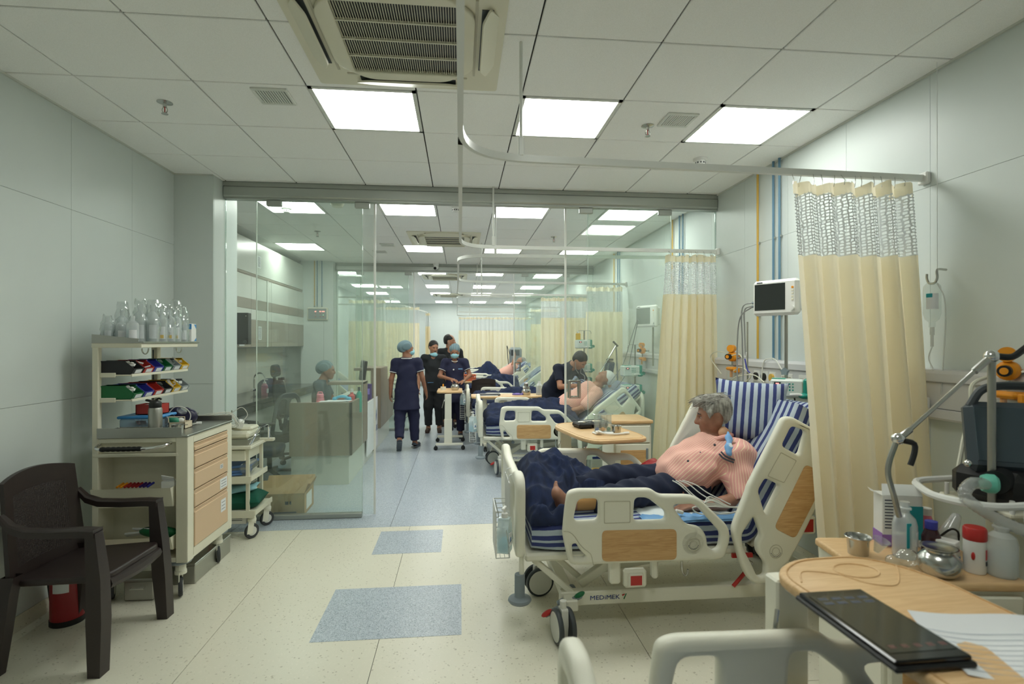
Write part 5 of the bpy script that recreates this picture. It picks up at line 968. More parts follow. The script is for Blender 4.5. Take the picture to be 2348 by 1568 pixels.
t = thing('plastic_folders', 'blue folders in clear sleeves on the trolley middle shelf', 'folders', (-1.86, 4.62, .50)); 
for k in range(4): gobj('folder', ['bluefolder', 'bluefolder', 'clear_plastic', 'bluefolder'][k], t, lambda g: g.box((.02*k-.03, 0, .01+.022*k), (.26, .24, .018), rotm(0, -.06, .04*k), .003))
gobj('clear_sleeve', 'crinkle_plastic', t, lambda g: g.box((.12, -.02, .06), (.1, .22, .08), rotm(0, -.3, .1), .02))
t = thing('folded_cloth', 'dark green folded cloth pack on the trolley bottom shelf', 'cloth', (-1.82, 4.63, .225)); pillow_mesh('cloth_pack', .38, .30, .15, t, (0, 0, .06), rotm(0, 0, .1), 'cloth_green', 0, 5); pillow_mesh('blue_packet', .32, .22, .05, t, (-.01, -.02, .15), rotm(0, -.1, .2), 'surgical_mask', 0, 6)
t = thing('rubber_glove', 'pale yellow glove hanging from the trolley pole', 'glove', (-1.93, 4.425, .24)); s_ = SDF((-.06, -.03, -.02), (.06, .03, .18), .004); s_.path([(0, 0, .15), (0, 0, .09), (-.005, 0, .06)], [.018, .024, .026], flat=((0, 1, 0), .4))
for q in range(4): s_.cone((-.02+.013*q, 0, .06), (-.03+.018*q, 0, .0+.006*abs(q-1.5)), .007, .006, k=.006)
s_.cone((.02, 0, .08), (.04, 0, .03), .008, .006, k=.008); s_.build('glove_body', ['glove'], t)
t = thing('shallow_carton', 'flat white carton with green corner under the trolley', 'box', (-1.87, 4.62, .12)); gobj('carton_body', 'white', t, lambda g: g.box((0, -.0, .035), (.30, .26, .07), None, .003)); gobj('green_print', 'green', t, lambda g: g.box((-.12, -.131, .04), (.05, .002, .05))); gobj('label_print', 'ink', t, lambda g: (g.box((-.06, -.131, .03), (.05, .002, .012)), g.box((.08, -.131, .045), (.08, .002, .004)), g.box((.08, -.131, .03), (.08, .002, .004))))
for x, y, a in ((.12, -.12, .9), (.13, .19, .8), (-.21, -.12, .5), (-.21, .19, .6)): cart_caster(ecg, x, y, a, False)
t = thing('steel_bowl', 'stack of steel basins on the trolley', 'bowl', (-1.82, 4.66, .36)); gobj('bowl_wall', 'steel', t, lambda g: (g.lathe([(.001, .0), (.06, 0), (.11, .03), (.115, .03), (.112, .034), (.06, .006), (.001, .006)], 24, sc=(1, .8)), g.lathe([(.001, .02), (.06, .02), (.115, .055), (.12, .055), (.112, .06), (.06, .03), (.001, .03)], 24, sc=(1, .8)))); gobj('basin_stand', 'cart_cream', t, lambda g: g.bx(-.1, .1, -.08, .08, -.13, 0.0, .01))
# ---- cardboard box
t = thing('cardboard_box', 'open brown cardboard box on the floor behind the glass', 'box', (-1.60, 5.24, 0), .03); gobj('carton_wall', 'cardboard', t, lambda g: (g.bx(-.27, .17, -.19, -.185, 0, .20), g.bx(-.27, .17, .155, .16, 0, .20), g.bx(-.27, -.265, -.19, .16, 0, .2), g.bx(.165, .17, -.19, .16, 0, .2), g.bx(-.27, .17, -.19, .16, 0, .005))); gobj('flap', 'cardboard', t, lambda g: g.add([(-.27, -.19, .2), (.17, -.19, .2), (.19, -.09, .30), (-.25, -.09, .30), (-.27, -.186, .2), (.17, -.186, .2), (.19, -.086, .302), (-.25, -.086, .302)], [(0, 1, 2, 3), (4, 5, 6, 7)])); gobj('flap', 'cardboard', t, lambda g: g.add([(.17, -.19, .2), (.17, .16, .2), (.21, .13, .285), (.23, -.08, .28), (.166, -.19, .2), (.166, .16, .2), (.206, .13, .287), (.226, -.08, .282)], [(0, 1, 2, 3), (4, 5, 6, 7)])); gobj('flap', 'cardboard', t, lambda g: g.add([(-.27, .16, .2), (.17, .16, .2), (.17, .24, .27), (-.27, .24, .27), (-.27, .156, .2), (.17, .156, .2), (.17, .236, .272), (-.27, .236, .272)], [(0, 1, 2, 3), (4, 5, 6, 7)])); gobj('shipping_label', 'paper', t, lambda g: g.bx(.1705, .172, -.12, .08, .03, .17)); gobj('carton_print', 'ink', t, lambda g: (g.bx(-.0, .03, -.192, -.1905, .1, .13), g.bx(.04, .055, -.192, -.1905, .1, .13), g.bx(-.1, .1, -.192, -.1905, .02, .035)))
# ================================================================ NURSE STATION
t = thing('wall_cabinet', 'white and taupe striped wall cabinets over the nurse counter', 'wall cabinets', (WLB, 8.0, 1.52)); gobj('carcass', 'cab_taupe', t, lambda g: g.bx(.003, .33, -2.3, 1.7, 0, .94)); yb = [-2.3, -1.55, -.8, -.05, .7, 1.2, 1.7]
for a, b in zip(yb, yb[1:]):
    d = gobj('door', 'cab_white', t, lambda g: g.bx(.332, .352, a+.003, b-.003, .50, .92, .002)); d = gobj('door', 'cab_taupe', t, lambda g: g.bx(.332, .352, a+.003, b-.003, .004, .36, .002)); gobj('taupe_band', 'cab_taupe', d, lambda g: g.bx(.3515, .3535, a+.003, b-.003, .50, .63)); gobj('white_band', 'cab_white', d, lambda g: g.bx(.332, .352, a+.003, b-.003, .362, .498, .002))
gobj('top_doors', 'cab_white', t, lambda g: g.bx(.003, .34, -2.3, 1.7, .97, 1.40, .003)); gobj('finger_groove', 'cab_taupe', t, lambda g: g.bx(.1, .335, -2.3, 1.7, .94, .97)); gobj('chrome_post', 'white_metal', t, lambda g: g.bx(.352, .36, -.24, -.2, .0, .93))
for y, z, w_, h in ((-1.1, .17, .16, .30), (-.5, .19, .12, .18), (-.5, 1.15, .13, .16)): t2 = thing('notice_paper', 'printed white notice %s' % {-1.1: 'beside the black box on the cabinets', -.5: 'taped to the cabinet doors %s' % ('low down' if z < 1 else 'high up')}[y], 'notice', (WLB+.355 if z < 1 else WLB+.343, 8.0+y, 1.52+z), 0, 'notices on the cabinets'); gobj('sheet', 'paper', t2, lambda g: g.box((0, 0, 0), (.002, w_, h))); gobj('print_lines', 'ink', t2, lambda g: [g.box((.0014, 0, q), (.0006, w_*.7, .006)) for q in np.linspace(-h*.38, h*.38, 9)])
t = thing('wall_box', 'black wall-mounted equipment box beside the cabinets', 'equipment box', (WLB+.36, 6.70, 1.56)); gobj('casing', 'black', t, lambda g: g.box((.08, 0, .19), (.17, .10, .38), None, .006)); gobj('knob', 'dark_grey', t, lambda g: g.cyl((.13, -.05, .03), (.13, -.07, .03), .02, n=12)); gobj('bolts', 'steel', t, lambda g: [g.cyl((.08+x, -.05, z), (.08+x, -.054, z), .006, n=8) for x, z in ((-.05, .34), (.06, .34), (-.05, .12))])
t = thing('wash_counter', 'dark stone counter on white base along the left wall', 'counter', (WLB, 8.0, 0)); CA, CB = -1.95, 1.5; gobj('worktop', 'counter_black', t, lambda g: g.bx(.003, .62, CA, CB, .84, .88, .004)); gobj('apron', 'counter_black', t, lambda g: g.bx(.58, .62, CA, CB, .76, .84, .004)); gobj('base_panel', 'cab_white', t, lambda g: g.bx(.003, .56, CA, CB, 0, .76)); gobj('splashback', 'wall_plain', t, lambda g: g.bx(.003, .012, CA, CB, .88, 1.5)); gobj('door_joint', 'wall_gap', t, lambda g: [g.bx(.5595, .561, y-.003, y+.003, .05, .75) for y in (-.2, .6)])
t = thing('tap', 'tall chrome swan-neck tap on the dark counter', 'tap', (WLB+.22, 7.65, .88)); gobj('spout', 'chrome', t, lambda g: g.tube(bez([(0, 0, 0), (0, 0, .2), (.03, 0, .27), (.1, 0, .28), (.15, 0, .22)], 20), .012, 8)); gobj('handle', 'chrome', t, lambda g: (g.cyl((0, -.05, .05), (0, .05, .05), .018), g.cyl((0, -.08, .05), (0, -.05, .05), .022)))
t = thing('soap_bottle', 'pink hand wash pump bottle on the dark counter', 'bottle', (WLB+.45, 7.4, .88)); gobj('bottle_body', 'pink_soap', t, lambda g: g.lathe([(.001, 0), (.042, 0), (.042, .13), (.02, .16), (.001, .16)], 18)); gobj('pump', 'white', t, lambda g: (g.lathe([(.02, .16), (.02, .18), (.007, .185), (.007, .21), (.001, .21)], 12), g.box((.015, 0, .21), (.05, .015, .012)))); gobj('label_sticker', 'paper', t, lambda g: g.bx(.03, .043, -.025, .025, .03, .09))
t = thing('blue_bag', 'dark blue rounded bag on the counter behind the soap', 'bag', (WLB+.3, 8.0, .88)); s_ = SDF((-.2, -.25, -.01), (.2, .25, .22), .012); s_.ell((0, 0, .05), (.16, .2, .14), k=.01).cut((0, 0, 0), (0, 0, -1)); s_.build('bag_body', ['uniform_navy'], t)
for k, y in enumerate((8.1, 8.22)): t = thing('steel_bottle', 'small dark steel bottle, %s of two on the counter' % ('nearer' if k == 0 else 'farther'), 'bottle', (WLB+.42, y, .88), 0, 'steel bottles on the counter'); gobj('bottle_body', 'steel_brushed', t, lambda g: g.lathe([(.001, 0), (.035, 0), (.035, .12), (.025, .15), (.001, .15)], 16)); gobj('cap', 'black', t, lambda g: g.lathe([(.026, .15), (.026, .19), (.001, .19)], 14))
# ---- office chairs
def office(label, loc, rz, kind):
    t = thing('office_chair', label, 'chair', loc, rz, 'office chairs')
    gobj('star_base', 'black', t, lambda g: [bar(g, (0, 0, .11), (.30*math.cos(a), .30*math.sin(a), .075), .04, .03) for a in np.arange(5)*2*PI/5+.3]); gobj('gas_lift', 'black', t, lambda g: g.cyl((0, 0, .1), (0, 0, .42), .028, n=14))
    for a in np.arange(5)*2*PI/5+.3: gobj('caster', 'dark_grey', t, lambda g: g.lathe([(.001, -.022), (.03, -.022), (.036, 0), (.03, .022), (.001, .022)], 14, (.30*math.cos(a), .30*math.sin(a), .036), rotm(0, 0, a)@rotm(PI/2, 0, 0)))
    p = panel('seat', rpoly([(-.24, -.24), (.24, -.24), (.24, .24), (-.24, .24)], .08, 5), [], .08, .03, 'black_fabric', t, 'xy'); p.location = (0, 0, .47)
    if kind == 'mesh':
        P = panel('backrest', rpoly([(-.22, 0), (.22, 0), (.25, .3), (.20, .50), (-.20, .50), (-.25, .3)], .09, 5), [], .045, .02, 'black_fabric', t); P.rotation_euler = (-.12, 0, PI/2); P.location = (-.25, 0, .56); P = panel('headrest', rpoly([(-.14, 0), (.14, 0), (.15, .1), (.10, .16), (-.10, .16), (-.15, .1)], .05, 5), [], .06, .025, 'black_fabric', t); P.rotation_euler = (-.1, 0, PI/2); P.location = (-.33, 0, 1.10); gobj('spine', 'black', t, lambda g: (bar(g, (-.27, 0, .45), (-.36, 0, 1.16), .05, .03), bar(g, (0, 0, .43), (-.27, 0, .45), .06, .03)))
    else:
        P = panel('backrest', rpoly([(-.20, 0), (.20, 0), (.18, .40), (.10, .50), (-.10, .50), (-.18, .40)], .1, 5), [rpoly([(-.15, .04), (-.03, .04), (-.03, .42), (-.09, .44), (-.14, .38)], .03, 4), rpoly([(.15, .04), (.03, .04), (.03, .42), (.09, .44), (.14, .38)], .03, 4)], .03, .012, 'dark_grey', t); P.rotation_euler = (-.15, 0, PI/2); P.location = (-.24, 0, .52); gobj('spine', 'black', t, lambda g: bar(g, (0, 0, .43), (-.26, 0, .55), .06, .03))
    for s_ in (-1, 1): gobj('armrest', 'black', t, lambda g: (g.box((0, s_*.27, .70), (.26, .06, .03), None, .012), g.tube([(0, s_*.25, .46), (0, s_*.28, .55), (0, s_*.27, .69)], .016, 8)))
    return t
office('black mesh office chair with headrest, left of the nurse', (-2.06, 5.72, 0), .25, 'mesh'); office('black office chair with headrest directly behind the seated nurse', (-2.05, 7.2, .04), .05, 'mesh'); office('grey office chair with slotted plastic back near the glass', (-2.2, 6.42, 0), 2.6, 'slot')
# ---- desk
t = thing('nurse_desk', 'taupe and white L-shaped nurse station desk', 'desk', (-1.5, 6.08, 0)); dk = t
gobj('front_panel', 'desk_brown', t, lambda g: g.bx(-.37, .30, -.02, .02, .33, .92, .003)); gobj('plinth', 'desk_white', t, lambda g: (g.bx(-.36, .25, .02, .05, 0, .33), g.bx(.20, .26, .03, 3.4, 0, .33))); gobj('side_panel', 'desk_brown', t, lambda g: (g.bx(.27, .30, -.02, .72, .33, .92, .003), g.bx(.27, .30, .72, 1.0, .33, 1.09, .003), g.bx(.26, .30, 1.62, 1.66, .05, 1.09), g.bx(.24, .34, 1.9, 2.62, .33, 1.17, .003))); gobj('desk_top', 'desk_white', t, lambda g: (g.bx(-.37, .27, .02, .5, .72, .745), g.bx(-.40, .27, .02, 3.3, .725, .75)))
gobj('counter_shelf', 'desk_brown', t, lambda g: g.bx(-.12, .30, .66, 1.0, 1.06, 1.095, .003)); gobj('counter_shelf', 'desk_brown', t, lambda g: (g.bx(-.05, .34, 1.9, 2.62, 1.17, 1.21, .003), g.bx(.2, .34, 1.86, 1.9, .33, 1.21, .003))); gobj('screen_panel', 'desk_brown', t, lambda g: g.bx(.265, .285, 1.0, 1.9, .75, .80)); gobj('logo_board', 'paper', t, lambda g: g.bx(.285, .30, 1.0, 1.88, .10, .80)); 
text('lettering', 'ARS', .12, 'ink_blue', t, (.302, 1.72, .36), (PI/2, 0, PI/2)); gobj('logo_mark', 'teal', t, lambda g: g.prism([(1.62, .5), (1.70, .62), (1.66, .68), (1.60, .58)], .002, (.3005, 0, 0), ('y', 'z'))); gobj('logo_mark', 'ink_blue', t, lambda g: g.prism([(1.70, .46), (1.74, .55), (1.72, .62), (1.67, .52)], .002, (.3005, 0, 0), ('y', 'z')))
gobj('tall_end_panel', 'desk_brown', t, lambda g: g.bx(.24, .34, 2.62, 3.3, .33, 1.0, .003))
zt = .92
t = thing('pink_bottle', 'pink drinking bottle standing on the nurse desk', 'bottle', (-1.60, 6.3, .75)); gobj('bottle_body', 'pink', t, lambda g: g.lathe([(.001, 0), (.042, 0), (.044, .17), (.038, .2), (.001, .2)], 18)); gobj('lid', 'pink', t, lambda g: (g.lathe([(.036, .2), (.04, .205), (.04, .235), (.03, .245), (.001, .245)], 16), g.tube([(-.03, 0, .24), (-.02, 0, .265), (.02, 0, .265), (.03, 0, .24)], .007, 6)))
t = thing('papers', 'loose white papers on the nurse desk', 'papers', (-1.42, 6.14, .921)); gobj('sheets', 'paper', t, lambda g: (g.box((0, .0, .004), (.28, .12, .003), rotm(0, 0, .1)), g.box((.06, .02, .008), (.28, .12, .003), rotm(0, 0, -.1)))); gobj('red_folder', 'coral', t, lambda g: g.box((-.12, .01, .002), (.1, .1, .003), rotm(0, 0, .5)))
t = thing('red_bottle', 'coral red spray bottle on the nurse desk', 'bottle', (-1.27, 6.42, .75)); gobj('bottle_body', 'coral', t, lambda g: g.lathe([(.001, 0), (.036, 0), (.036, .21), (.018, .23), (.018, .25), (.001, .25)], 16)); gobj('cap', 'white', t, lambda g: g.lathe([(.019, .25), (.019, .29), (.001, .29)], 12))
t = thing('green_bottle', 'green spray bottle beside the red bottle', 'bottle', (-1.21, 6.55, .75)); gobj('bottle_body', 'teal', t, lambda g: g.lathe([(.001, 0), (.032, 0), (.032, .22), (.015, .25), (.001, .26)], 16)); gobj('cap', 'dark_grey', t, lambda g: g.lathe([(.016, .255), (.016, .3), (.001, .3)], 12))
t = thing('telephone', 'light blue telephone receiver lying on the nurse desk', 'telephone', (-1.34, 6.22, .922)); gobj('receiver', 'cyan_toy', t, lambda g: (g.tube(bez([(-.08, 0, .02), (-.03, 0, .045), (.03, 0, .045), (.08, 0, .02)], 12), .016, 8), g.ell((-.08, 0, .022), (.028, .024, .022)), g.ell((.08, 0, .022), (.028, .024, .022)))); gobj('cord', 'cyan_toy', t, lambda g: g.tube(bez([(.1, 0, .01), (.06, .03, .01), (.02, .03, .01)], 10), .005, 5))
t = thing('desk_kettle', 'black round pot on the nurse desk under the counter shelf', 'pot', (-1.33, 6.75, .75)); gobj('pot_body', 'jug_black', t, lambda g: g.lathe([(.001, 0), (.07, 0), (.085, .08), (.075, .17), (.03, .2), (.001, .2)], 18)); gobj('handle', 'jug_black', t, lambda g: g.tube(bez([(.07, 0, .16), (.12, 0, .14), (.12, 0, .06), (.08, 0, .04)], 10), .008, 6))
t = thing('keyboard', 'black keyboard in front of the seated nurse', 'keyboard', (-1.5, 6.95, .75)); gobj('key_bed', 'black', t, lambda g: g.box((0, 0, .01), (.15, .40, .018), None, .005)); gobj('keys', 'dark_grey', t, lambda g: [g.box((-.05+.025*i, -.17+.034*j, .022), (.02, .028, .006)) for i in range(5) for j in range(11)])
t = thing('desk_monitor', 'black computer monitor on the far part of the nurse desk', 'monitor', (-1.42, 8.0, .75)); gobj('screen_back', 'black', t, lambda g: g.box((0, 0, .42), (.04, .46, .3), rotm(0, .12, .3), .01)); gobj('stand', 'black', t, lambda g: (g.cyl((0, 0, .02), (0, 0, .3), .025), g.box((0, 0, .012), (.18, .22, .024), None, .006)))
t = thing('purple_carton', 'purple carton standing on the nurse desk', 'box', (-1.28, 7.55, .75)); gobj('carton_body', 'purple_dark', t, lambda g: g.bx(-.05, .05, -.06, .06, 0, .26, .003)); gobj('carton_label', 'purple', t, lambda g: g.bx(-.04, .04, -.0615, -.06, .12, .2))
# ================================================================ RIGHT SIDE
def locker(label, loc, rz, w_=.46, d=.42, h=.78, front='y'):
    t = thing('bedside_locker', label, 'bedside locker', loc, rz, 'bedside lockers')
    gobj('cabinet_body', 'cream', t, lambda g: g.bx(-w_/2+.015, w_/2-.015, -d/2+.02, d/2-.01, .1, h-.03, .006)); p = panel('locker_top', rr4(-w_/2, w_/2, -d/2, d/2, .025), [], .028, .008, 'laminate', t, 'xy'); p.location = (0, 0, h-.014)
    dr = gobj('drawer', 'cream', t, lambda g: g.bx(-w_/2+.03, w_/2-.03, -d/2+.002, -d/2+.022, h-.19, h-.045, .006)); gobj('handle', 'grey_plastic', dr, lambda g: g.box((0, -d/2, h-.12), (.12, .012, .018), None, .004)); do = gobj('door', 'cream', t, lambda g: g.bx(-w_/2+.03, w_/2-.03, -d/2+.002, -d/2+.022, .13, h-.2, .006)); gobj('wood_inlay', 'rail_wood', do, lambda g: g.bx(-w_/2+.07, w_/2-.07, -d/2-.001, -d/2+.003, .18, h-.25, .002)); gobj('handle', 'grey_plastic', do, lambda g: g.box((w_/2-.06, -d/2-.002, h-.28), (.018, .012, .09), None, .004))
    for x in (-w_/2+.05, w_/2-.05):
        for y in (-d/2+.06, d/2-.06): gobj('caster', 'black', t, lambda g: (g.cyl((x, y, .05), (x, y, .1), .01, n=8), g.lathe([(.001, -.012), (.028, -.012), (.032, 0), (.028, .012), (.001, .012)], 14, (x, y, .032), rotm(PI/2, 0, 0))))
    return t
locker('bedside locker with tan top crowded with bottles in the right foreground', (1.67, 1.83, 0), -.12, .50, .42, .78)
lk = locker('cream bedside locker with wooden door behind the nearest bed', (1.46, 4.60, 0), 0, .36, .40, .92)
locker('cream bedside locker behind the raised head of the nearest bed', (2.30, 2.84, 0), PI/2, .28, .26, .70)
zt = .781
t = thing('steel_cup', 'open steel tumbler at the left end of the crowded locker', 'cup', (1.50, 1.885, zt), 0, 'steel cups'); gobj('cup_wall', 'steel', t, lambda g: g.lathe([(.001, 0), (.034, 0), (.038, .055), (.046, .066), (.044, .068), (.036, .056), (.032, .004), (.001, .004)], 26))
t = thing('milk_carton', 'opened white carton with teal and purple print on the locker', 'carton', (1.735, 1.965, zt), -.25); gobj('carton_body', 'white', t, lambda g: (g.bx(-.075, .07, -.035, .035, 0, .20, .003), g.add([(-.075, -.035, .2), (.07, -.035, .2), (.07, .0, .235), (-.06, .0, .235), (-.075, -.033, .2), (.07, -.033, .2), (.07, .002, .236), (-.06, .002, .236)], [(0, 1, 2, 3), (4, 5, 6, 7)]), g.add([(-.075, -.035, .2), (-.115, -.03, .215), (-.1, .03, .215), (-.075, .035, .2)], [(0, 1, 2, 3)]))); gobj('teal_print', 'teal_lbl', t, lambda g: g.bx(.015, .07, -.0362, -.035, .03, .16)); gobj('purple_print', 'violet_lbl', t, lambda g: (g.bx(-.076, .01, -.0362, -.035, .0, .045), g.bx(-.0765, -.075, -.035, .035, 0, .05))); gobj('dark_print', 'purple_dark', t, lambda g: g.bx(-.03, .01, -.0362, -.035, .06, .12)); gobj('carton_print', 'ink', t, lambda g: [g.bx(-.066, -.036, -.0362, -.035, z, z+.004) for z in np.arange(.07, .18, .012)])
def lbottle(name, label, x, y, body, prof, cap, capprof, extra=None, group=None):
    t = thing(name, label, 'bottle', (x, y, zt), 0, group); gobj('bottle_body', body, t, lambda g: g.lathe(prof, 24)); 
    if cap: gobj('cap', cap, t, lambda g: g.lathe(capprof, 20))
    if extra: extra(t)
    return t
def stick(t, m, r, z0, z1, a0, a1, nm='label_sticker'): gobj(nm, m, t, lambda g: g.add([((r+.001)*math.cos(a), (r+.001)*math.sin(a), z) for z in (z0, z1) for a in np.linspace(a0, a1, 10)], [(i, i+1, 11+i, 10+i) for i in range(9)]), smooth=60)
lbottle('saline_bottle', 'uncapped clear plastic bottle with white label on the locker', 1.655, 1.845, 'frosted_bottle', [(.001, 0), (.038, 0), (.04, .006), (.04, .12), (.034, .145), (.016, .165), (.016, .175), (.022, .178), (.022, .184), (.016, .187), (.016, .205), (.001, .205)], None, None, lambda t: (stick(t, 'paper', .04, .05, .10, -1.3, -.2), gobj('blue_print', 'teal_lbl', t, lambda g: g.box((-.015, -.0365, .09), (.018, .002, .09)))))
lbottle('syrup_bottle', 'small red-labelled bottle with white cap at the back of the locker', 1.845, 1.955, 'pink_soap', [(.001, 0), (.028, 0), (.029, .08), (.022, .1), (.016, .115), (.001, .115)], 'white', [(.018, .115), (.02, .118), (.02, .142), (.001, .143)], lambda t: (stick(t, 'paper', .0285, .02, .075, -2.2, -.6), stick(t, 'coral', .0295, .02, .04, -2.2, -.6, 'label_print')))
lbottle('dark_bottle', 'dark bottle with blue cap behind the steel pot', 1.72, 1.80, 'dark_bottle', [(.001, 0), (.03, 0), (.03, .09), (.02, .115), (.012, .12), (.001, .12)], 'blue_bin', [(.019, .118), (.02, .12), (.02, .145), (.001, .146)])
lbottle('steel_pot', 'shiny round steel pot with flared lid on the locker', 1.645, 1.69, 'steel', [(.001, 0), (.044, 0), (.058, .014), (.065, .036), (.062, .058), (.048, .074), (.040, .08), (.041, .086), (.054, .094), (.055, .096), (.05, .097), (.036, .091), (.001, .091)], None, None)
lbottle('talc_bottle', 'white powder bottle with bright red cap on the locker', 1.79, 1.70, 'white', [(.001, 0), (.03, 0), (.032, .006), (.032, .115), (.001, .116)], 'red', [(.032, .112), (.034, .115), (.034, .150), (.03, .156), (.001, .157)], lambda t: (stick(t, 'coral', .032, .05, .085, -1.35, -.8), stick(t, 'ink', .032, .03, .045, -1.35, -.8, 'label_print'), gobj('brand_spot', 'red', t, lambda g: g.ell((-.026, -.019, .062), (.006, .006, .014), 10, 6))))
lbottle('humidifier_bottle', 'clear humidifier bottle half full of water at the locker corner', 1.855, 1.665, 'frosted_bottle', [(.001, 0), (.04, 0), (.044, .008), (.044, .11), (.038, .135), (.02, .15), (.02, .16), (.026, .162), (.026, .168), (.02, .172), (.02, .182), (.001, .182)], None, None, lambda t: gobj('water', 'pale_liquid', t, lambda g: g.lathe([(.001, .006), (.04, .006), (.04, .075), (.001, .075)], 20)))
t = thing('medicine_carton', 'white and blue medicine carton lying behind the red-capped bottle', 'box', (1.745, 1.76, zt), .5); gobj('carton_body', 'white', t, lambda g: g.box((0, 0, .045), (.05, .06, .09), None, .002)); gobj('blue_print', 'plastic_blue', t, lambda g: g.box((0, 0, .025), (.0512, .0612, .02))); gobj('green_print', 'green', t, lambda g: g.box((0, 0, .01), (.0511, .0611, .01)))
t = thing('plastic_wrapper', 'clear crumpled plastic cup and wrapper on the locker', 'plastic wrapper', (1.575, 1.76, zt)); s_ = SDF((-.07, -.06, -.01), (.07, .06, .09), .005); s_.ell((0.015, 0, .032), (.034, .034, .032)).ell((-.035, .01, .02), (.025, .02, .02)).cut((0, 0, 0), (0, 0, -1)); s_.build('film', ['crinkle_plastic'], t)
gobj('funnel', 'clear_plastic', t, lambda g: g.lathe([(.01, 0), (.026, .05), (.03, .052), (.024, .05), (.008, .002)], 16, (-.03, .09, .02), rotm(.3, .2, 0)))
t = thing('oxygen_mask', 'clear plastic mask lying at the back of the locker', 'oxygen mask', (1.89, 1.90, zt)); s_ = SDF((-.08, -.08, -.01), (.08, .08, .16), .006); s_.cone((-.02, 0, .03), (.03, 0, .12), .035, .018, k=.02).cone((-.0, 0, .05), (0, .03, .03), .03, .02, k=.02); s_.build('mask_shell', ['tube_plastic'], t); gobj('strap', 'black', t, lambda g: g.tube(bez([(-.05, -.01, .05), (-.03, -.04, .09), (.0, -.04, .075), (.01, -.03, .04)], 12), .004, 5))
# ---- ventilator
mat('screen_vent', (70, 82, 90), .12)
t = thing('ventilator', 'dark grey ventilator on a white stand at the right edge', 'ventilator', (2.10, 1.86, 0)); vn = t
RS = rotm(-.22, 0, -.5); sc = gobj('screen_housing', 'vent_shell', t, lambda g: (setattr(g, 'T', (RS, V3(.03, -.03, 1.215))), g.box((0, 0, 0), (.36, .07, .27), None, .025))); gobj('display', 'screen_vent', sc, lambda g: (setattr(g, 'T', (RS, V3(.03, -.03, 1.215))), g.box((0, -.035, .008), (.31, .004, .205), None, .002))); gobj('carry_handle', 'dark_grey', t, lambda g: g.tube(bez([(-.10, .06, 1.33), (-.06, .04, 1.40), (.03, -.01, 1.415), (.12, -.06, 1.40), (.15, -.08, 1.34)], 20), .016, 8)); gobj('body', 'black', t, lambda g: g.box((.03, .03, 1.035), (.32, .24, .13), rotm(0, 0, .3), .03)); pt = gobj('patient_port', 'black', t, lambda g: g.cyl((-.08, -.05, 1.07), (-.155, -.09, 1.07), .042, n=20)); gobj('port_filter', 'teal_light', pt, lambda g: (g.lathe([(.001, -.025), (.028, -.025), (.034, -.01), (.034, .012), (.024, .022), (.001, .022)], 22, (-.19, -.105, 1.07), rotm(PI/2, 0, 1.0))))
gobj('knob', 'chrome', t, lambda g: g.ell((-.19, -.02, 1.125), (.014, .014, .014))); gobj('column', 'cart_cream', t, lambda g: g.bx(-.02, .08, -.02, .08, .1, .98, .01)); gobj('tray', 'cart_cream', t, lambda g: g.box((.04, .02, .955), (.34, .30, .02), None, .006)); gobj('tray_rail', 'white', t, lambda g: g.tube([(x, y, 1.015) for x, y in rpoly([(-.37, -.06), (-.30, -.20), (.2, -.18), (.22, .2), (-.26, .16)], .08, 5)], .014, 8, True)); gobj('front_shroud', 'white', t, lambda g: g.box((-.02, -.16, .82), (.14, .03, .36), rotm(-.1, .1, .2), .01))
for x, y in ((-.12, -.12), (.15, -.15), (.15, .15), (-.12, .14)): gobj('rail_post', 'white', t, lambda g: g.cyl((x, y, .95), (x, y, 1.01), .008, n=8))
text('lettering', 'h To', .034, 'ink', t, (-.10, -.212, .985), (PI/2, 0, .06)); gobj('name_plate', 'white', t, lambda g: g.box((.0, -.197, .985), (.34, .014, .05), rotm(0, 0, .06), .003))
gobj('base', 'cart_cream', t, lambda g: [bar(g, (.03, .03, .09), (.03+.22*math.cos(a), .03+.22*math.sin(a), .075), .05, .035) for a in (.8, 2.3, 4.0, 5.4)])
for a in (.8, 2.3, 4.0, 5.4): gobj('caster', 'black', t, lambda g: g.lathe([(.001, -.015), (.032, -.015), (.038, 0), (.032, .015), (.001, .015)], 14, (.03+.22*math.cos(a), .03+.22*math.sin(a), .038), rotm(0, 0, a)@rotm(PI/2, 0, 0)))
px, py = -.135, -.06; gobj('arm_pole', 'steel_brushed', t, lambda g: g.cyl((px, py, .95), (px, py, 1.515), .013, n=12)); ar = gobj('support_arm', 'steel', t, lambda g: g.tube([(px, py, 1.53), (px-.07, py, 1.475), (px-.075, py, 1.471), (-.46, py, 1.266), (-.465, py, 1.262), (-.50, py, 1.235)], [.013, .013, .008, .008, .012, .012], 10))
gobj('arm_joint', 'chrome', ar, lambda g: g.ell((px, py, 1.53), (.026, .024, .024))); gobj('arm_joint', 'chrome', ar, lambda g: g.ell((-.51, py, 1.23), (.024, .022, .022))); gobj('arm_lever', 'black', ar, lambda g: g.tube(bez([(px+.01, py-.01, 1.53), (px+.06, py-.02, 1.528), (px+.10, py-.02, 1.55), (px+.15, py-.02, 1.585)], 12), .012, 8)); gobj('arm_lever', 'black', ar, lambda g: g.tube(bez([(-.50, py-.015, 1.225), (-.47, py-.025, 1.215), (-.475, py-.03, 1.18), (-.49, py-.03, 1.14)], 10), .010, 8)); gobj('gooseneck', 'steel_brushed', ar, lambda g: g.tube(bez([(-.52, py, 1.215), (-.545, py, 1.15), (-.55, py, 1.10), (-.53, py, 1.03), (-.49, py+.02, .94)], 20), .0095, 8))
hz = 'tube_plastic'
def hose(g, pts, r, n=60):
    P = bez(pts, n); g.tube(P, [r*(1+.10*(i % 2)) for i in range(len(P))], 12)
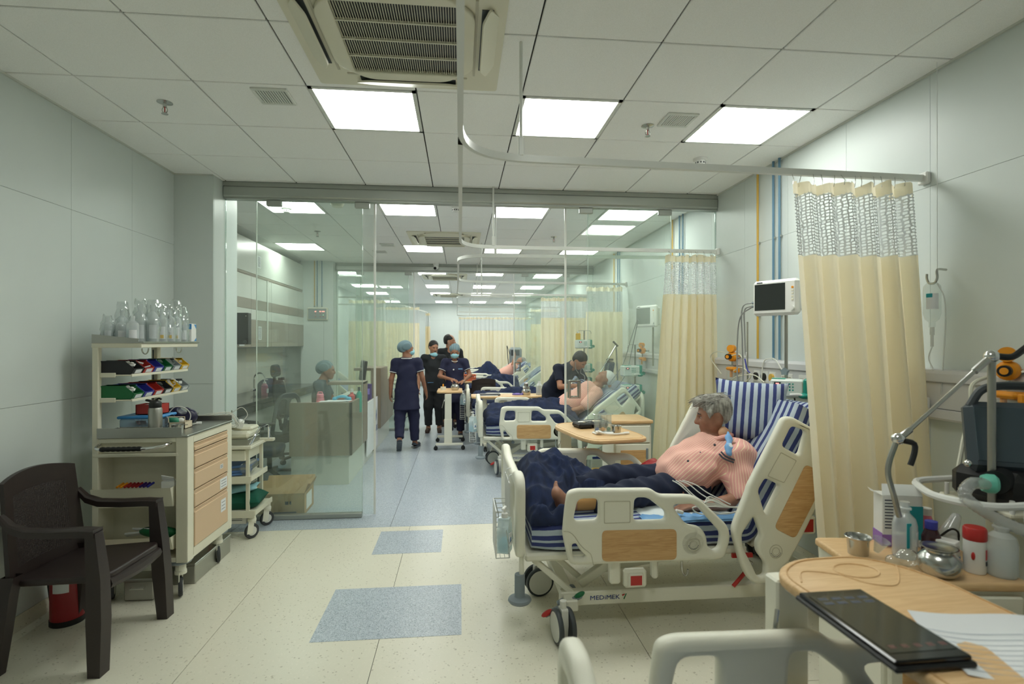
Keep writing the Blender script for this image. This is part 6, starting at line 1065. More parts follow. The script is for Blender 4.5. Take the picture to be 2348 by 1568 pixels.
gobj('breathing_hose', hz, t, lambda g: hose(g, [(-.21, -.11, 1.07), (-.29, -.13, 1.08), (-.335, -.15, 1.04), (-.27, -.19, .98), (-.17, -.24, .93), (-.05, -.27, .88), (.08, -.30, .82)], .019, 80)); gobj('breathing_hose', hz, t, lambda g: hose(g, [(.1, -.20, 1.04), (.0, -.24, 1.06), (-.10, -.25, 1.0), (-.13, -.26, .92), (-.02, -.29, .85), (.08, -.32, .76)], .019, 80))
gobj('oxygen_hose', 'tube_clear', t, lambda g: g.tube(bez([(.20, .24, 1.44), (.08, .22, 1.40), (.05, .2, 1.30), (-.03, .16, 1.15), (-.09, .12, 1.0), (-.05, .08, .97)], 40), .008, 7)); gobj('oxygen_hose', 'tube_clear', t, lambda g: g.tube(bez([(.24, .24, 1.4), (.3, .2, 1.3), (.2, .1, 1.2)], 20), .006, 6))
# ---- gas outlets (orange flowmeters)
def flow(label, y, z=1.40, x=WR-.10):
    t = thing('oxygen_flowmeter', label, 'flowmeter', (x, y, z), 0, 'orange suction and oxygen regulators'); gobj('regulator', 'orange', t, lambda g: g.lathe([(.001, -.03), (.03, -.03), (.042, -.015), (.042, .02), (.03, .034), (.001, .034)], 20, (0, 0, .06), rotm(0, PI/2, .6))); gobj('gauge', 'orange', t, lambda g: g.cyl((-.03, -.02, .13), (.01, .01, .13), .032, n=20)); gobj('gauge_neck', 'steel', t, lambda g: g.cyl((0, 0, .09), (0, 0, .12), .008, n=8)); k = gobj('knob', 'black', t, lambda g: g.cyl((-.04, -.025, .06), (-.07, -.045, .06), .024, n=16)); gobj('knob_face', 'orange', k, lambda g: g.cyl((-.069, -.0445, .06), (-.073, -.047, .06), .015, n=14)); gobj('stem', 'steel', t, lambda g: (g.cyl((0, 0, -.02), (0, 0, .03), .008, n=8), g.cyl((0, -.0, .055), (.09, 0, .055), .012, n=10))); gobj('jar_head', 'orange', t, lambda g: (g.box((0, 0, -.045), (.07, .12, .03), None, .012), g.box((0, -.07, -.055), (.05, .03, .04), None, .006))); gobj('float_valve', 'orange', t, lambda g: g.cyl((0, .02, -.12), (0, .02, -.06), .012, n=10)); gobj('suction_jar', 'clear_plastic', t, lambda g: g.lathe([(.001, -.2), (.04, -.2), (.045, -.19), (.045, -.065), (.001, -.06)], 18)); gobj('side_valve', 'chrome', t, lambda g: g.tube(bez([(.02, -.04, .06), (.03, -.075, .065), (.02, -.1, .055)], 8), .008, 7)); return t
flow('orange gas regulators on the trunking left of the striped pillow', 4.44); flow('orange gas regulators behind the ventilator at the right edge', 2.09, 1.40); flow('orange regulator on the trunking behind the glass', 6.75, 1.42)
def tubes(label, fn, m='tube_clear', loc=(2.35, 4.2, 1.2)):
    t = thing('tubing', label, 'tubing', loc, 0, 'clear medical tubing'); g = G(); g.T = (np.eye(3), -V3(*loc)); fn(g); g.obj('tube', m, t)
tubes('tangle of clear suction tubing on the trunking', lambda g: [g.tube(bez(p, 26), .0045, 6) for p in ([(2.36, 4.44, 1.48), (2.3, 4.6, 1.50), (2.3, 4.72, 1.44), (2.34, 4.6, 1.3)], [(2.33, 4.4, 1.47), (2.3, 4.2, 1.48), (2.28, 4.1, 1.36), (2.3, 4.3, 1.28)], [(2.33, 4.36, 1.34), (2.28, 4.15, 1.38), (2.28, 4.0, 1.32), (2.32, 4.2, 1.24)], [(2.32, 4.4, 1.25), (2.27, 4.2, 1.3), (2.27, 3.95, 1.33), (2.3, 3.85, 1.28)])])
tubes('white power cables hanging from the blue pipes', lambda g: [g.tube(bez(p, 26), .005, 6) for p in ([(2.40, 3.9, 1.46), (2.38, 3.98, 1.44), (2.37, 4.0, 1.34), (2.36, 4.0, 1.2)], [(2.40, 3.9, 1.46), (2.37, 3.8, 1.44), (2.36, 3.7, 1.36), (2.3, 3.55, 1.32)])], 'cable_white')
for y, c_ in ((4.13, 'black'), (4.02, 'black'), (3.91, 'pipe_yellow')):
    t = thing('gas_outlet', 'round gas outlet on a white plate, %s' % {4.13: 'leftmost of three on the trunking', 4.02: 'middle of three on the trunking', 3.91: 'rightmost of three, yellow, on the trunking'}[y], 'gas outlet', (WR-.055, y, 1.31), 0, 'gas outlets on the trunking'); gobj('plate', 'white', t, lambda g: g.box((0, 0, 0), (.008, .085, .09), None, .003)); gobj('ring', c_, t, lambda g: g.lathe([(.018, 0), (.03, 0), (.03, .014), (.018, .014)], 18, (-.004, 0, 0), rotm(0, -PI/2, 0))); gobj('socket_core', 'steel', t, lambda g: g.cyl((-.004, 0, 0), (-.014, 0, 0), .012, n=14))
for y, lb in ((3.73, 'white socket plate with data outlets on the trunking'), (3.52, 'white switch plate on the trunking beside the pump'), (3.40, 'white power socket holding the black plug')):
    t = thing('socket_plate', lb, 'socket', (WR-.055, y, 1.31), 0, 'socket plates'); gobj('plate', 'white', t, lambda g: g.box((0, 0, 0), (.008, .14 if y > 3.5 else .1, .085), None, .003)); gobj('outlet', 'cream_dark', t, lambda g: [g.box((-.005, q, 0), (.003, .035, .04)) for q in (-.035, .035)])
t = thing('power_plug', 'black power plug with cable in the trunking socket', 'plug', (WR-.075, 3.40, 1.32)); gobj('plug_body', 'black', t, lambda g: (g.cyl((.01, 0, 0), (-.03, .01, 0), .024, .016, n=14), g.cyl((-.03, .01, 0), (-.05, .03, -.002), .011, n=10))); gobj('cable', 'black', t, lambda g: g.tube(bez([(-.05, .03, -.002), (-.07, .08, -.02), (-.075, .1, -.1), (-.06, .09, -.2), (-.05, .04, -.25)], 24), .0055, 7))
def star(g, c, r, th, ax):
    pts = [((r if i % 2 == 0 else r*.55)*math.cos(PI*i/5+.3), (r if i % 2 == 0 else r*.55)*math.sin(PI*i/5+.3)) for i in range(10)]; g.prism(rpoly(pts, r*.3, 3), th, c, ax)
# ---- patient monitor
def monitor(label, loc, rz, zoff=-.7, on=False, small=1):
    t = thing('patient_monitor', label, 'patient monitor', loc, rz, 'patient monitors'); W, H = .31*small, .24*small
    c = gobj('casing', 'white', t, lambda g: (g.box((0, .03, 0), (W, .06, H), None, .018), g.box((.02, .08, 0), (W*.8, .07, H*.85), None, .02))); gobj('screen', 'screen_dark' if not on else 'screen_grey', t, lambda g: g.box((-.03*small, -.001, .005), (W*.68, .004, H*.74), None, .001)); gobj('key_column', 'cart_cream', t, lambda g: [g.box((W*.40, -.001, q*small), (.014, .005, .012), None, .001) for q in (-.02, .0, .02, .04)]); gobj('alarm_key', 'orange', t, lambda g: g.box((W*.40, -.001, .06*small), (.014, .005, .014), None, .001)); gobj('dial', 'white', t, lambda g: g.cyl((W*.40, 0, -.075*small), (W*.40, -.014, -.075*small), .015, n=16)); gobj('badge', 'ink', t, lambda g: g.box((-.1*small, -.001, H*.44), (.04, .003, .007)))
    gobj('pole', 'steel_brushed', t, lambda g: g.cyl((.03, .10, zoff), (.03, .10, -.0), .011, n=10)); gobj('lead_sockets', 'grey_plastic', t, lambda g: [g.cyl((-W/2, .06, q), (-W/2-.03, .05, q-.005), .009, n=8) for q in (-.02, -.045)]); return t
mt = monitor('white patient monitor with dark screen on a pole by the nearest bed', (2.10, 3.40, 1.885), -1.05, -.62)
gobj('lead_cables', 'cable_grey', mt, lambda g: [g.tube(bez(p, 30), .005, 6) for p in ([(-.18, .05, -.02), (-.26, .05, -.06), (-.29, .1, -.3), (-.30, .12, -.62), (-.3, .0, -.9)], [(-.18, .05, -.05), (-.28, .06, -.12), (-.33, .1, -.32), (-.33, .1, -.6), (-.28, .0, -.85)], [(-.18, .05, -.045), (-.24, .05, -.07), (-.26, .08, -.2), (-.265, .1, -.4)])]); gobj('pole_knob', 'grey_plastic', mt, lambda g: star(g, (.03, .07, -.50), .032, .025, ('x', 'z'))); gobj('cable_tag', 'white', mt, lambda g: g.box((-.265, .1, -.39), (.016, .008, .04), rotm(0, .2, 0), .002)); gobj('cable_strap', 'blue_bin', mt, lambda g: (g.tube(bez([(-.27, .1, -.42), (-.25, .1, -.5), (-.23, .1, -.52)], 8), .005, 5), g.tube([(-.27+.02*math.cos(a), .1, -.62+.018*math.sin(a)) for a in np.linspace(0, 2*PI, 12)[:-1]], .004, 5, True)))
# ---- infusion pump
def pump(label, loc, rz=0, sc_=1):
    t = thing('infusion_pump', label, 'infusion pump', loc, rz, 'teal and white infusion pumps'); t.scale = (sc_,)*3; gobj('casing', 'pump_white', t, lambda g: g.box((0, 0, .06), (.20, .12, .12), None, .012)); gobj('green_end', 'teal', t, lambda g: (g.box((.11, 0, .06), (.03, .128, .13), None, .01), g.ell((.10, -.05, .015), (.035, .04, .02)))); gobj('display', 'screen_dark', t, lambda g: g.box((-.055, -.061, .09), (.04, .004, .022))); gobj('red_digits', 'led_red', t, lambda g: g.box((-.055, -.0635, .09), (.02, .001, .01))); gobj('keypad', 'teal', t, lambda g: [g.box((.0+.018*i, -.061, .05+.02*j), (.009, .003, .009)) for i in range(3) for j in range(3)]); gobj('syringe_clamp', 'white', t, lambda g: g.tube(bez([(.02, -.07, .02), (.07, -.08, .025), (.1, -.075, .015)], 8), .009, 7)); gobj('top_band', 'teal_light', t, lambda g: g.box((-.05, -.02, .122), (.08, .06, .006))); gobj('pole_clamp', 'teal', t, lambda g: star(g, (.16, -.02, .03), .026, .02, ('x', 'z'))); gobj('clamp_bracket', 'dark_grey', t, lambda g: g.box((.13, .03, .035), (.06, .04, .03), None, .005)); return t
pump('white and teal infusion pump above the striped pillow', (2.17, 3.36, 1.22), -.65, 1.0)
t = thing('drip_stand', 'slim steel drip pole beside the trunking of the nearest bed', 'drip stand', (2.33, 4.14, 0)); gobj('pole', 'steel', t, lambda g: g.cyl((0, 0, .05), (0, 0, 1.75), .007, n=10)); gobj('base', 'steel', t, lambda g: [g.tube(bez([(0, 0, .08), (.06*math.cos(a), .06*math.sin(a), .07), (.1*math.cos(a), .1*math.sin(a), .01)], 8), .009, 6) for a in np.arange(5)*2*PI/5])
# ---- IV bottle hanging at the near wall
t = thing('iv_hook', 'steel J hook on the near right wall holding the drip bottle', 'hook', (WR-.06, 2.505, 1.90)); gobj('hook', 'steel', t, lambda g: g.tube(bez([(.05, -.03, .05), (0, -.03, .05), (0, -.03, .01), (0, -.015, -.015), (0, .015, -.015), (0, .03, .01), (0, .03, .035)], 28), .006, 8)); gobj('hanging_rod', 'wire_white', t, lambda g: g.cyl((0, -.03, .05), (0, -.03, 1.1), .0015, n=5))
t = thing('iv_bottle', 'inverted clear drip bottle with white label by the curtain', 'drip bottle', (WR-.06, 2.505, 1.60)); gobj('bottle_body', 'clear_plastic', t, lambda g: g.lathe([(.001, .29), (.02, .288), (.036, .27), (.038, .25), (.038, .13), (.03, .10), (.014, .085), (.014, .06), (.001, .06)], 22)); gobj('label_sticker', 'paper', t, lambda g: g.add([(.0388*math.cos(a), .0388*math.sin(a), z) for z in (.15, .23) for a in np.linspace(-3.0, -1.6, 10)], [(i, i+1, 11+i, 10+i) for i in range(9)]), smooth=60); gobj('label_print', 'teal_lbl', t, lambda g: g.add([(.0394*math.cos(a), .0394*math.sin(a), z) for z in (.21, .23) for a in np.linspace(-3.0, -2.3, 6)], [(i, i+1, 7+i, 6+i) for i in range(5)]), smooth=60); gobj('drip_chamber', 'tube_plastic', t, lambda g: (g.cyl((0, 0, .02), (0, 0, .06), .010, n=10), g.cyl((0, 0, -.04), (0, 0, .02), .007, n=10))); gobj('drip_tube', 'tube_plastic', t, lambda g: (g.tube(bez([(0, 0, -.04), (0, .02, -.1), (0, -.01, -.16)], 14), .003, 6), g.tube(bez([(0, -.03, .28), (0, -.07, .2), (0, -.075, .05), (0, -.06, -.15), (0, -.05, -.28)], 24), .003, 6))); gobj('roller_clamp', 'white', t, lambda g: g.box((-.01, .02, -.33), (.018, .022, .06), None, .004)); gobj('lower_tube', 'tube_plastic', t, lambda g: g.tube(bez([(0, -.01, -.16), (-.01, .05, -.22), (-.01, .06, -.3), (-.01, .02, -.36)], 16), .003, 6))
# ---- things on the overbed table by the glass
zt2 = .90
t = thing('food_tray', 'black divided food tray with spoon on the overbed table', 'food tray', (1.035, 4.22, zt2), .2); gobj('tray_body', 'black', t, lambda g: (g.box((-.06, 0, .022), (.12, .16, .044), None, .015), g.box((.07, 0, .022), (.13, .16, .044), None, .015))); gobj('rim', 'dark_grey', t, lambda g: g.tube([(x, y, .044) for x, y in rpoly([(-.125, -.085), (.14, -.085), (.14, .085), (-.125, .085)], .03, 4)], .004, 6, True)); gobj('food', 'biscuit', t, lambda g: (g.ell((.07, .03, .036), (.05, .04, .014)), g.ell((-.06, .0, .034), (.045, .055, .012)))); gobj('spoon', 'white', t, lambda g: (g.box((-.03, -.01, .053), (.13, .014, .004), rotm(0, .05, .4), .001), g.ell((-.095, -.04, .052), (.022, .015, .006))))
t = thing('spirometer', 'clear three-ball breathing exerciser on the overbed table', 'spirometer', (1.06, 3.90, zt2), .18)
gobj('base', 'white', t, lambda g: (g.box((0, 0, .008), (.15, .07, .016), None, .006), g.box((-.05, -.03, .02), (.04, .04, .02), None, .006))); gobj('top_bar', 'clear_plastic', t, lambda g: g.box((0, 0, .146), (.15, .05, .01), None, .003))
for k, (x, m) in enumerate(((-.048, 'ink_blue'), (0, 'orange'), (.048, 'green'))): c = gobj('chamber', 'clear_plastic', t, lambda g: g.lathe([(.021, .016), (.021, .142), (.019, .142), (.019, .016)], 18, (x, 0, 0))); gobj('ball', m, c, lambda g: g.ell((x, 0, .034), (.0155, .0155, .0155), 16, 12))
gobj('hose', 'white', t, lambda g: hose(g, [(-.06, -.04, .03), (-.02, -.075, .016), (.06, -.09, .01), (.13, -.08, .01)], .007, 50)); gobj('mouthpiece', 'white', t, lambda g: g.cyl((.13, -.08, .011), (.175, -.073, .011), .010, n=12))
t = thing('steel_bowl', 'small steel bowl at the corner of the overbed table', 'bowl', (1.17, 3.93, zt2)); gobj('bowl_wall', 'steel', t, lambda g: g.lathe([(.001, 0), (.034, 0), (.04, .05), (.043, .055), (.039, .055), (.036, .05), (.03, .005), (.001, .005)], 24))
t = thing('urine_bottle', 'clear bag of yellow liquid hanging behind the nearest bed', 'drainage bag', (1.17, 4.50, .40)); gobj('bag', 'clear_plastic', t, lambda g: g.box((0, 0, .09), (.10, .03, .18), None, .012)); gobj('liquid', 'liquid_yellow', t, lambda g: g.box((0, 0, .055), (.09, .022, .10), None, .008)); gobj('hanger', 'ink_blue', t, lambda g: (g.box((0, 0, .19), (.08, .012, .02), None, .004), g.tube([(0, 0, .19), (0, .02, .25), (.03, .06, .26)], .003, 5)))
mat('icon_blue', (58, 70, 92), .2); mat('icon_red', (92, 60, 58), .2)
# ---- tablet, papers and glove box on the foreground table
t = thing('tablet_computer', 'black tablet in a folio case on the foreground table', 'tablet', (.905, 1.085, .951), .02); R_ = rotm(0, 0, 0); gobj('case', 'black', t, lambda g: g.box((0, 0, .007), (.175, .30, .012), None, .004)); gobj('slab', 'black_gloss', t, lambda g: g.box((0, 0, .0175), (.165, .285, .009), None, .003)); s_ = gobj('screen', 'screen_dark', t, lambda g: g.box((0, 0, .0225), (.145, .235, .001))); gobj('icons', 'icon_blue', t, lambda g: [g.box((-.05+.034*i, .10-.02*j, .0231), (.024, .012, .0003)) for i in range(4) for j in range(2)]); gobj('icon_row', 'icon_red', t, lambda g: [g.box((-.05+.028*i, -.098, .0231), (.015, .012, .0003)) for i in range(5)])
t = thing('paper_sheet', 'curled white chart paper beside the tablet', 'paper', (1.13, .98, .951), -.3); u = np.linspace(-1, 1, 14); P = np.array([[(a*.15, b*.11, .004+.02*max(0, b)**2*(1-a*a*.3)+.006*math.sin(a*3)) for b in u] for a in u]); gobj('sheet', 'paper', t, lambda g: (g.grid(P), g.grid((P-np.array((0, 0, .0006)))[:, ::-1])), smooth=180, recalc=False); mat('paper_line', (196, 204, 214), .8); gobj('ruled_lines', 'paper_line', t, lambda g: [g.tube([(a*.14, b*.1, .0046+.02*max(0, b)**2*(1-a*a*.3)+.006*math.sin(a*3)) for a in u], .0006, 4) for b in np.linspace(-.9, .5, 9)])
t = thing('glove_box', 'blue and white box under the foreground table', 'box', (1.10, 1.22, .555), -.2); gobj('carton_body', 'ink_blue', t, lambda g: g.box((0, 0, .06), (.22, .11, .12), None, .003)); gobj('white_oval', 'white', t, lambda g: g.ell((-.09, -.05, .075), (.05, .012, .05))); text('lettering', 'DISPOSABLE', .018, 'white', t, (.03, -.0565, .05)); text('lettering', 'Nitrile', .026, 'white', t, (.035, -.0565, .085))
# ================================================================ BEHIND THE GLASS
def pole_stand(label, loc, h=1.7):
    t = thing('drip_stand', label, 'drip stand', loc, 0, 'drip stands'); gobj('pole', 'steel', t, lambda g: g.cyl((0, 0, .06), (0, 0, h), .011, n=10)); gobj('hook_bar', 'steel', t, lambda g: g.tube(bez([(-.1, 0, h-.04), (-.09, 0, h), (0, 0, h+.005), (.09, 0, h), (.1, 0, h-.04)], 14), .004, 6)); gobj('base', 'steel', t, lambda g: [bar(g, (0, 0, .07), (.22*math.cos(a), .22*math.sin(a), .05), .03, .02) for a in np.arange(5)*2*PI/5]); 
    for a in np.arange(5)*2*PI/5: gobj('caster', 'black', t, lambda g: g.lathe([(.001, -.01), (.022, -.01), (.025, 0), (.022, .01), (.001, .01)], 12, (.21*math.cos(a), .21*math.sin(a), .025), rotm(0, 0, a)@rotm(PI/2, 0, 0)))
    return t
pole_stand('drip stand with stacked pumps behind the leaning doctor', (1.78, 7.56, 0), 1.75); pole_stand('drip stand with pumps right of the bed behind the glass', (2.22, 6.62, 0), 1.55)
for k, z in enumerate((1.50, 1.16, .96, .76)): pump('teal infusion pump, %s of the stack behind the doctor' % ['topmost', 'second', 'third', 'lowest'][k], (1.74, 7.49, z), .15, 1.0)
for k, z in enumerate((1.16, .92)): pump('teal infusion pump, %s on the stand right of the bed behind the glass' % ['upper', 'lower'][k], (2.13, 6.55, z), .1, 1.1)
t = thing('iv_bag', 'small bag of yellow fluid on the stand behind the doctor', 'drip bag', (1.69, 7.56, 1.62)); gobj('bag', 'liquid_yellow', t, lambda g: g.box((0, 0, .04), (.07, .02, .12), None, .01)); gobj('cap', 'white', t, lambda g: g.cyl((0, 0, .1), (0, 0, .13), .01, n=8))
monitor('white patient monitor behind the glass turned to the left', (2.22, 6.25, 1.90), -1.15, -.60, True, 1.1)
t = thing('ventilator', 'grey ventilator with tilted arm beside the bed behind the glass', 'ventilator', (2.12, 7.42, 0)); gobj('screen_housing', 'dark_grey', t, lambda g: g.box((-.02, 0, 1.16), (.12, .10, .32), rotm(0, .2, .3), .02)); gobj('screen', 'screen_grey', t, lambda g: g.box((-.03, -.052, 1.16), (.08, .004, .26), rotm(0, .2, .3))); gobj('handle', 'dark_grey', t, lambda g: g.box((.0, 0, 1.34), (.10, .03, .03), None, .008)); gobj('body', 'grey_bin', t, lambda g: g.box((.05, 0, .8), (.28, .26, .4), None, .03)); gobj('stand', 'cart_cream', t, lambda g: (g.bx(-.05, .1, -.05, .05, .1, .6, .01), g.box((.02, 0, .08), (.4, .36, .05), None, .01))); gobj('arm_pole', 'steel', t, lambda g: g.cyl((.12, .0, .9), (.09, 0, 1.54), .012, n=10)); gobj('support_arm', 'steel', t, lambda g: g.cyl((.09, 0, 1.54), (-.22, -.06, 1.06), .010, n=8)); gobj('arm_lever', 'dark_grey', t, lambda g: g.cyl((.04, -.02, 1.60), (.11, -.02, 1.53), .014, n=8))
t = thing('ventilator', 'white ventilator beside the far bed of the patient raising an arm', 'ventilator', (1.55, 15.0, 0)); gobj('body', 'grey_bin', t, lambda g: g.box((0, 0, 1.15), (.34, .3, .6), None, .05)); gobj('screen', 'dark_grey', t, lambda g: g.box((-.02, -.155, 1.3), (.24, .01, .16))); gobj('hose_arm', 'black', t, lambda g: g.tube([(-.2, -.1, .9), (-.25, -.1, 1.5), (-.16, -.1, 1.25)], .012, 6)); gobj('stand', 'cart_cream', t, lambda g: (g.bx(-.06, .06, -.06, .06, .08, .86), g.box((0, 0, .06), (.44, .4, .05), None, .01)))
tubes('grey monitor cables beside the bed behind the glass', lambda g: [g.tube(bez(p, 24), .006, 6) for p in ([(2.14, 6.3, 1.86), (2.1, 6.45, 1.6), (2.05, 6.6, 1.3), (1.9, 6.7, 1.05)], [(2.14, 6.28, 1.85), (2.14, 6.5, 1.5), (2.1, 6.6, 1.2), (2.0, 6.7, 1.0)])], 'cable_grey', (2.1, 6.4, 1.2))
# table items further back
def pot(label, x, y, z, s=1):
    t = thing('steel_pot', label, 'pot', (x, y, z), 0, 'steel pots'); t.scale = (s,)*3; gobj('pot_body', 'steel', t, lambda g: g.lathe([(.001, 0), (.05, 0), (.062, .03), (.062, .06), (.045, .08), (.04, .09), (.05, .1), (.001, .1)], 22)); return t
pot('steel pot on the table before the masked nurse', -.08, 8.15, .86); t = pot('lidded steel flask on the long table behind the bed', .98, 7.9, .80, 1.1); gobj('cap', 'steel', t, lambda g: g.lathe([(.03, .1), (.05, .105), (.03, .115), (.03, .16), (.02, .17), (.001, .17)], 18))
t = thing('plastic_tub', 'small cream tub with yellow tip on the masked nurse table', 'tub', (-.26, 8.2, .86)); gobj('tub_body', 'cream', t, lambda g: g.lathe([(.001, 0), (.038, 0), (.042, .05), (.001, .05)], 16)); gobj('spoon_tip', 'orange', t, lambda g: g.ell((0, 0, .07), (.012, .012, .025)))
t = thing('orange_basket', 'orange perforated plastic basket on a far table', 'basket', (.12, 10.15, .86)); 
def bask(g):
    for s_ in (-1, 1):
        for z in (.01, .05, .1): g.bx(-.17, .17, s_*.11-.003, s_*.11+.003, z-.01, z+.01)
        for x in np.linspace(-.165, .165, 12): g.bx(x-.004, x+.004, s_*.11-.003, s_*.11+.003, 0, .11)
        for z in (.01, .05, .1): g.bx(s_*.17-.003, s_*.17+.003, -.11, .11, z-.01, z+.01)
        for y in np.linspace(-.105, .105, 8): g.bx(s_*.17-.003, s_*.17+.003, y-.004, y+.004, 0, .11)
gobj('lattice_wall', 'orange_basket', t, bask); gobj('rim', 'orange_basket', t, lambda g: g.tube([(x, y, .112) for x, y in rpoly([(-.175, -.115), (.175, -.115), (.175, .115), (-.175, .115)], .02, 3)], .007, 6, True)); gobj('basket_floor', 'orange_basket', t, lambda g: g.bx(-.17, .17, -.11, .11, 0, .005))
for k, (x, h) in enumerate(((1.18, .20), (1.27, .18))): t = thing('water_bottle', 'clear plastic water bottle, %s of two on the long table' % ['taller' if k == 0 else 'shorter'][0], 'bottle', (x, 7.93, .80), 0, 'water bottles'); gobj('bottle_body', 'frosted_bottle', t, lambda g: g.lathe([(.001, 0), (.05, 0), (.05, h*.7), (.02, h*.9), (.001, h*.9)], 18)); gobj('cap', 'white', t, lambda g: g.lathe([(.022, h*.88), (.022, h), (.001, h)], 14))
t = thing('nitrile_glove', 'crumpled purple glove on the long table', 'glove', (.85, 7.9, .80)); s_ = SDF((-.09, -.06, -.01), (.09, .06, .06), .006); s_.ell((0, 0, .015), (.05, .03, .018), k=.02)
for q in range(4): s_.cone((.03, -.02+.013*q, .012), (.07, -.03+.02*q, .01+.004*q), .008, .007, k=.008)
s_.cone((-.03, 0, .015), (-.07, .02, .012), .014, .012, k=.01).cut((0, 0, 0), (0, 0, -1)); s_.build('glove_body', ['purple'], t)
t = thing('tablet_computer', 'black tablet lying at the left end of the long table', 'tablet', (.42, 7.92, .80)); gobj('slab', 'black', t, lambda g: g.box((.02, 0, .016), (.30, .2, .012), None, .004)); gobj('paper', 'paper', t, lambda g: g.box((-.03, -.03, .004), (.32, .22, .008)))
# ================================================================ PEOPLE
def nrm(v): v = np.array(v, float); return v/(np.linalg.norm(v)+1e-12)
def frame(f, up=(0, 0, 1)):
    f = nrm(f); l = nrm(np.cross(up, f)); u = np.cross(f, l); return f, l, u
def head_sdf(s, c, f, up=(0, 0, 1), k=1.0, ears=True, lab=0, beard=None):
    f, l, u = frame(f, up); R = np.stack([f, l, u], 1); c = np.array(c, float); P = lambda a, b, d: c+(f*a+l*b+u*d)*k
    s.ell(P(-.012, 0, .028), np.array((.098, .078, .092))*k, R, k=.02, lab=lab); s.ell(P(.02, 0, -.02), np.array((.075, .066, .085))*k, R, k=.03, lab=lab); s.cone(P(.035, 0, -.045), P(.06, 0, -.088), .05*k, .03*k, .03, lab)
    for q in (-1, 1): s.cone(P(.0, q*.05, -.03), P(.05, q*.022, -.088), .026*k, .02*k, .02, lab); s.ell(P(.052, q*.036, -.02), np.array((.03, .024, .024))*k, R, k=.02, lab=lab)
    s.cone(P(.086, 0, .018), P(.108, 0, -.022), .009*k, .014*k, .012, lab); s.cone(P(.098, -.012, -.026), P(.098, .012, -.026), .009*k, .009*k, .008, lab)
    s.cone(P(.082, -.035, .024), P(.082, .035, .024), .010*k, .010*k, .012, lab)
    for q in (-1, 1): s.ell(P(.094, q*.032, .004), np.array((.014, .017, .011))*k, R, k=.008, op='s')
    s.cone(P(.088, -.018, -.056), P(.088, .018, -.056), .009*k, .009*k, .008, lab); s.cone(P(.084, -.014, -.067), P(.084, .014, -.067), .009*k, .009*k, .008, lab); s.ell(P(.102, 0, -.0615), np.array((.012, .022, .0022))*k, R, k=.003, op='s')
    if ears:
        for q in (-1, 1): s.ell(P(-.008, q*.077, -.008), np.array((.02, .010, .031))*k, rotm(0, 0, 0)@R, k=.008, lab=lab); s.ell(P(-.002, q*.088, -.006), np.array((.009, .006, .016))*k, R, k=.004, op='s')
    s.ell(P(.09, 0, -.062), np.array((.016, .022, .011))*k, R, op='paint', lab=1)
    return P, R
def hand_sdf(s, w, d, n, t, curl=.5, k=1.0, lab=0):
    """w wrist, d direction of the hand, n palm normal (fingers curl towards it), t thumb side"""
    w = np.array(w, float); d = nrm(d); n = nrm(np.array(n)-d*np.dot(n, d)); t = nrm(np.array(t)-d*np.dot(t, d)-n*np.dot(t, n)); P = lambda a, b, e: w+(d*a+t*b+n*e)*k
    s.cone(P(-.01, 0, 0), P(.03, 0, 0), .027*k, .032*k, .02, lab, flat=(n, .62)); s.cone(P(.03, .004, 0), P(.075, .0, 0), .034*k, .038*k, .015, lab, flat=(n, .40))
    for i, (off, L) in enumerate(((.030, .070), (.010, .078), (-.010, .072), (-.029, .056))):
        a = P(.082, off, 0); ang = curl*(.5+.08*i); p1 = a+(d*math.cos(ang)+n*math.sin(ang)+t*off*1.5)*L*.5*k; a2 = ang+curl*.7; p2 = p1+(d*math.cos(a2)+n*math.sin(a2))*L*.32*k; a3 = a2+curl*.5; p3 = p2+(d*math.cos(a3)+n*math.sin(a3))*L*.25*k
        s.path([a, p1, p2, p3], [.0098*k, .009*k, .0082*k, .0072*k], .006, lab)
    s.path([P(.022, .026, .004), P(.045, .052, .012), P(.072, .062, .02), P(.09, .060, .026)], [.0145*k, .0115*k, .010*k, .0085*k], .01, lab)
def eyes(par, P, R, k, closed=False):
    for q in (-1, 1):
        e = gobj('eye', 'eye_white', par, lambda g: g.ell(P(.0785, q*.032, .004), np.array((.0075, .0095, .0042))*k, 10, 8, R)); gobj('iris', 'eye', e, lambda g: g.ell(P(.0838, q*.032, .004), np.array((.003, .0052, .0042))*k, 8, 6, R))
        gobj('eyebrow', 'hair_black', par, lambda g: g.tube([P(.093, q*.014, .024), P(.091, q*.034, .029), P(.080, q*.052, .023)], [.003*k, .0038*k, .002*k], 6))
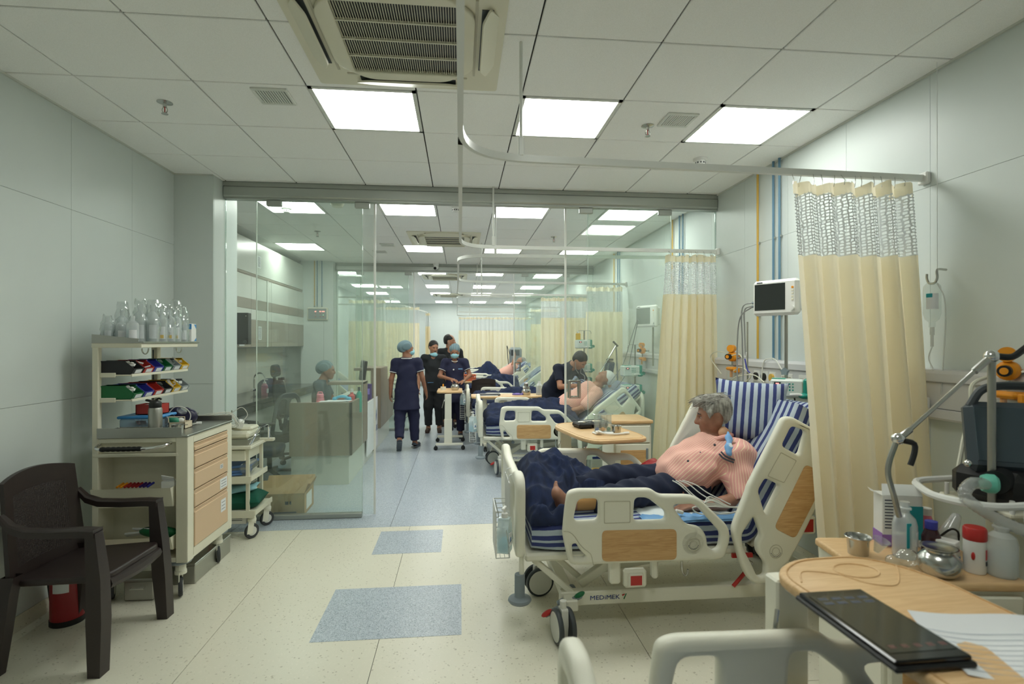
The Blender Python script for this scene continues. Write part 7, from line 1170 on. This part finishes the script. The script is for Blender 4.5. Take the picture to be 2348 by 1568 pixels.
def person(label, loc, rz, J, skin='skin_brown', top='uniform_navy', pants='uniform_navy', h=.009, k=1.0, hem=None, hair='short', haircol='hair_black', mask=None, piping=None, shoes='shoe_dark', sole='sole_grey', sleeve=.62, arms_curl=(.5, .5), palm=None, collar=True, belly=0, w_=1.0, pocket=False):
    t = thing('person', label, 'person', loc, rz, 'people in the ward'); A = {q: np.array(v, float) for q, v in J.items()}
    allp = np.array(list(A.values())); lo = allp[[i for i, n_ in enumerate(J) if n_ not in ('face', 'headup', 'fwd', 'palmL', 'palmR', 'handL', 'handR', 'thumbL', 'thumbR')]]; lo0 = lo.min(0)-.2*k-.04; hi0 = lo.max(0)+.2*k+.04
    f = A['face']; fwd = A.get('fwd', np.array((1., 0, 0))); hu = A.get('headup', np.array((0, 0, 1.)))
    s = SDF(lo0, hi0, h); P, R = head_sdf(s, A['head'], f, hu, k)
    hd = A['head']-R[:, 2]*.06*k-R[:, 0]*.015*k; s.cone(A['neck'], hd, .056*k, .05*k, .02)
    s.cone(A['pelvis'], A['chest'], .125*k*w_, .135*k*w_, .04, flat=(fwd, .72)); s.cone(A['chest'], A['neck'], .125*k*w_, .06*k, .05, flat=(fwd, .72)); s.cone(A['shL'], A['shR'], .05*k, .05*k, .03)
    for q in 'LR':
        s.path([A['sh'+q], A['el'+q]], [.05*k, .038*k], .02); s.path([A['el'+q], A['wr'+q]], [.039*k, .026*k], .015)
        d = A.get('hand'+q, A['wr'+q]-A['el'+q]); n_ = A.get('palm'+q, np.array((0, 0, -1.)) if abs(nrm(d)[2]) < .7 else np.array((0, 1. if q == 'R' else -1., 0))); th = A.get('thumb'+q, fwd); hand_sdf(s, A['wr'+q], d, n_, th, arms_curl[0 if q == 'L' else 1], k*.95)
        s.path([A['hip'+q], A['kn'+q], A['an'+q]], [.085*k*w_, .055*k, .036*k], .03); s.cone(A['an'+q], A['to'+q]*.3+A['an'+q]*.7-np.array((0, 0, .02)), .036*k, .034*k, .02); s.cone(A['an'+q]-np.array((0, 0, .03*k)), A['to'+q], .034*k, .026*k, .02, flat=(np.cross(A['to'+q]-A['an'+q], (0, 1, 0)), .7))
    bd = s.build('body', [skin, 'lips'], t)
    if mask != 'none': eyes(t, P, R, k)
    # trousers
    s = SDF(lo0, hi0, h)
    for q in 'LR': s.path([A['hip'+q]+(A['pelvis']-A['hip'+q])*.2, A['kn'+q]], [.118*k*w_, .088*k], .04); s.path([A['kn'+q], A['an'+q]], [.086*k, .066*k], .02); d = A['an'+q]-A['kn'+q]; s.cut(A['an'+q]-d*.10, d, A['an'+q], .14*k)
    s.cone(A['pelvis'], A['pelvis']*.7+A['chest']*.3, .135*k*w_, .13*k*w_, .04, flat=(fwd, .8)); s.noise(lambda x, y, z: .004*np.sin(x*38+z*17)*np.sin(y*33+z*41)); s.build('trousers', [pants], t)
    # top
    s = SDF(lo0, hi0, h); s.cone(A['pelvis'], A['chest'], .158*k*w_, .152*k*w_, .05, flat=(fwd, .78)); s.cone(A['chest'], A['chest']*.35+A['neck']*.65, .15*k*w_, .10*k, .05, flat=(fwd, .74)); s.cone(A['shL'], A['shR'], .066*k, .066*k, .04); s.cone(A['shL']*.6+A['shR']*.4, A['neck'], .06*k, .066*k, .03); s.cone(A['shR']*.6+A['shL']*.4, A['neck'], .06*k, .066*k, .03)
    if belly: s.ell(A['pelvis']*.55+A['chest']*.45+fwd*.05, (belly, belly, belly), k=.06)
    if hem is not None: s.cone(A['pelvis'], hem[0], .158*k*w_, hem[1], .06, flat=(fwd, .80))
    for q in 'LR': e = A['sh'+q]+(A['el'+q]-A['sh'+q])*(sleeve+.12); s.path([A['sh'+q], e], [.062*k, .061*k], .03); d = A['el'+q]-A['sh'+q]; s.cut(A['sh'+q]+d*sleeve, d, e, .085*k)
    if hem is not None: s.cut(hem[0], (hem[0]-A['pelvis'])*np.array((.3, .3, 1)))
    else: d = A['pelvis']-A['chest']; s.cut(A['pelvis']+d*.28, d)
    s.cut(A['neck']+R[:, 2]*.028*k, (A['neck']-A['chest'])+.25*fwd*0, A['neck']+nrm(A['neck']-A['chest'])*.08, .12*k); s.ell(A['neck']+fwd*.075*k-np.array((0, 0, .015)), (.06*k, .045*k, .05*k), op='s', k=.01)
    s.noise(lambda x, y, z: .004*np.sin(z*31+x*23)*np.sin(y*27+x*13+z*9)); tp_ = s.build('tunic' if hem is not None else 'scrub_top', [top], t)
    if piping:
        for q in 'LR':
            d = nrm(A['el'+q]-A['sh'+q]); c = A['sh'+q]+(A['el'+q]-A['sh'+q])*(sleeve-.045); a_ = nrm(np.cross(d, (.3, .4, .9))); b_ = np.cross(d, a_); r = .0655*k; gobj('sleeve_piping', piping, t, lambda g: g.tube([c+(a_*math.cos(x)+b_*math.sin(x))*r for x in np.linspace(0, 2*PI, 21)[:-1]], .0055*k, 6, True))
        if collar:
            d = nrm(A['neck']-A['chest']); c = A['neck']+d*.012*k; a_ = nrm(fwd-d*np.dot(fwd, d)); b_ = np.cross(d, a_); gobj('collar_piping', piping, t, lambda g: g.tube([c+(a_*math.cos(x)*(.078 if math.cos(x) < 0 else .088)+b_*math.sin(x)*.085)*k-d*(.05*k*max(0, math.cos(x))**1.5) for x in np.linspace(0, 2*PI, 31)[:-1]], .007*k, 6, True))
    # shoes
    for q in 'LR':
        a = A['an'+q]; b = A['to'+q]; d = nrm(b-a-np.dot(b-a, (0, 0, 1))*np.array((0, 0, .0))); s = SDF(np.minimum(a, b)-.12, np.maximum(a, b)+.12, .008); hl = a+np.array((0, 0, -.045*k))-d*.03; s.cone(hl, b, .042*k, .04*k, .02); upv = np.cross(np.cross(d, (0, 0, 1)), d); upv = nrm(upv); s.cut((hl+b)/2-upv*.028, -upv); s.cut((hl+b)/2+upv*.034, upv, hl, .075)
        sh = s.build('shoe', [shoes], t); gobj('sole', sole, sh, lambda g: g.box((hl+b)/2-upv*.03, (np.linalg.norm(b-hl)+.07, .078*k, .014), np.stack([nrm(b-hl), np.cross(upv, nrm(b-hl)), upv], 1), .006))
    # hair, cap, mask
    if hair == 'cap':
        s = SDF(A['head']-.2*k, A['head']+.2*k, .007); s.ell(P(-.03, 0, .045), np.array((.108, .098, .098))*k, R, k=.03); s.ell(P(-.095, 0, .02), np.array((.055, .06, .06))*k, R, k=.05); s.cut(P(.06, 0, .030), R[:, 2]*-1+R[:, 0]*.55); ax = R
        s.noise(lambda x, y, z: .004*np.sin(((x-A['head'][0])*R[0, 1]+(y-A['head'][1])*R[1, 1])*170)); s.build('hair_cap', ['cap_cloth'], t); s = SDF(A['head']-.2*k, A['head']+.2*k, .008); s.ell(P(-.02, 0, .035), np.array((.096, .082, .086))*k, R); s.ell(P(-.085, 0, .015), np.array((.045, .05, .05))*k, R, k=.04); s.cut(P(.05, 0, .02), R[:, 2]*-1+R[:, 0]*.6); s.build('hair', [haircol], t)
    else:
        s = SDF(A['head']-.2*k, A['head']+.2*k, .006); s.ell(P(-.020, 0, .040), np.array((.102, .086, .090))*k, R, k=.02); s.ell(P(-.05, 0, -.01), np.array((.062, .078, .075))*k, R, k=.03)
        fr_ = .052 if hair == 'short' else .02
        s.ell(P(.105, 0, -.03), np.array((.075, .10, .105))*k, R, op='s', k=.012)
        for q in (-1, 1): s.ell(P(.01, q*.09, -.035), np.array((.045, .05, .055))*k, R, op='s', k=.01)
        s.cut(P(0, 0, -.062), -R[:, 2])
        if hair == 'balding': s.ell(P(.07, 0, .12), np.array((.09, .06, .07))*k, R, op='s', k=.01)
        s.noise(lambda x, y, z: .002*np.sin(x*190+z*90)*np.sin(y*210+z*60)); s.build('hair', [haircol], t)
    if mask in ('on', 'chin'):
        dz = 0 if mask == 'on' else -.078; s = SDF(A['head']-.18*k, A['head']+.18*k, .006); s.ell(P(.045, 0, -.045+dz), np.array((.075, .074, .055 if mask == 'on' else .035))*k, R, k=.01); s.ell(P(.085, 0, -.03+dz), np.array((.035, .035, .04))*k, R, k=.03); s.ell(P(.0, 0, -.04+dz), np.array((.072, .0665, .07))*k, R, op='s', k=.005); s.cut(P(.02, 0, 0), -R[:, 0]); m_ = s.build('face_mask', ['surgical_mask'], t)
        gobj('ear_loop', 'white', m_, lambda g: [g.tube(bez([P(.03, q*.07, -.03+dz), P(-.0, q*.083, .0), P(-.02, q*.083, -.01), P(.025, q*.072, -.06+dz)], 12), .0016, 5) for q in (-1, 1)])
    return t, P, R, A
mat('cap_cloth', (112, 136, 144), .8, bump=(180, .5, .003))
def stand(H=1.6, spread=.09):
    k = H/1.70; J = dict(pelvis=(0, 0, .95), chest=(0, 0, 1.22), neck=(-.01, 0, 1.425), head=(.025, 0, 1.575), shL=(0, .175, 1.375), shR=(0, -.175, 1.375), elL=(-.03, .235, 1.10), elR=(-.03, -.235, 1.10), wrL=(.03, .25, .86), wrR=(.03, -.25, .86), hipL=(0, spread, .90), hipR=(0, -spread, .90), knL=(.02, spread+.01, .49), knR=(.02, -spread-.01, .49), anL=(-.02, spread+.01, .09), anR=(-.02, -spread-.01, .09), toL=(.13, spread+.025, .035), toR=(.13, -spread-.025, .035))
    J = {a: np.array(b)*k for a, b in J.items()}; J['face'] = np.array((1., 0, 0)); return J, k
# --- nurse walking away, seen from behind
J, k = stand(1.60); J.update(face=(.45, -.9, -.05), anL=(-.20, .085, .17), toL=(-.12, .10, .045), knL=(-.02, .10, .47), anR=(.10, -.11, .085), toR=(.235, -.15, .033), knR=(.06, -.10, .48), wrR=(.08, -.275, .84), elR=(-.02, -.23, 1.06), wrL=(-.02, .235, .84)); J['thumbL'] = (1, 0, 0); J['thumbR'] = (1, 0, 0)
pn = person('nurse in navy tunic and blue hair cap walking away down the aisle', (-.79, 8.02, 0), PI/2, J, 'skin_brown', h=.009, k=k, hem=(np.array((0, 0, .60)), .20), hair='cap', mask='on', piping='piping_white', shoes='shoe_dark', sleeve=.62)
# --- masked nurse at the table, facing the camera
J, k = stand(1.56); J.update(face=(.93, -.06, -.42), head=np.array((.055, 0, 1.43)), elL=(.05, .25, 1.04), wrL=(.22, .13, .95), elR=(.06, -.25, 1.03), wrR=(.24, -.05, .985), handL=(.3, -.5, -.1), handR=(.5, .6, -.1), palmL=(0, -.3, -1), palmR=(0, .3, -1)); J['neck'] = np.array((.0, 0, 1.30))
pn = person('masked nurse in navy tunic with white collar sorting medicine at the table', (-.09, 8.93, 0), -PI/2, J, 'skin_brown', h=.009, k=k, hem=(np.array((0, 0, .60)), .19), hair='cap', mask='on', piping='piping_white', sleeve=.62)
t = pn[0]; gobj('button', 'piping_white', t, lambda g: g.cyl((.115, -.02, 1.14), (.125, -.02, 1.14), .012, n=12)); gobj('badge_print', 'clip_blue', t, lambda g: g.box((.118, .09, 1.15), (.004, .07, .014))); gobj('wrist_watch', 'steel', t, lambda g: g.tube([(.21+.03*math.cos(a), .14+.01*math.cos(a), .955+.03*math.sin(a)) for a in np.linspace(0, 2*PI, 14)[:-1]], .006, 6, True)); gobj('pen', 'white', t, lambda g: g.cyl((.30, .04, .90), (.26, -.01, 1.0), .006, n=8))
# --- man in black scrubs
J, k = stand(1.62); J.update(face=(.86, .42, -.3), wrR=(.05, -.26, .80), elR=(-.02, -.255, 1.05))
pn = person('man in black scrubs with mask under his chin standing in the aisle', (-.47, 9.55, 0), -PI/2, J, 'skin_tan', 'scrub_black', 'scrub_black', .009, k, hem=(np.array((0, 0, .72)), .16), hair='short', mask='chin', piping='piping_blue', collar=False, shoes='sandal_brown', sole='sandal_brown', sleeve=.66)
gobj('pocket_piping', 'piping_blue', pn[0], lambda g: g.tube(bez([(.118, -.1, .88), (.13, -.05, .885), (.132, .0, .885)], 8), .004, 5))
# --- taller man behind
J, k = stand(1.74); J.update(face=(.2, .97, -.1))
person('taller balding man in dark scrubs behind, facing right', (-.2, 10.25, 0), -PI/2, J, 'skin_tan', 'scrub_black', 'scrub_black', .010, k, hem=(np.array((0, 0, .78)), .17), hair='balding', mask='chin', collar=False, shoes='sandal_brown', sole='sandal_brown')
# --- seated nurse in grey scrubs
k = .94; J = dict(pelvis=(0, 0, .63), chest=(.03, 0, .89), neck=(.045, 0, 1.075), head=(.10, 0, 1.215), shL=(.03, .165, 1.035), shR=(.03, -.165, 1.035), elL=(.12, .21, .80), elR=(.10, -.215, .795), wrL=(.34, .14, .83), wrR=(.34, -.14, .83), handL=(1, -.1, -.1), handR=(1, .1, -.1), hipL=(.02, .09, .62), hipR=(.02, -.09, .62), knL=(.40, .11, .56), knR=(.40, -.11, .56), anL=(.36, .11, .10), anR=(.36, -.11, .10), toL=(.50, .12, .035), toR=(.50, -.12, .035), face=(1, 0, -.08), thumbL=(0, -1, 0), thumbR=(0, 1, 0))
person('nurse in grey scrubs and blue cap typing at the nurse desk', (-1.84, 7.2, 0), .0, J, 'skin_brown', 'scrub_grey', 'scrub_grey', .009, k, hair='cap', mask=None, sleeve=.66, collar=False)
# --- doctor leaning over the bed behind the glass (local x points to his front)
k = 1.0; J = dict(pelvis=(0, 0, .93), chest=(.20, .06, 1.14), neck=(.36, .12, 1.265), head=(.46, .18, 1.335), shL=(.26, .25, 1.19), shR=(.32, -.09, 1.22), elL=(.40, .34, .97), elR=(.46, -.12, .98), wrL=(.62, .46, 1.06), wrR=(.70, .10, 1.01), handL=(.7, .4, -.4), handR=(.6, .6, -.45), hipL=(0, .09, .90), hipR=(0, -.09, .90), knL=(.02, .1, .49), knR=(.02, -.1, .49), anL=(-.04, .1, .09), anR=(-.04, -.1, .09), toL=(.12, .12, .035), toR=(.12, -.12, .035), face=(.55, .35, -.75), headup=(.6, .25, .75), fwd=(.62, .15, -.55), thumbL=(.0, 0, 1), thumbR=(-.5, .7, .2))
pn = person('doctor in navy scrubs with stethoscope bending over the patient behind the glass', (1.36, 7.66, 0), -PI/2+.25, J, 'skin_tan', 'scrub_navy', 'scrub_navy', .009, k, hair='short', mask=None, sleeve=.70, collar=False)
P, R, A = pn[1:]; gobj('stethoscope', 'cable_grey', pn[0], lambda g: (g.tube(bez([P(.0, .085, -.02), P(.06, .07, -.09), P(.12, .03, -.13), (.56, .20, 1.12), (.60, .17, 1.0), (.66, .16, .90)], 30), .006, 6), g.tube(bez([P(.0, -.085, -.02), P(.06, -.07, -.09), P(.12, -.02, -.13)], 12), .005, 6), g.cyl((.66, .16, .895), (.67, .16, .88), .022, n=14)))
# ---------------------------------------------------------------- patient on the nearest bed
def patient1():
    t = thing('person', 'elderly grey-haired patient in pink striped shirt reclining on the nearest bed', 'person', (1.35, 3.28, .59), 0, 'patients'); O = V3(1.35, 3.28, .59); W = lambda *a: V3(*a)-O
    f = nrm((-1, .38, -.16)); hu = nrm((.12, .0, 1)); k = 1.1; hc = W(1.632, 3.29, 1.108)
    s = SDF(W(.48, 2.88, .54), W(1.86, 3.68, 1.30), .0062); P, R = head_sdf(s, hc, f, hu, k); nk = W(1.70, 3.29, .985)
    s.cone(nk, hc-R[:, 2]*.055-R[:, 0]*.012, .062, .056, .025); s.cone(W(1.40, 3.28, .70), W(1.58, 3.28, .85), .13, .13, .05); s.cone(W(1.58, 3.28, .85), nk, .12, .06, .05); s.cone(W(1.68, 3.10, .93), W(1.68, 3.48, .93), .05, .05, .03)
    s.path([W(1.68, 3.10, .91), W(1.67, 3.01, .675)], [.052, .042], .02); s.path([W(1.67, 3.01, .675), W(1.52, 2.975, .645), W(1.395, 2.98, .632)], [.043, .038, .028], .015); hand_sdf(s, W(1.39, 2.98, .632), (-1, .05, -.02), (0, 0, -1), (0, 1, 0), .35, .98)
    s.path([W(1.68, 3.50, .92), W(1.50, 3.60, .70)], [.052, .042], .02); s.path([W(1.50, 3.60, .70), W(1.28, 3.50, .72)], [.043, .027], .015); hand_sdf(s, W(1.28, 3.50, .72), (-1, -.3, -.05), (0, 0, -1), (0, -1, 0), .5, .98)
    # near leg, foot with toes up, sole towards the aisle
    s.path([W(1.36, 3.18, .68), W(1.0, 3.10, .68), W(.66, 3.055, .645)], [.09, .058, .036], .03); s.cone(W(.66, 3.055, .645), W(.585, 3.055, .628), .038, .034, .02); s.cone(W(.585, 3.055, .628), W(.555, 3.035, .70), .033, .036, .03, flat=((1, .0, .25), .75)); s.cone(W(.60, 3.05, .68), W(.555, 3.032, .715), .03, .034, .03, flat=((1, 0, .25), .7))
    for i, (dy, L) in enumerate(((.026, .048), (.010, .042), (-.004, .036), (-.017, .03), (-.029, .024))): a = W(.555, 3.032+dy, .722-.006*i); s.path([a, a+V3(-.006, .0, L*.6), a+V3(-.002, 0, L)], [.0125-.0012*i, .0105-.001*i, .0105-.0012*i], .006)
    s.path([W(1.36, 3.40, .68), W(1.02, 3.47, .685), W(.74, 3.42, .645)], [.09, .058, .038], .03); s.cone(W(.74, 3.42, .645), W(.69, 3.40, .625), .034, .03, .02)
    s.build('body', ['skin_dark', 'lips'], t); eyes(t, P, R, k)
    # trousers and ankle band
    s = SDF(W(.66, 2.92, .54), W(1.60, 3.66, .92), .008); s.path([W(1.38, 3.20, .68), W(1.0, 3.10, .68), W(.80, 3.075, .655), W(.74, 3.07, .652)], [.108, .078, .066, .062], .03); s.cut(W(.785, 3.07, .66), (-1, 0, 0), W(.76, 3.07, .655), .1); s.path([W(1.38, 3.38, .68), W(1.02, 3.47, .685), W(.78, 3.42, .645)], [.108, .078, .064], .03); s.cone(W(1.42, 3.2, .69), W(1.42, 3.38, .69), .13, .13, .04)
    s.cone(W(1.05, 3.50, .70), W(.92, 3.48, .66), .05, .07, .04); s.noise(lambda x, y, z: .006*np.sin(x*42+z*20)*np.sin(y*36+z*31)+.004*np.sin(x*80+y*50)); s.build('trousers', ['pants_navy'], t)
    s = SDF(W(.58, 2.97, .57), W(.86, 3.15, .73), .006); s.path([W(.655, 3.055, .645), W(.80, 3.07, .66)], [.043, .058], .01); s.cut(W(.665, 3.05, .65), (-1, 0, 0)); s.cut(W(.80, 3.05, .65), (1, 0, 0)); s.build('ankle_band', ['sock'], t)
    # shirt
    s = SDF(W(1.16, 2.86, .58), W(1.86, 3.70, 1.06), .0065); s.cone(W(1.42, 3.28, .73), W(1.60, 3.28, .86), .165, .155, .06); s.ell(W(1.43, 3.25, .795), (.19, .215, .125), rotm(0, -.55, 0), k=.06); s.ell(W(1.56, 3.26, .845), (.13, .18, .09), rotm(0, -.6, 0), k=.06); s.cone(W(1.61, 3.28, .85), W(1.69, 3.28, .925), .145, .095, .05); s.cone(W(1.69, 3.10, .90), W(1.69, 3.47, .90), .075, .075, .05)
    s.path([W(1.69, 3.08, .89), W(1.675, 3.02, .72), W(1.67, 3.0, .66)], [.082, .084, .09], .06); s.cut(W(1.67, 3.0, .675), (-.12, -.25, -1), W(1.67, 2.99, .60), .11); s.path([W(1.685, 3.51, .90), W(1.57, 3.60, .74)], [.08, .078], .04); s.cut(W(1.58, 3.585, .75), (-.6, .3, -.8), W(1.55, 3.62, .72), .12)
    s.cut(W(1.245, 3.28, .755), (-.95, 0, -.28)); s.cut(W(1.46, 3.1, .632), (-.30, 0, -1)); s.cut(nk+V3(-.012, 0, .008), (-.28, 0, 1), nk+V3(-.03, 0, .09), .14); s.ell(W(1.61, 3.30, .975), (.06, .05, .06), op='s', k=.015)
    s.noise(lambda x, y, z: .0065*np.sin((x*.8+z)*34+y*18)*np.sin(y*22-x*16+1)+.005*np.sin((x-z)*30+y*44)); ax0 = W(1.42, 3.28, .73); ax = nrm(W(1.69, 3.28, .96)-ax0); a1 = V3(0, 1, 0); a2 = np.cross(ax, a1)
    def uv(v):
        q = v-ax0; u_ = np.arctan2(q@a2, q@a1)*.20; sh = W(1.685, 3.07, .90); d = W(1.675, 2.985, .68)-sh; L = np.linalg.norm(d); d = d/L; b1 = nrm(np.cross(d, (1, 0, 0))); b2 = np.cross(d, b1); p = v-sh; tt = p@d; r = np.linalg.norm(p-np.outer(tt, d), axis=1); m = (r < .098) & (tt > -.01) & (v[:, 1] < W(0, 3.10, 0)[1]); us = np.arctan2(p@b2, p@b1)*.085
        return np.stack([np.where(m, us, u_), q@ax], 1)
    s.build('striped_shirt', ['shirt_stripe'], t, uv)
    gobj('collar', 'shirt_plain', t, lambda g: g.tube(bez([W(1.555, 3.22, .955), W(1.60, 3.17, .985), W(1.67, 3.18, 1.0), W(1.73, 3.25, 1.015), W(1.72, 3.34, 1.01), W(1.64, 3.40, .995), W(1.565, 3.34, .955)], 24), .017, 8))
    # hair: combed back, tuft over the forehead
    s = SDF(hc-.22, hc+.22, .005); s.ell(P(-.022, 0, .040), np.array((.104, .088, .093))*k, R, k=.02); s.ell(P(-.058, 0, -.012), np.array((.060, .080, .078))*k, R, k=.03); s.ell(P(.108, 0, -.035), np.array((.075, .12, .105))*k, R, op='s', k=.012)
    for q in (-1, 1): s.ell(P(.0, q*.095, -.022), np.array((.042, .05, .052))*k, R, op='s', k=.01)
    s.cut(P(0, 0, -.072), -R[:, 2]); s.path([P(.04, .02, .105), P(.085, .03, .098), P(.112, .035, .075)], [.03, .022, .006], .03); s.path([P(.04, -.03, .10), P(.085, -.035, .088), P(.10, -.04, .07)], [.028, .018, .006], .03); s.path([P(.0, .07, .06), P(.03, .083, .03), P(.035, .085, .0)], [.02, .012, .005], .02); s.noise(lambda x, y, z: .0022*np.sin(x*160+z*210)*np.sin(y*190+z*120)); s.build('hair', ['hair_grey'], t)
    st = G(); rr = random.Random(5)
    for i in range(60):
        a = rr.uniform(-.085, .085); b = rr.uniform(-.05, .07); p0 = P(b-.06, a, .125-a*a*5); p1 = P(b, a*1.05, .133-a*a*5); p2 = P(b+.07, a*1.1, .118-a*a*5-rr.uniform(0, .03)); st.tube(bez([p0, p1, p2], 8), .0011, 4)
    st.obj('loose_hair', 'hair_grey', t); s = SDF(hc-.2, hc+.2, .005); s.cone(P(.06, -.03, -.095), P(.06, .03, -.095), .022*k, .022*k, .02); s.build('stubble', ['skin_dark'], t)
    gobj('button', 'ink', t, lambda g: [g.ell(W(*p), (.008, .008, .008), 8, 6) for p in ((1.55, 3.13, .955), (1.45, 3.11, .912), (1.37, 3.105, .865))]); gobj('pocket_piping', 'ink', t, lambda g: (g.tube(bez([W(1.56, 3.07, .925), W(1.58, 3.045, .90), W(1.62, 3.02, .885)], 10), .005, 6), g.tube(bez([W(1.55, 3.075, .912), W(1.57, 3.05, .887), W(1.615, 3.02, .87)], 10), .005, 6)))
    s = SDF(W(1.55, 3.08, .92), W(1.80, 3.36, 1.10), .005); s.cone(W(1.67, 3.215, 1.02), W(1.69, 3.225, .98), .042, .05, .02, flat=((.3, -1, .2), .6)); s.ell(W(1.645, 3.20, 1.015), (.035, .025, .03), k=.02); s.build('neck_dressing', ['tape'], t)
    s = SDF(W(1.54, 2.98, .88), W(1.70, 3.22, 1.06), .005); s.path([W(1.655, 3.165, 1.025), W(1.635, 3.12, .995), W(1.622, 3.09, .975)], [.008, .022, .013], .012, flat=((.2, -.8, .5), .6)); s.path([W(1.622, 3.09, .975), W(1.605, 3.06, .95), W(1.595, 3.04, .925)], [.013, .025, .022], .012, 0, 'u', ((.2, -.8, .5), .6)); s.ell(W(1.612, 3.07, .96), (.02, .04, .014), op='paint', lab=1); s.build('line_clip', ['clip_blue', 'sheet_white'], t); return t
mat('shirt_plain', (226, 168, 156), .9)
patient1()
t = thing('monitor_leads', 'bundle of white monitor leads lying across the nearest patient', 'cables', (1.35, 3.0, .62)); O = V3(1.35, 3.0, .62)
def leads(g):
    g.T = (np.eye(3), -O); rr = random.Random(2)
    for i in range(6): q = rr.uniform(-.02, .02); g.tube(bez([(1.74+q, 2.90, .76), (1.64, 2.87, .665+q*.4), (1.50+q, 2.875, .655), (1.40, 2.865+q, .665+rr.uniform(0, .05)), (1.33+q*2, 2.87, .66), (1.40+q*3, 2.88, .618), (1.52+q, 2.88, .62), (1.6, 2.88, .64+q)], 50), .0036, 6)
    for i in range(4): q = i*.02; r1 = rr.uniform(-.03, .03); g.tube(bez([(1.25+q, 3.05, .765), (1.28+q+r1, 3.0, .75), (1.33+q+r1, 2.95, .70+r1*.5), (1.35+q*3, 2.90, .66)], 20), .0032, 6)
    g.tube(bez([(1.74, 2.9, .76), (1.80, 2.9, .90), (1.87, 2.93, 1.05)], 14), .006, 6)
gobj('lead', 'cable_white', t, leads); gobj('connector', 'white', t, lambda g: g.box((1.22-O[0], 2.88-O[1], .635-O[2]), (.05, .02, .02), rotm(0, .3, .2), .005))
t = thing('red_cloth', 'small dark red cloth beside the far side of the patient', 'cloth', (1.30, 3.56, .70)); pillow_mesh('cloth', .16, .10, .07, t, (0, 0, .03), rotm(.2, -.4, .2), 'red_dark', 0, 4, 14)
# ---------------------------------------------------------------- patient behind the glass
def patient_lying(label, loc, tilt, bandage, h=.010, arm_up=False):
    t = thing('person', label, 'person', loc, 0, 'patients'); a = math.radians(tilt); B = lambda s_, y, n_: V3(1.22+s_*math.cos(a)-n_*math.sin(a), y, .60+s_*math.sin(a)+n_*math.cos(a))-V3(1.0, 0, .6)
    hc = B(.66, 0, .13); f = nrm((-math.sin(a), -.15, math.cos(a))); hu = (math.cos(a), 0, math.sin(a)); s = SDF((-.25, -.5, -.15), (1.1, .5, .95), h); P, R = head_sdf(s, hc, f, hu, .98); s.cone(B(.48, 0, .09), hc-R[:, 2]*.06, .058, .052, .02); s.cone(B(.0, 0, .10), B(.40, 0, .10), .125, .12, .05); s.cone(B(.44, -.17, .08), B(.44, .17, .08), .05, .05, .03)
    for q in (-1, 1):
        sh = B(.43, q*.18, .08)
        if arm_up and q < 0: el = sh+V3(-.10, -.06, .10); wr = el+V3(.06, .02, .22); hd = (0, 0, 1)
        else: el = B(.16, q*.25, .05); wr = B(-.02, q*.20, .12); hd = (-1, -q*.3, 0)
        s.path([sh, el, wr], [.048, .04, .028], .015); hand_sdf(s, wr, hd, (0, 0, -1) if hd[2] == 0 else (-1, 0, 0), (0, -q, 0) if hd[2] == 0 else (0, 1, 0), .5, .95)
    s.path([V3(.22, -.1, .08), V3(-.15, -.1, .10)], [.085, .06], .03); s.path([V3(.22, .1, .08), V3(-.15, .1, .10)], [.085, .06], .03)
    s.build('body', ['skin_tan', 'lips'], t)
    s = SDF((-.05, -.5, -.1), (1.0, .5, .9), h); s.cone(B(-.02, 0, .11), B(.38, 0, .11), .155, .15, .06); s.ell(B(.06, 0, .18), (.17, .17, .11), rotm(0, -a, 0), k=.05); s.cone(B(.43, -.17, .09), B(.43, .17, .09), .07, .07, .04)
    for q in (-1, 1): s.path([B(.43, q*.18, .08), B(.22, q*.24, .06)] if not (arm_up and q < 0) else [B(.43, q*.18, .08), B(.43, q*.18, .08)+V3(-.07, -.04, .07)], [.072, .07], .03)
    s.cut(B(.47, 0, .1), (math.cos(a), 0, math.sin(a)), B(.55, 0, .1), .12); ax0 = B(0, 0, .1); axd = nrm(B(.4, 0, .1)-ax0); a2 = np.cross(axd, (0, 1, 0)); s.build('striped_shirt', ['shirt_stripe'], t, lambda v: np.stack([(v-ax0)@axd*1.0+0*v[:, 0], v[:, 1]], 1))
    s = SDF(hc-.2, hc+.2, .008); s.ell(P(-.02, 0, .04), np.array((.104, .09, .094))*.98, R, k=.02); s.ell(P(.105, 0, -.03), np.array((.075, .10, .10)), R, op='s', k=.01); s.cut(P(0, 0, -.03), -R[:, 2]); s.build('head_bandage' if bandage else 'hair', ['white' if bandage else 'hair_grey'], t); return t
patient_lying('patient in pink striped shirt with bandaged head lying behind the glass', (BED2[0]+1.0, 6.87, .62), 36, True); patient_lying('patient in pink raising an arm on the fifth bed', (.95, 14.2, .60), 36, False, .014, True)
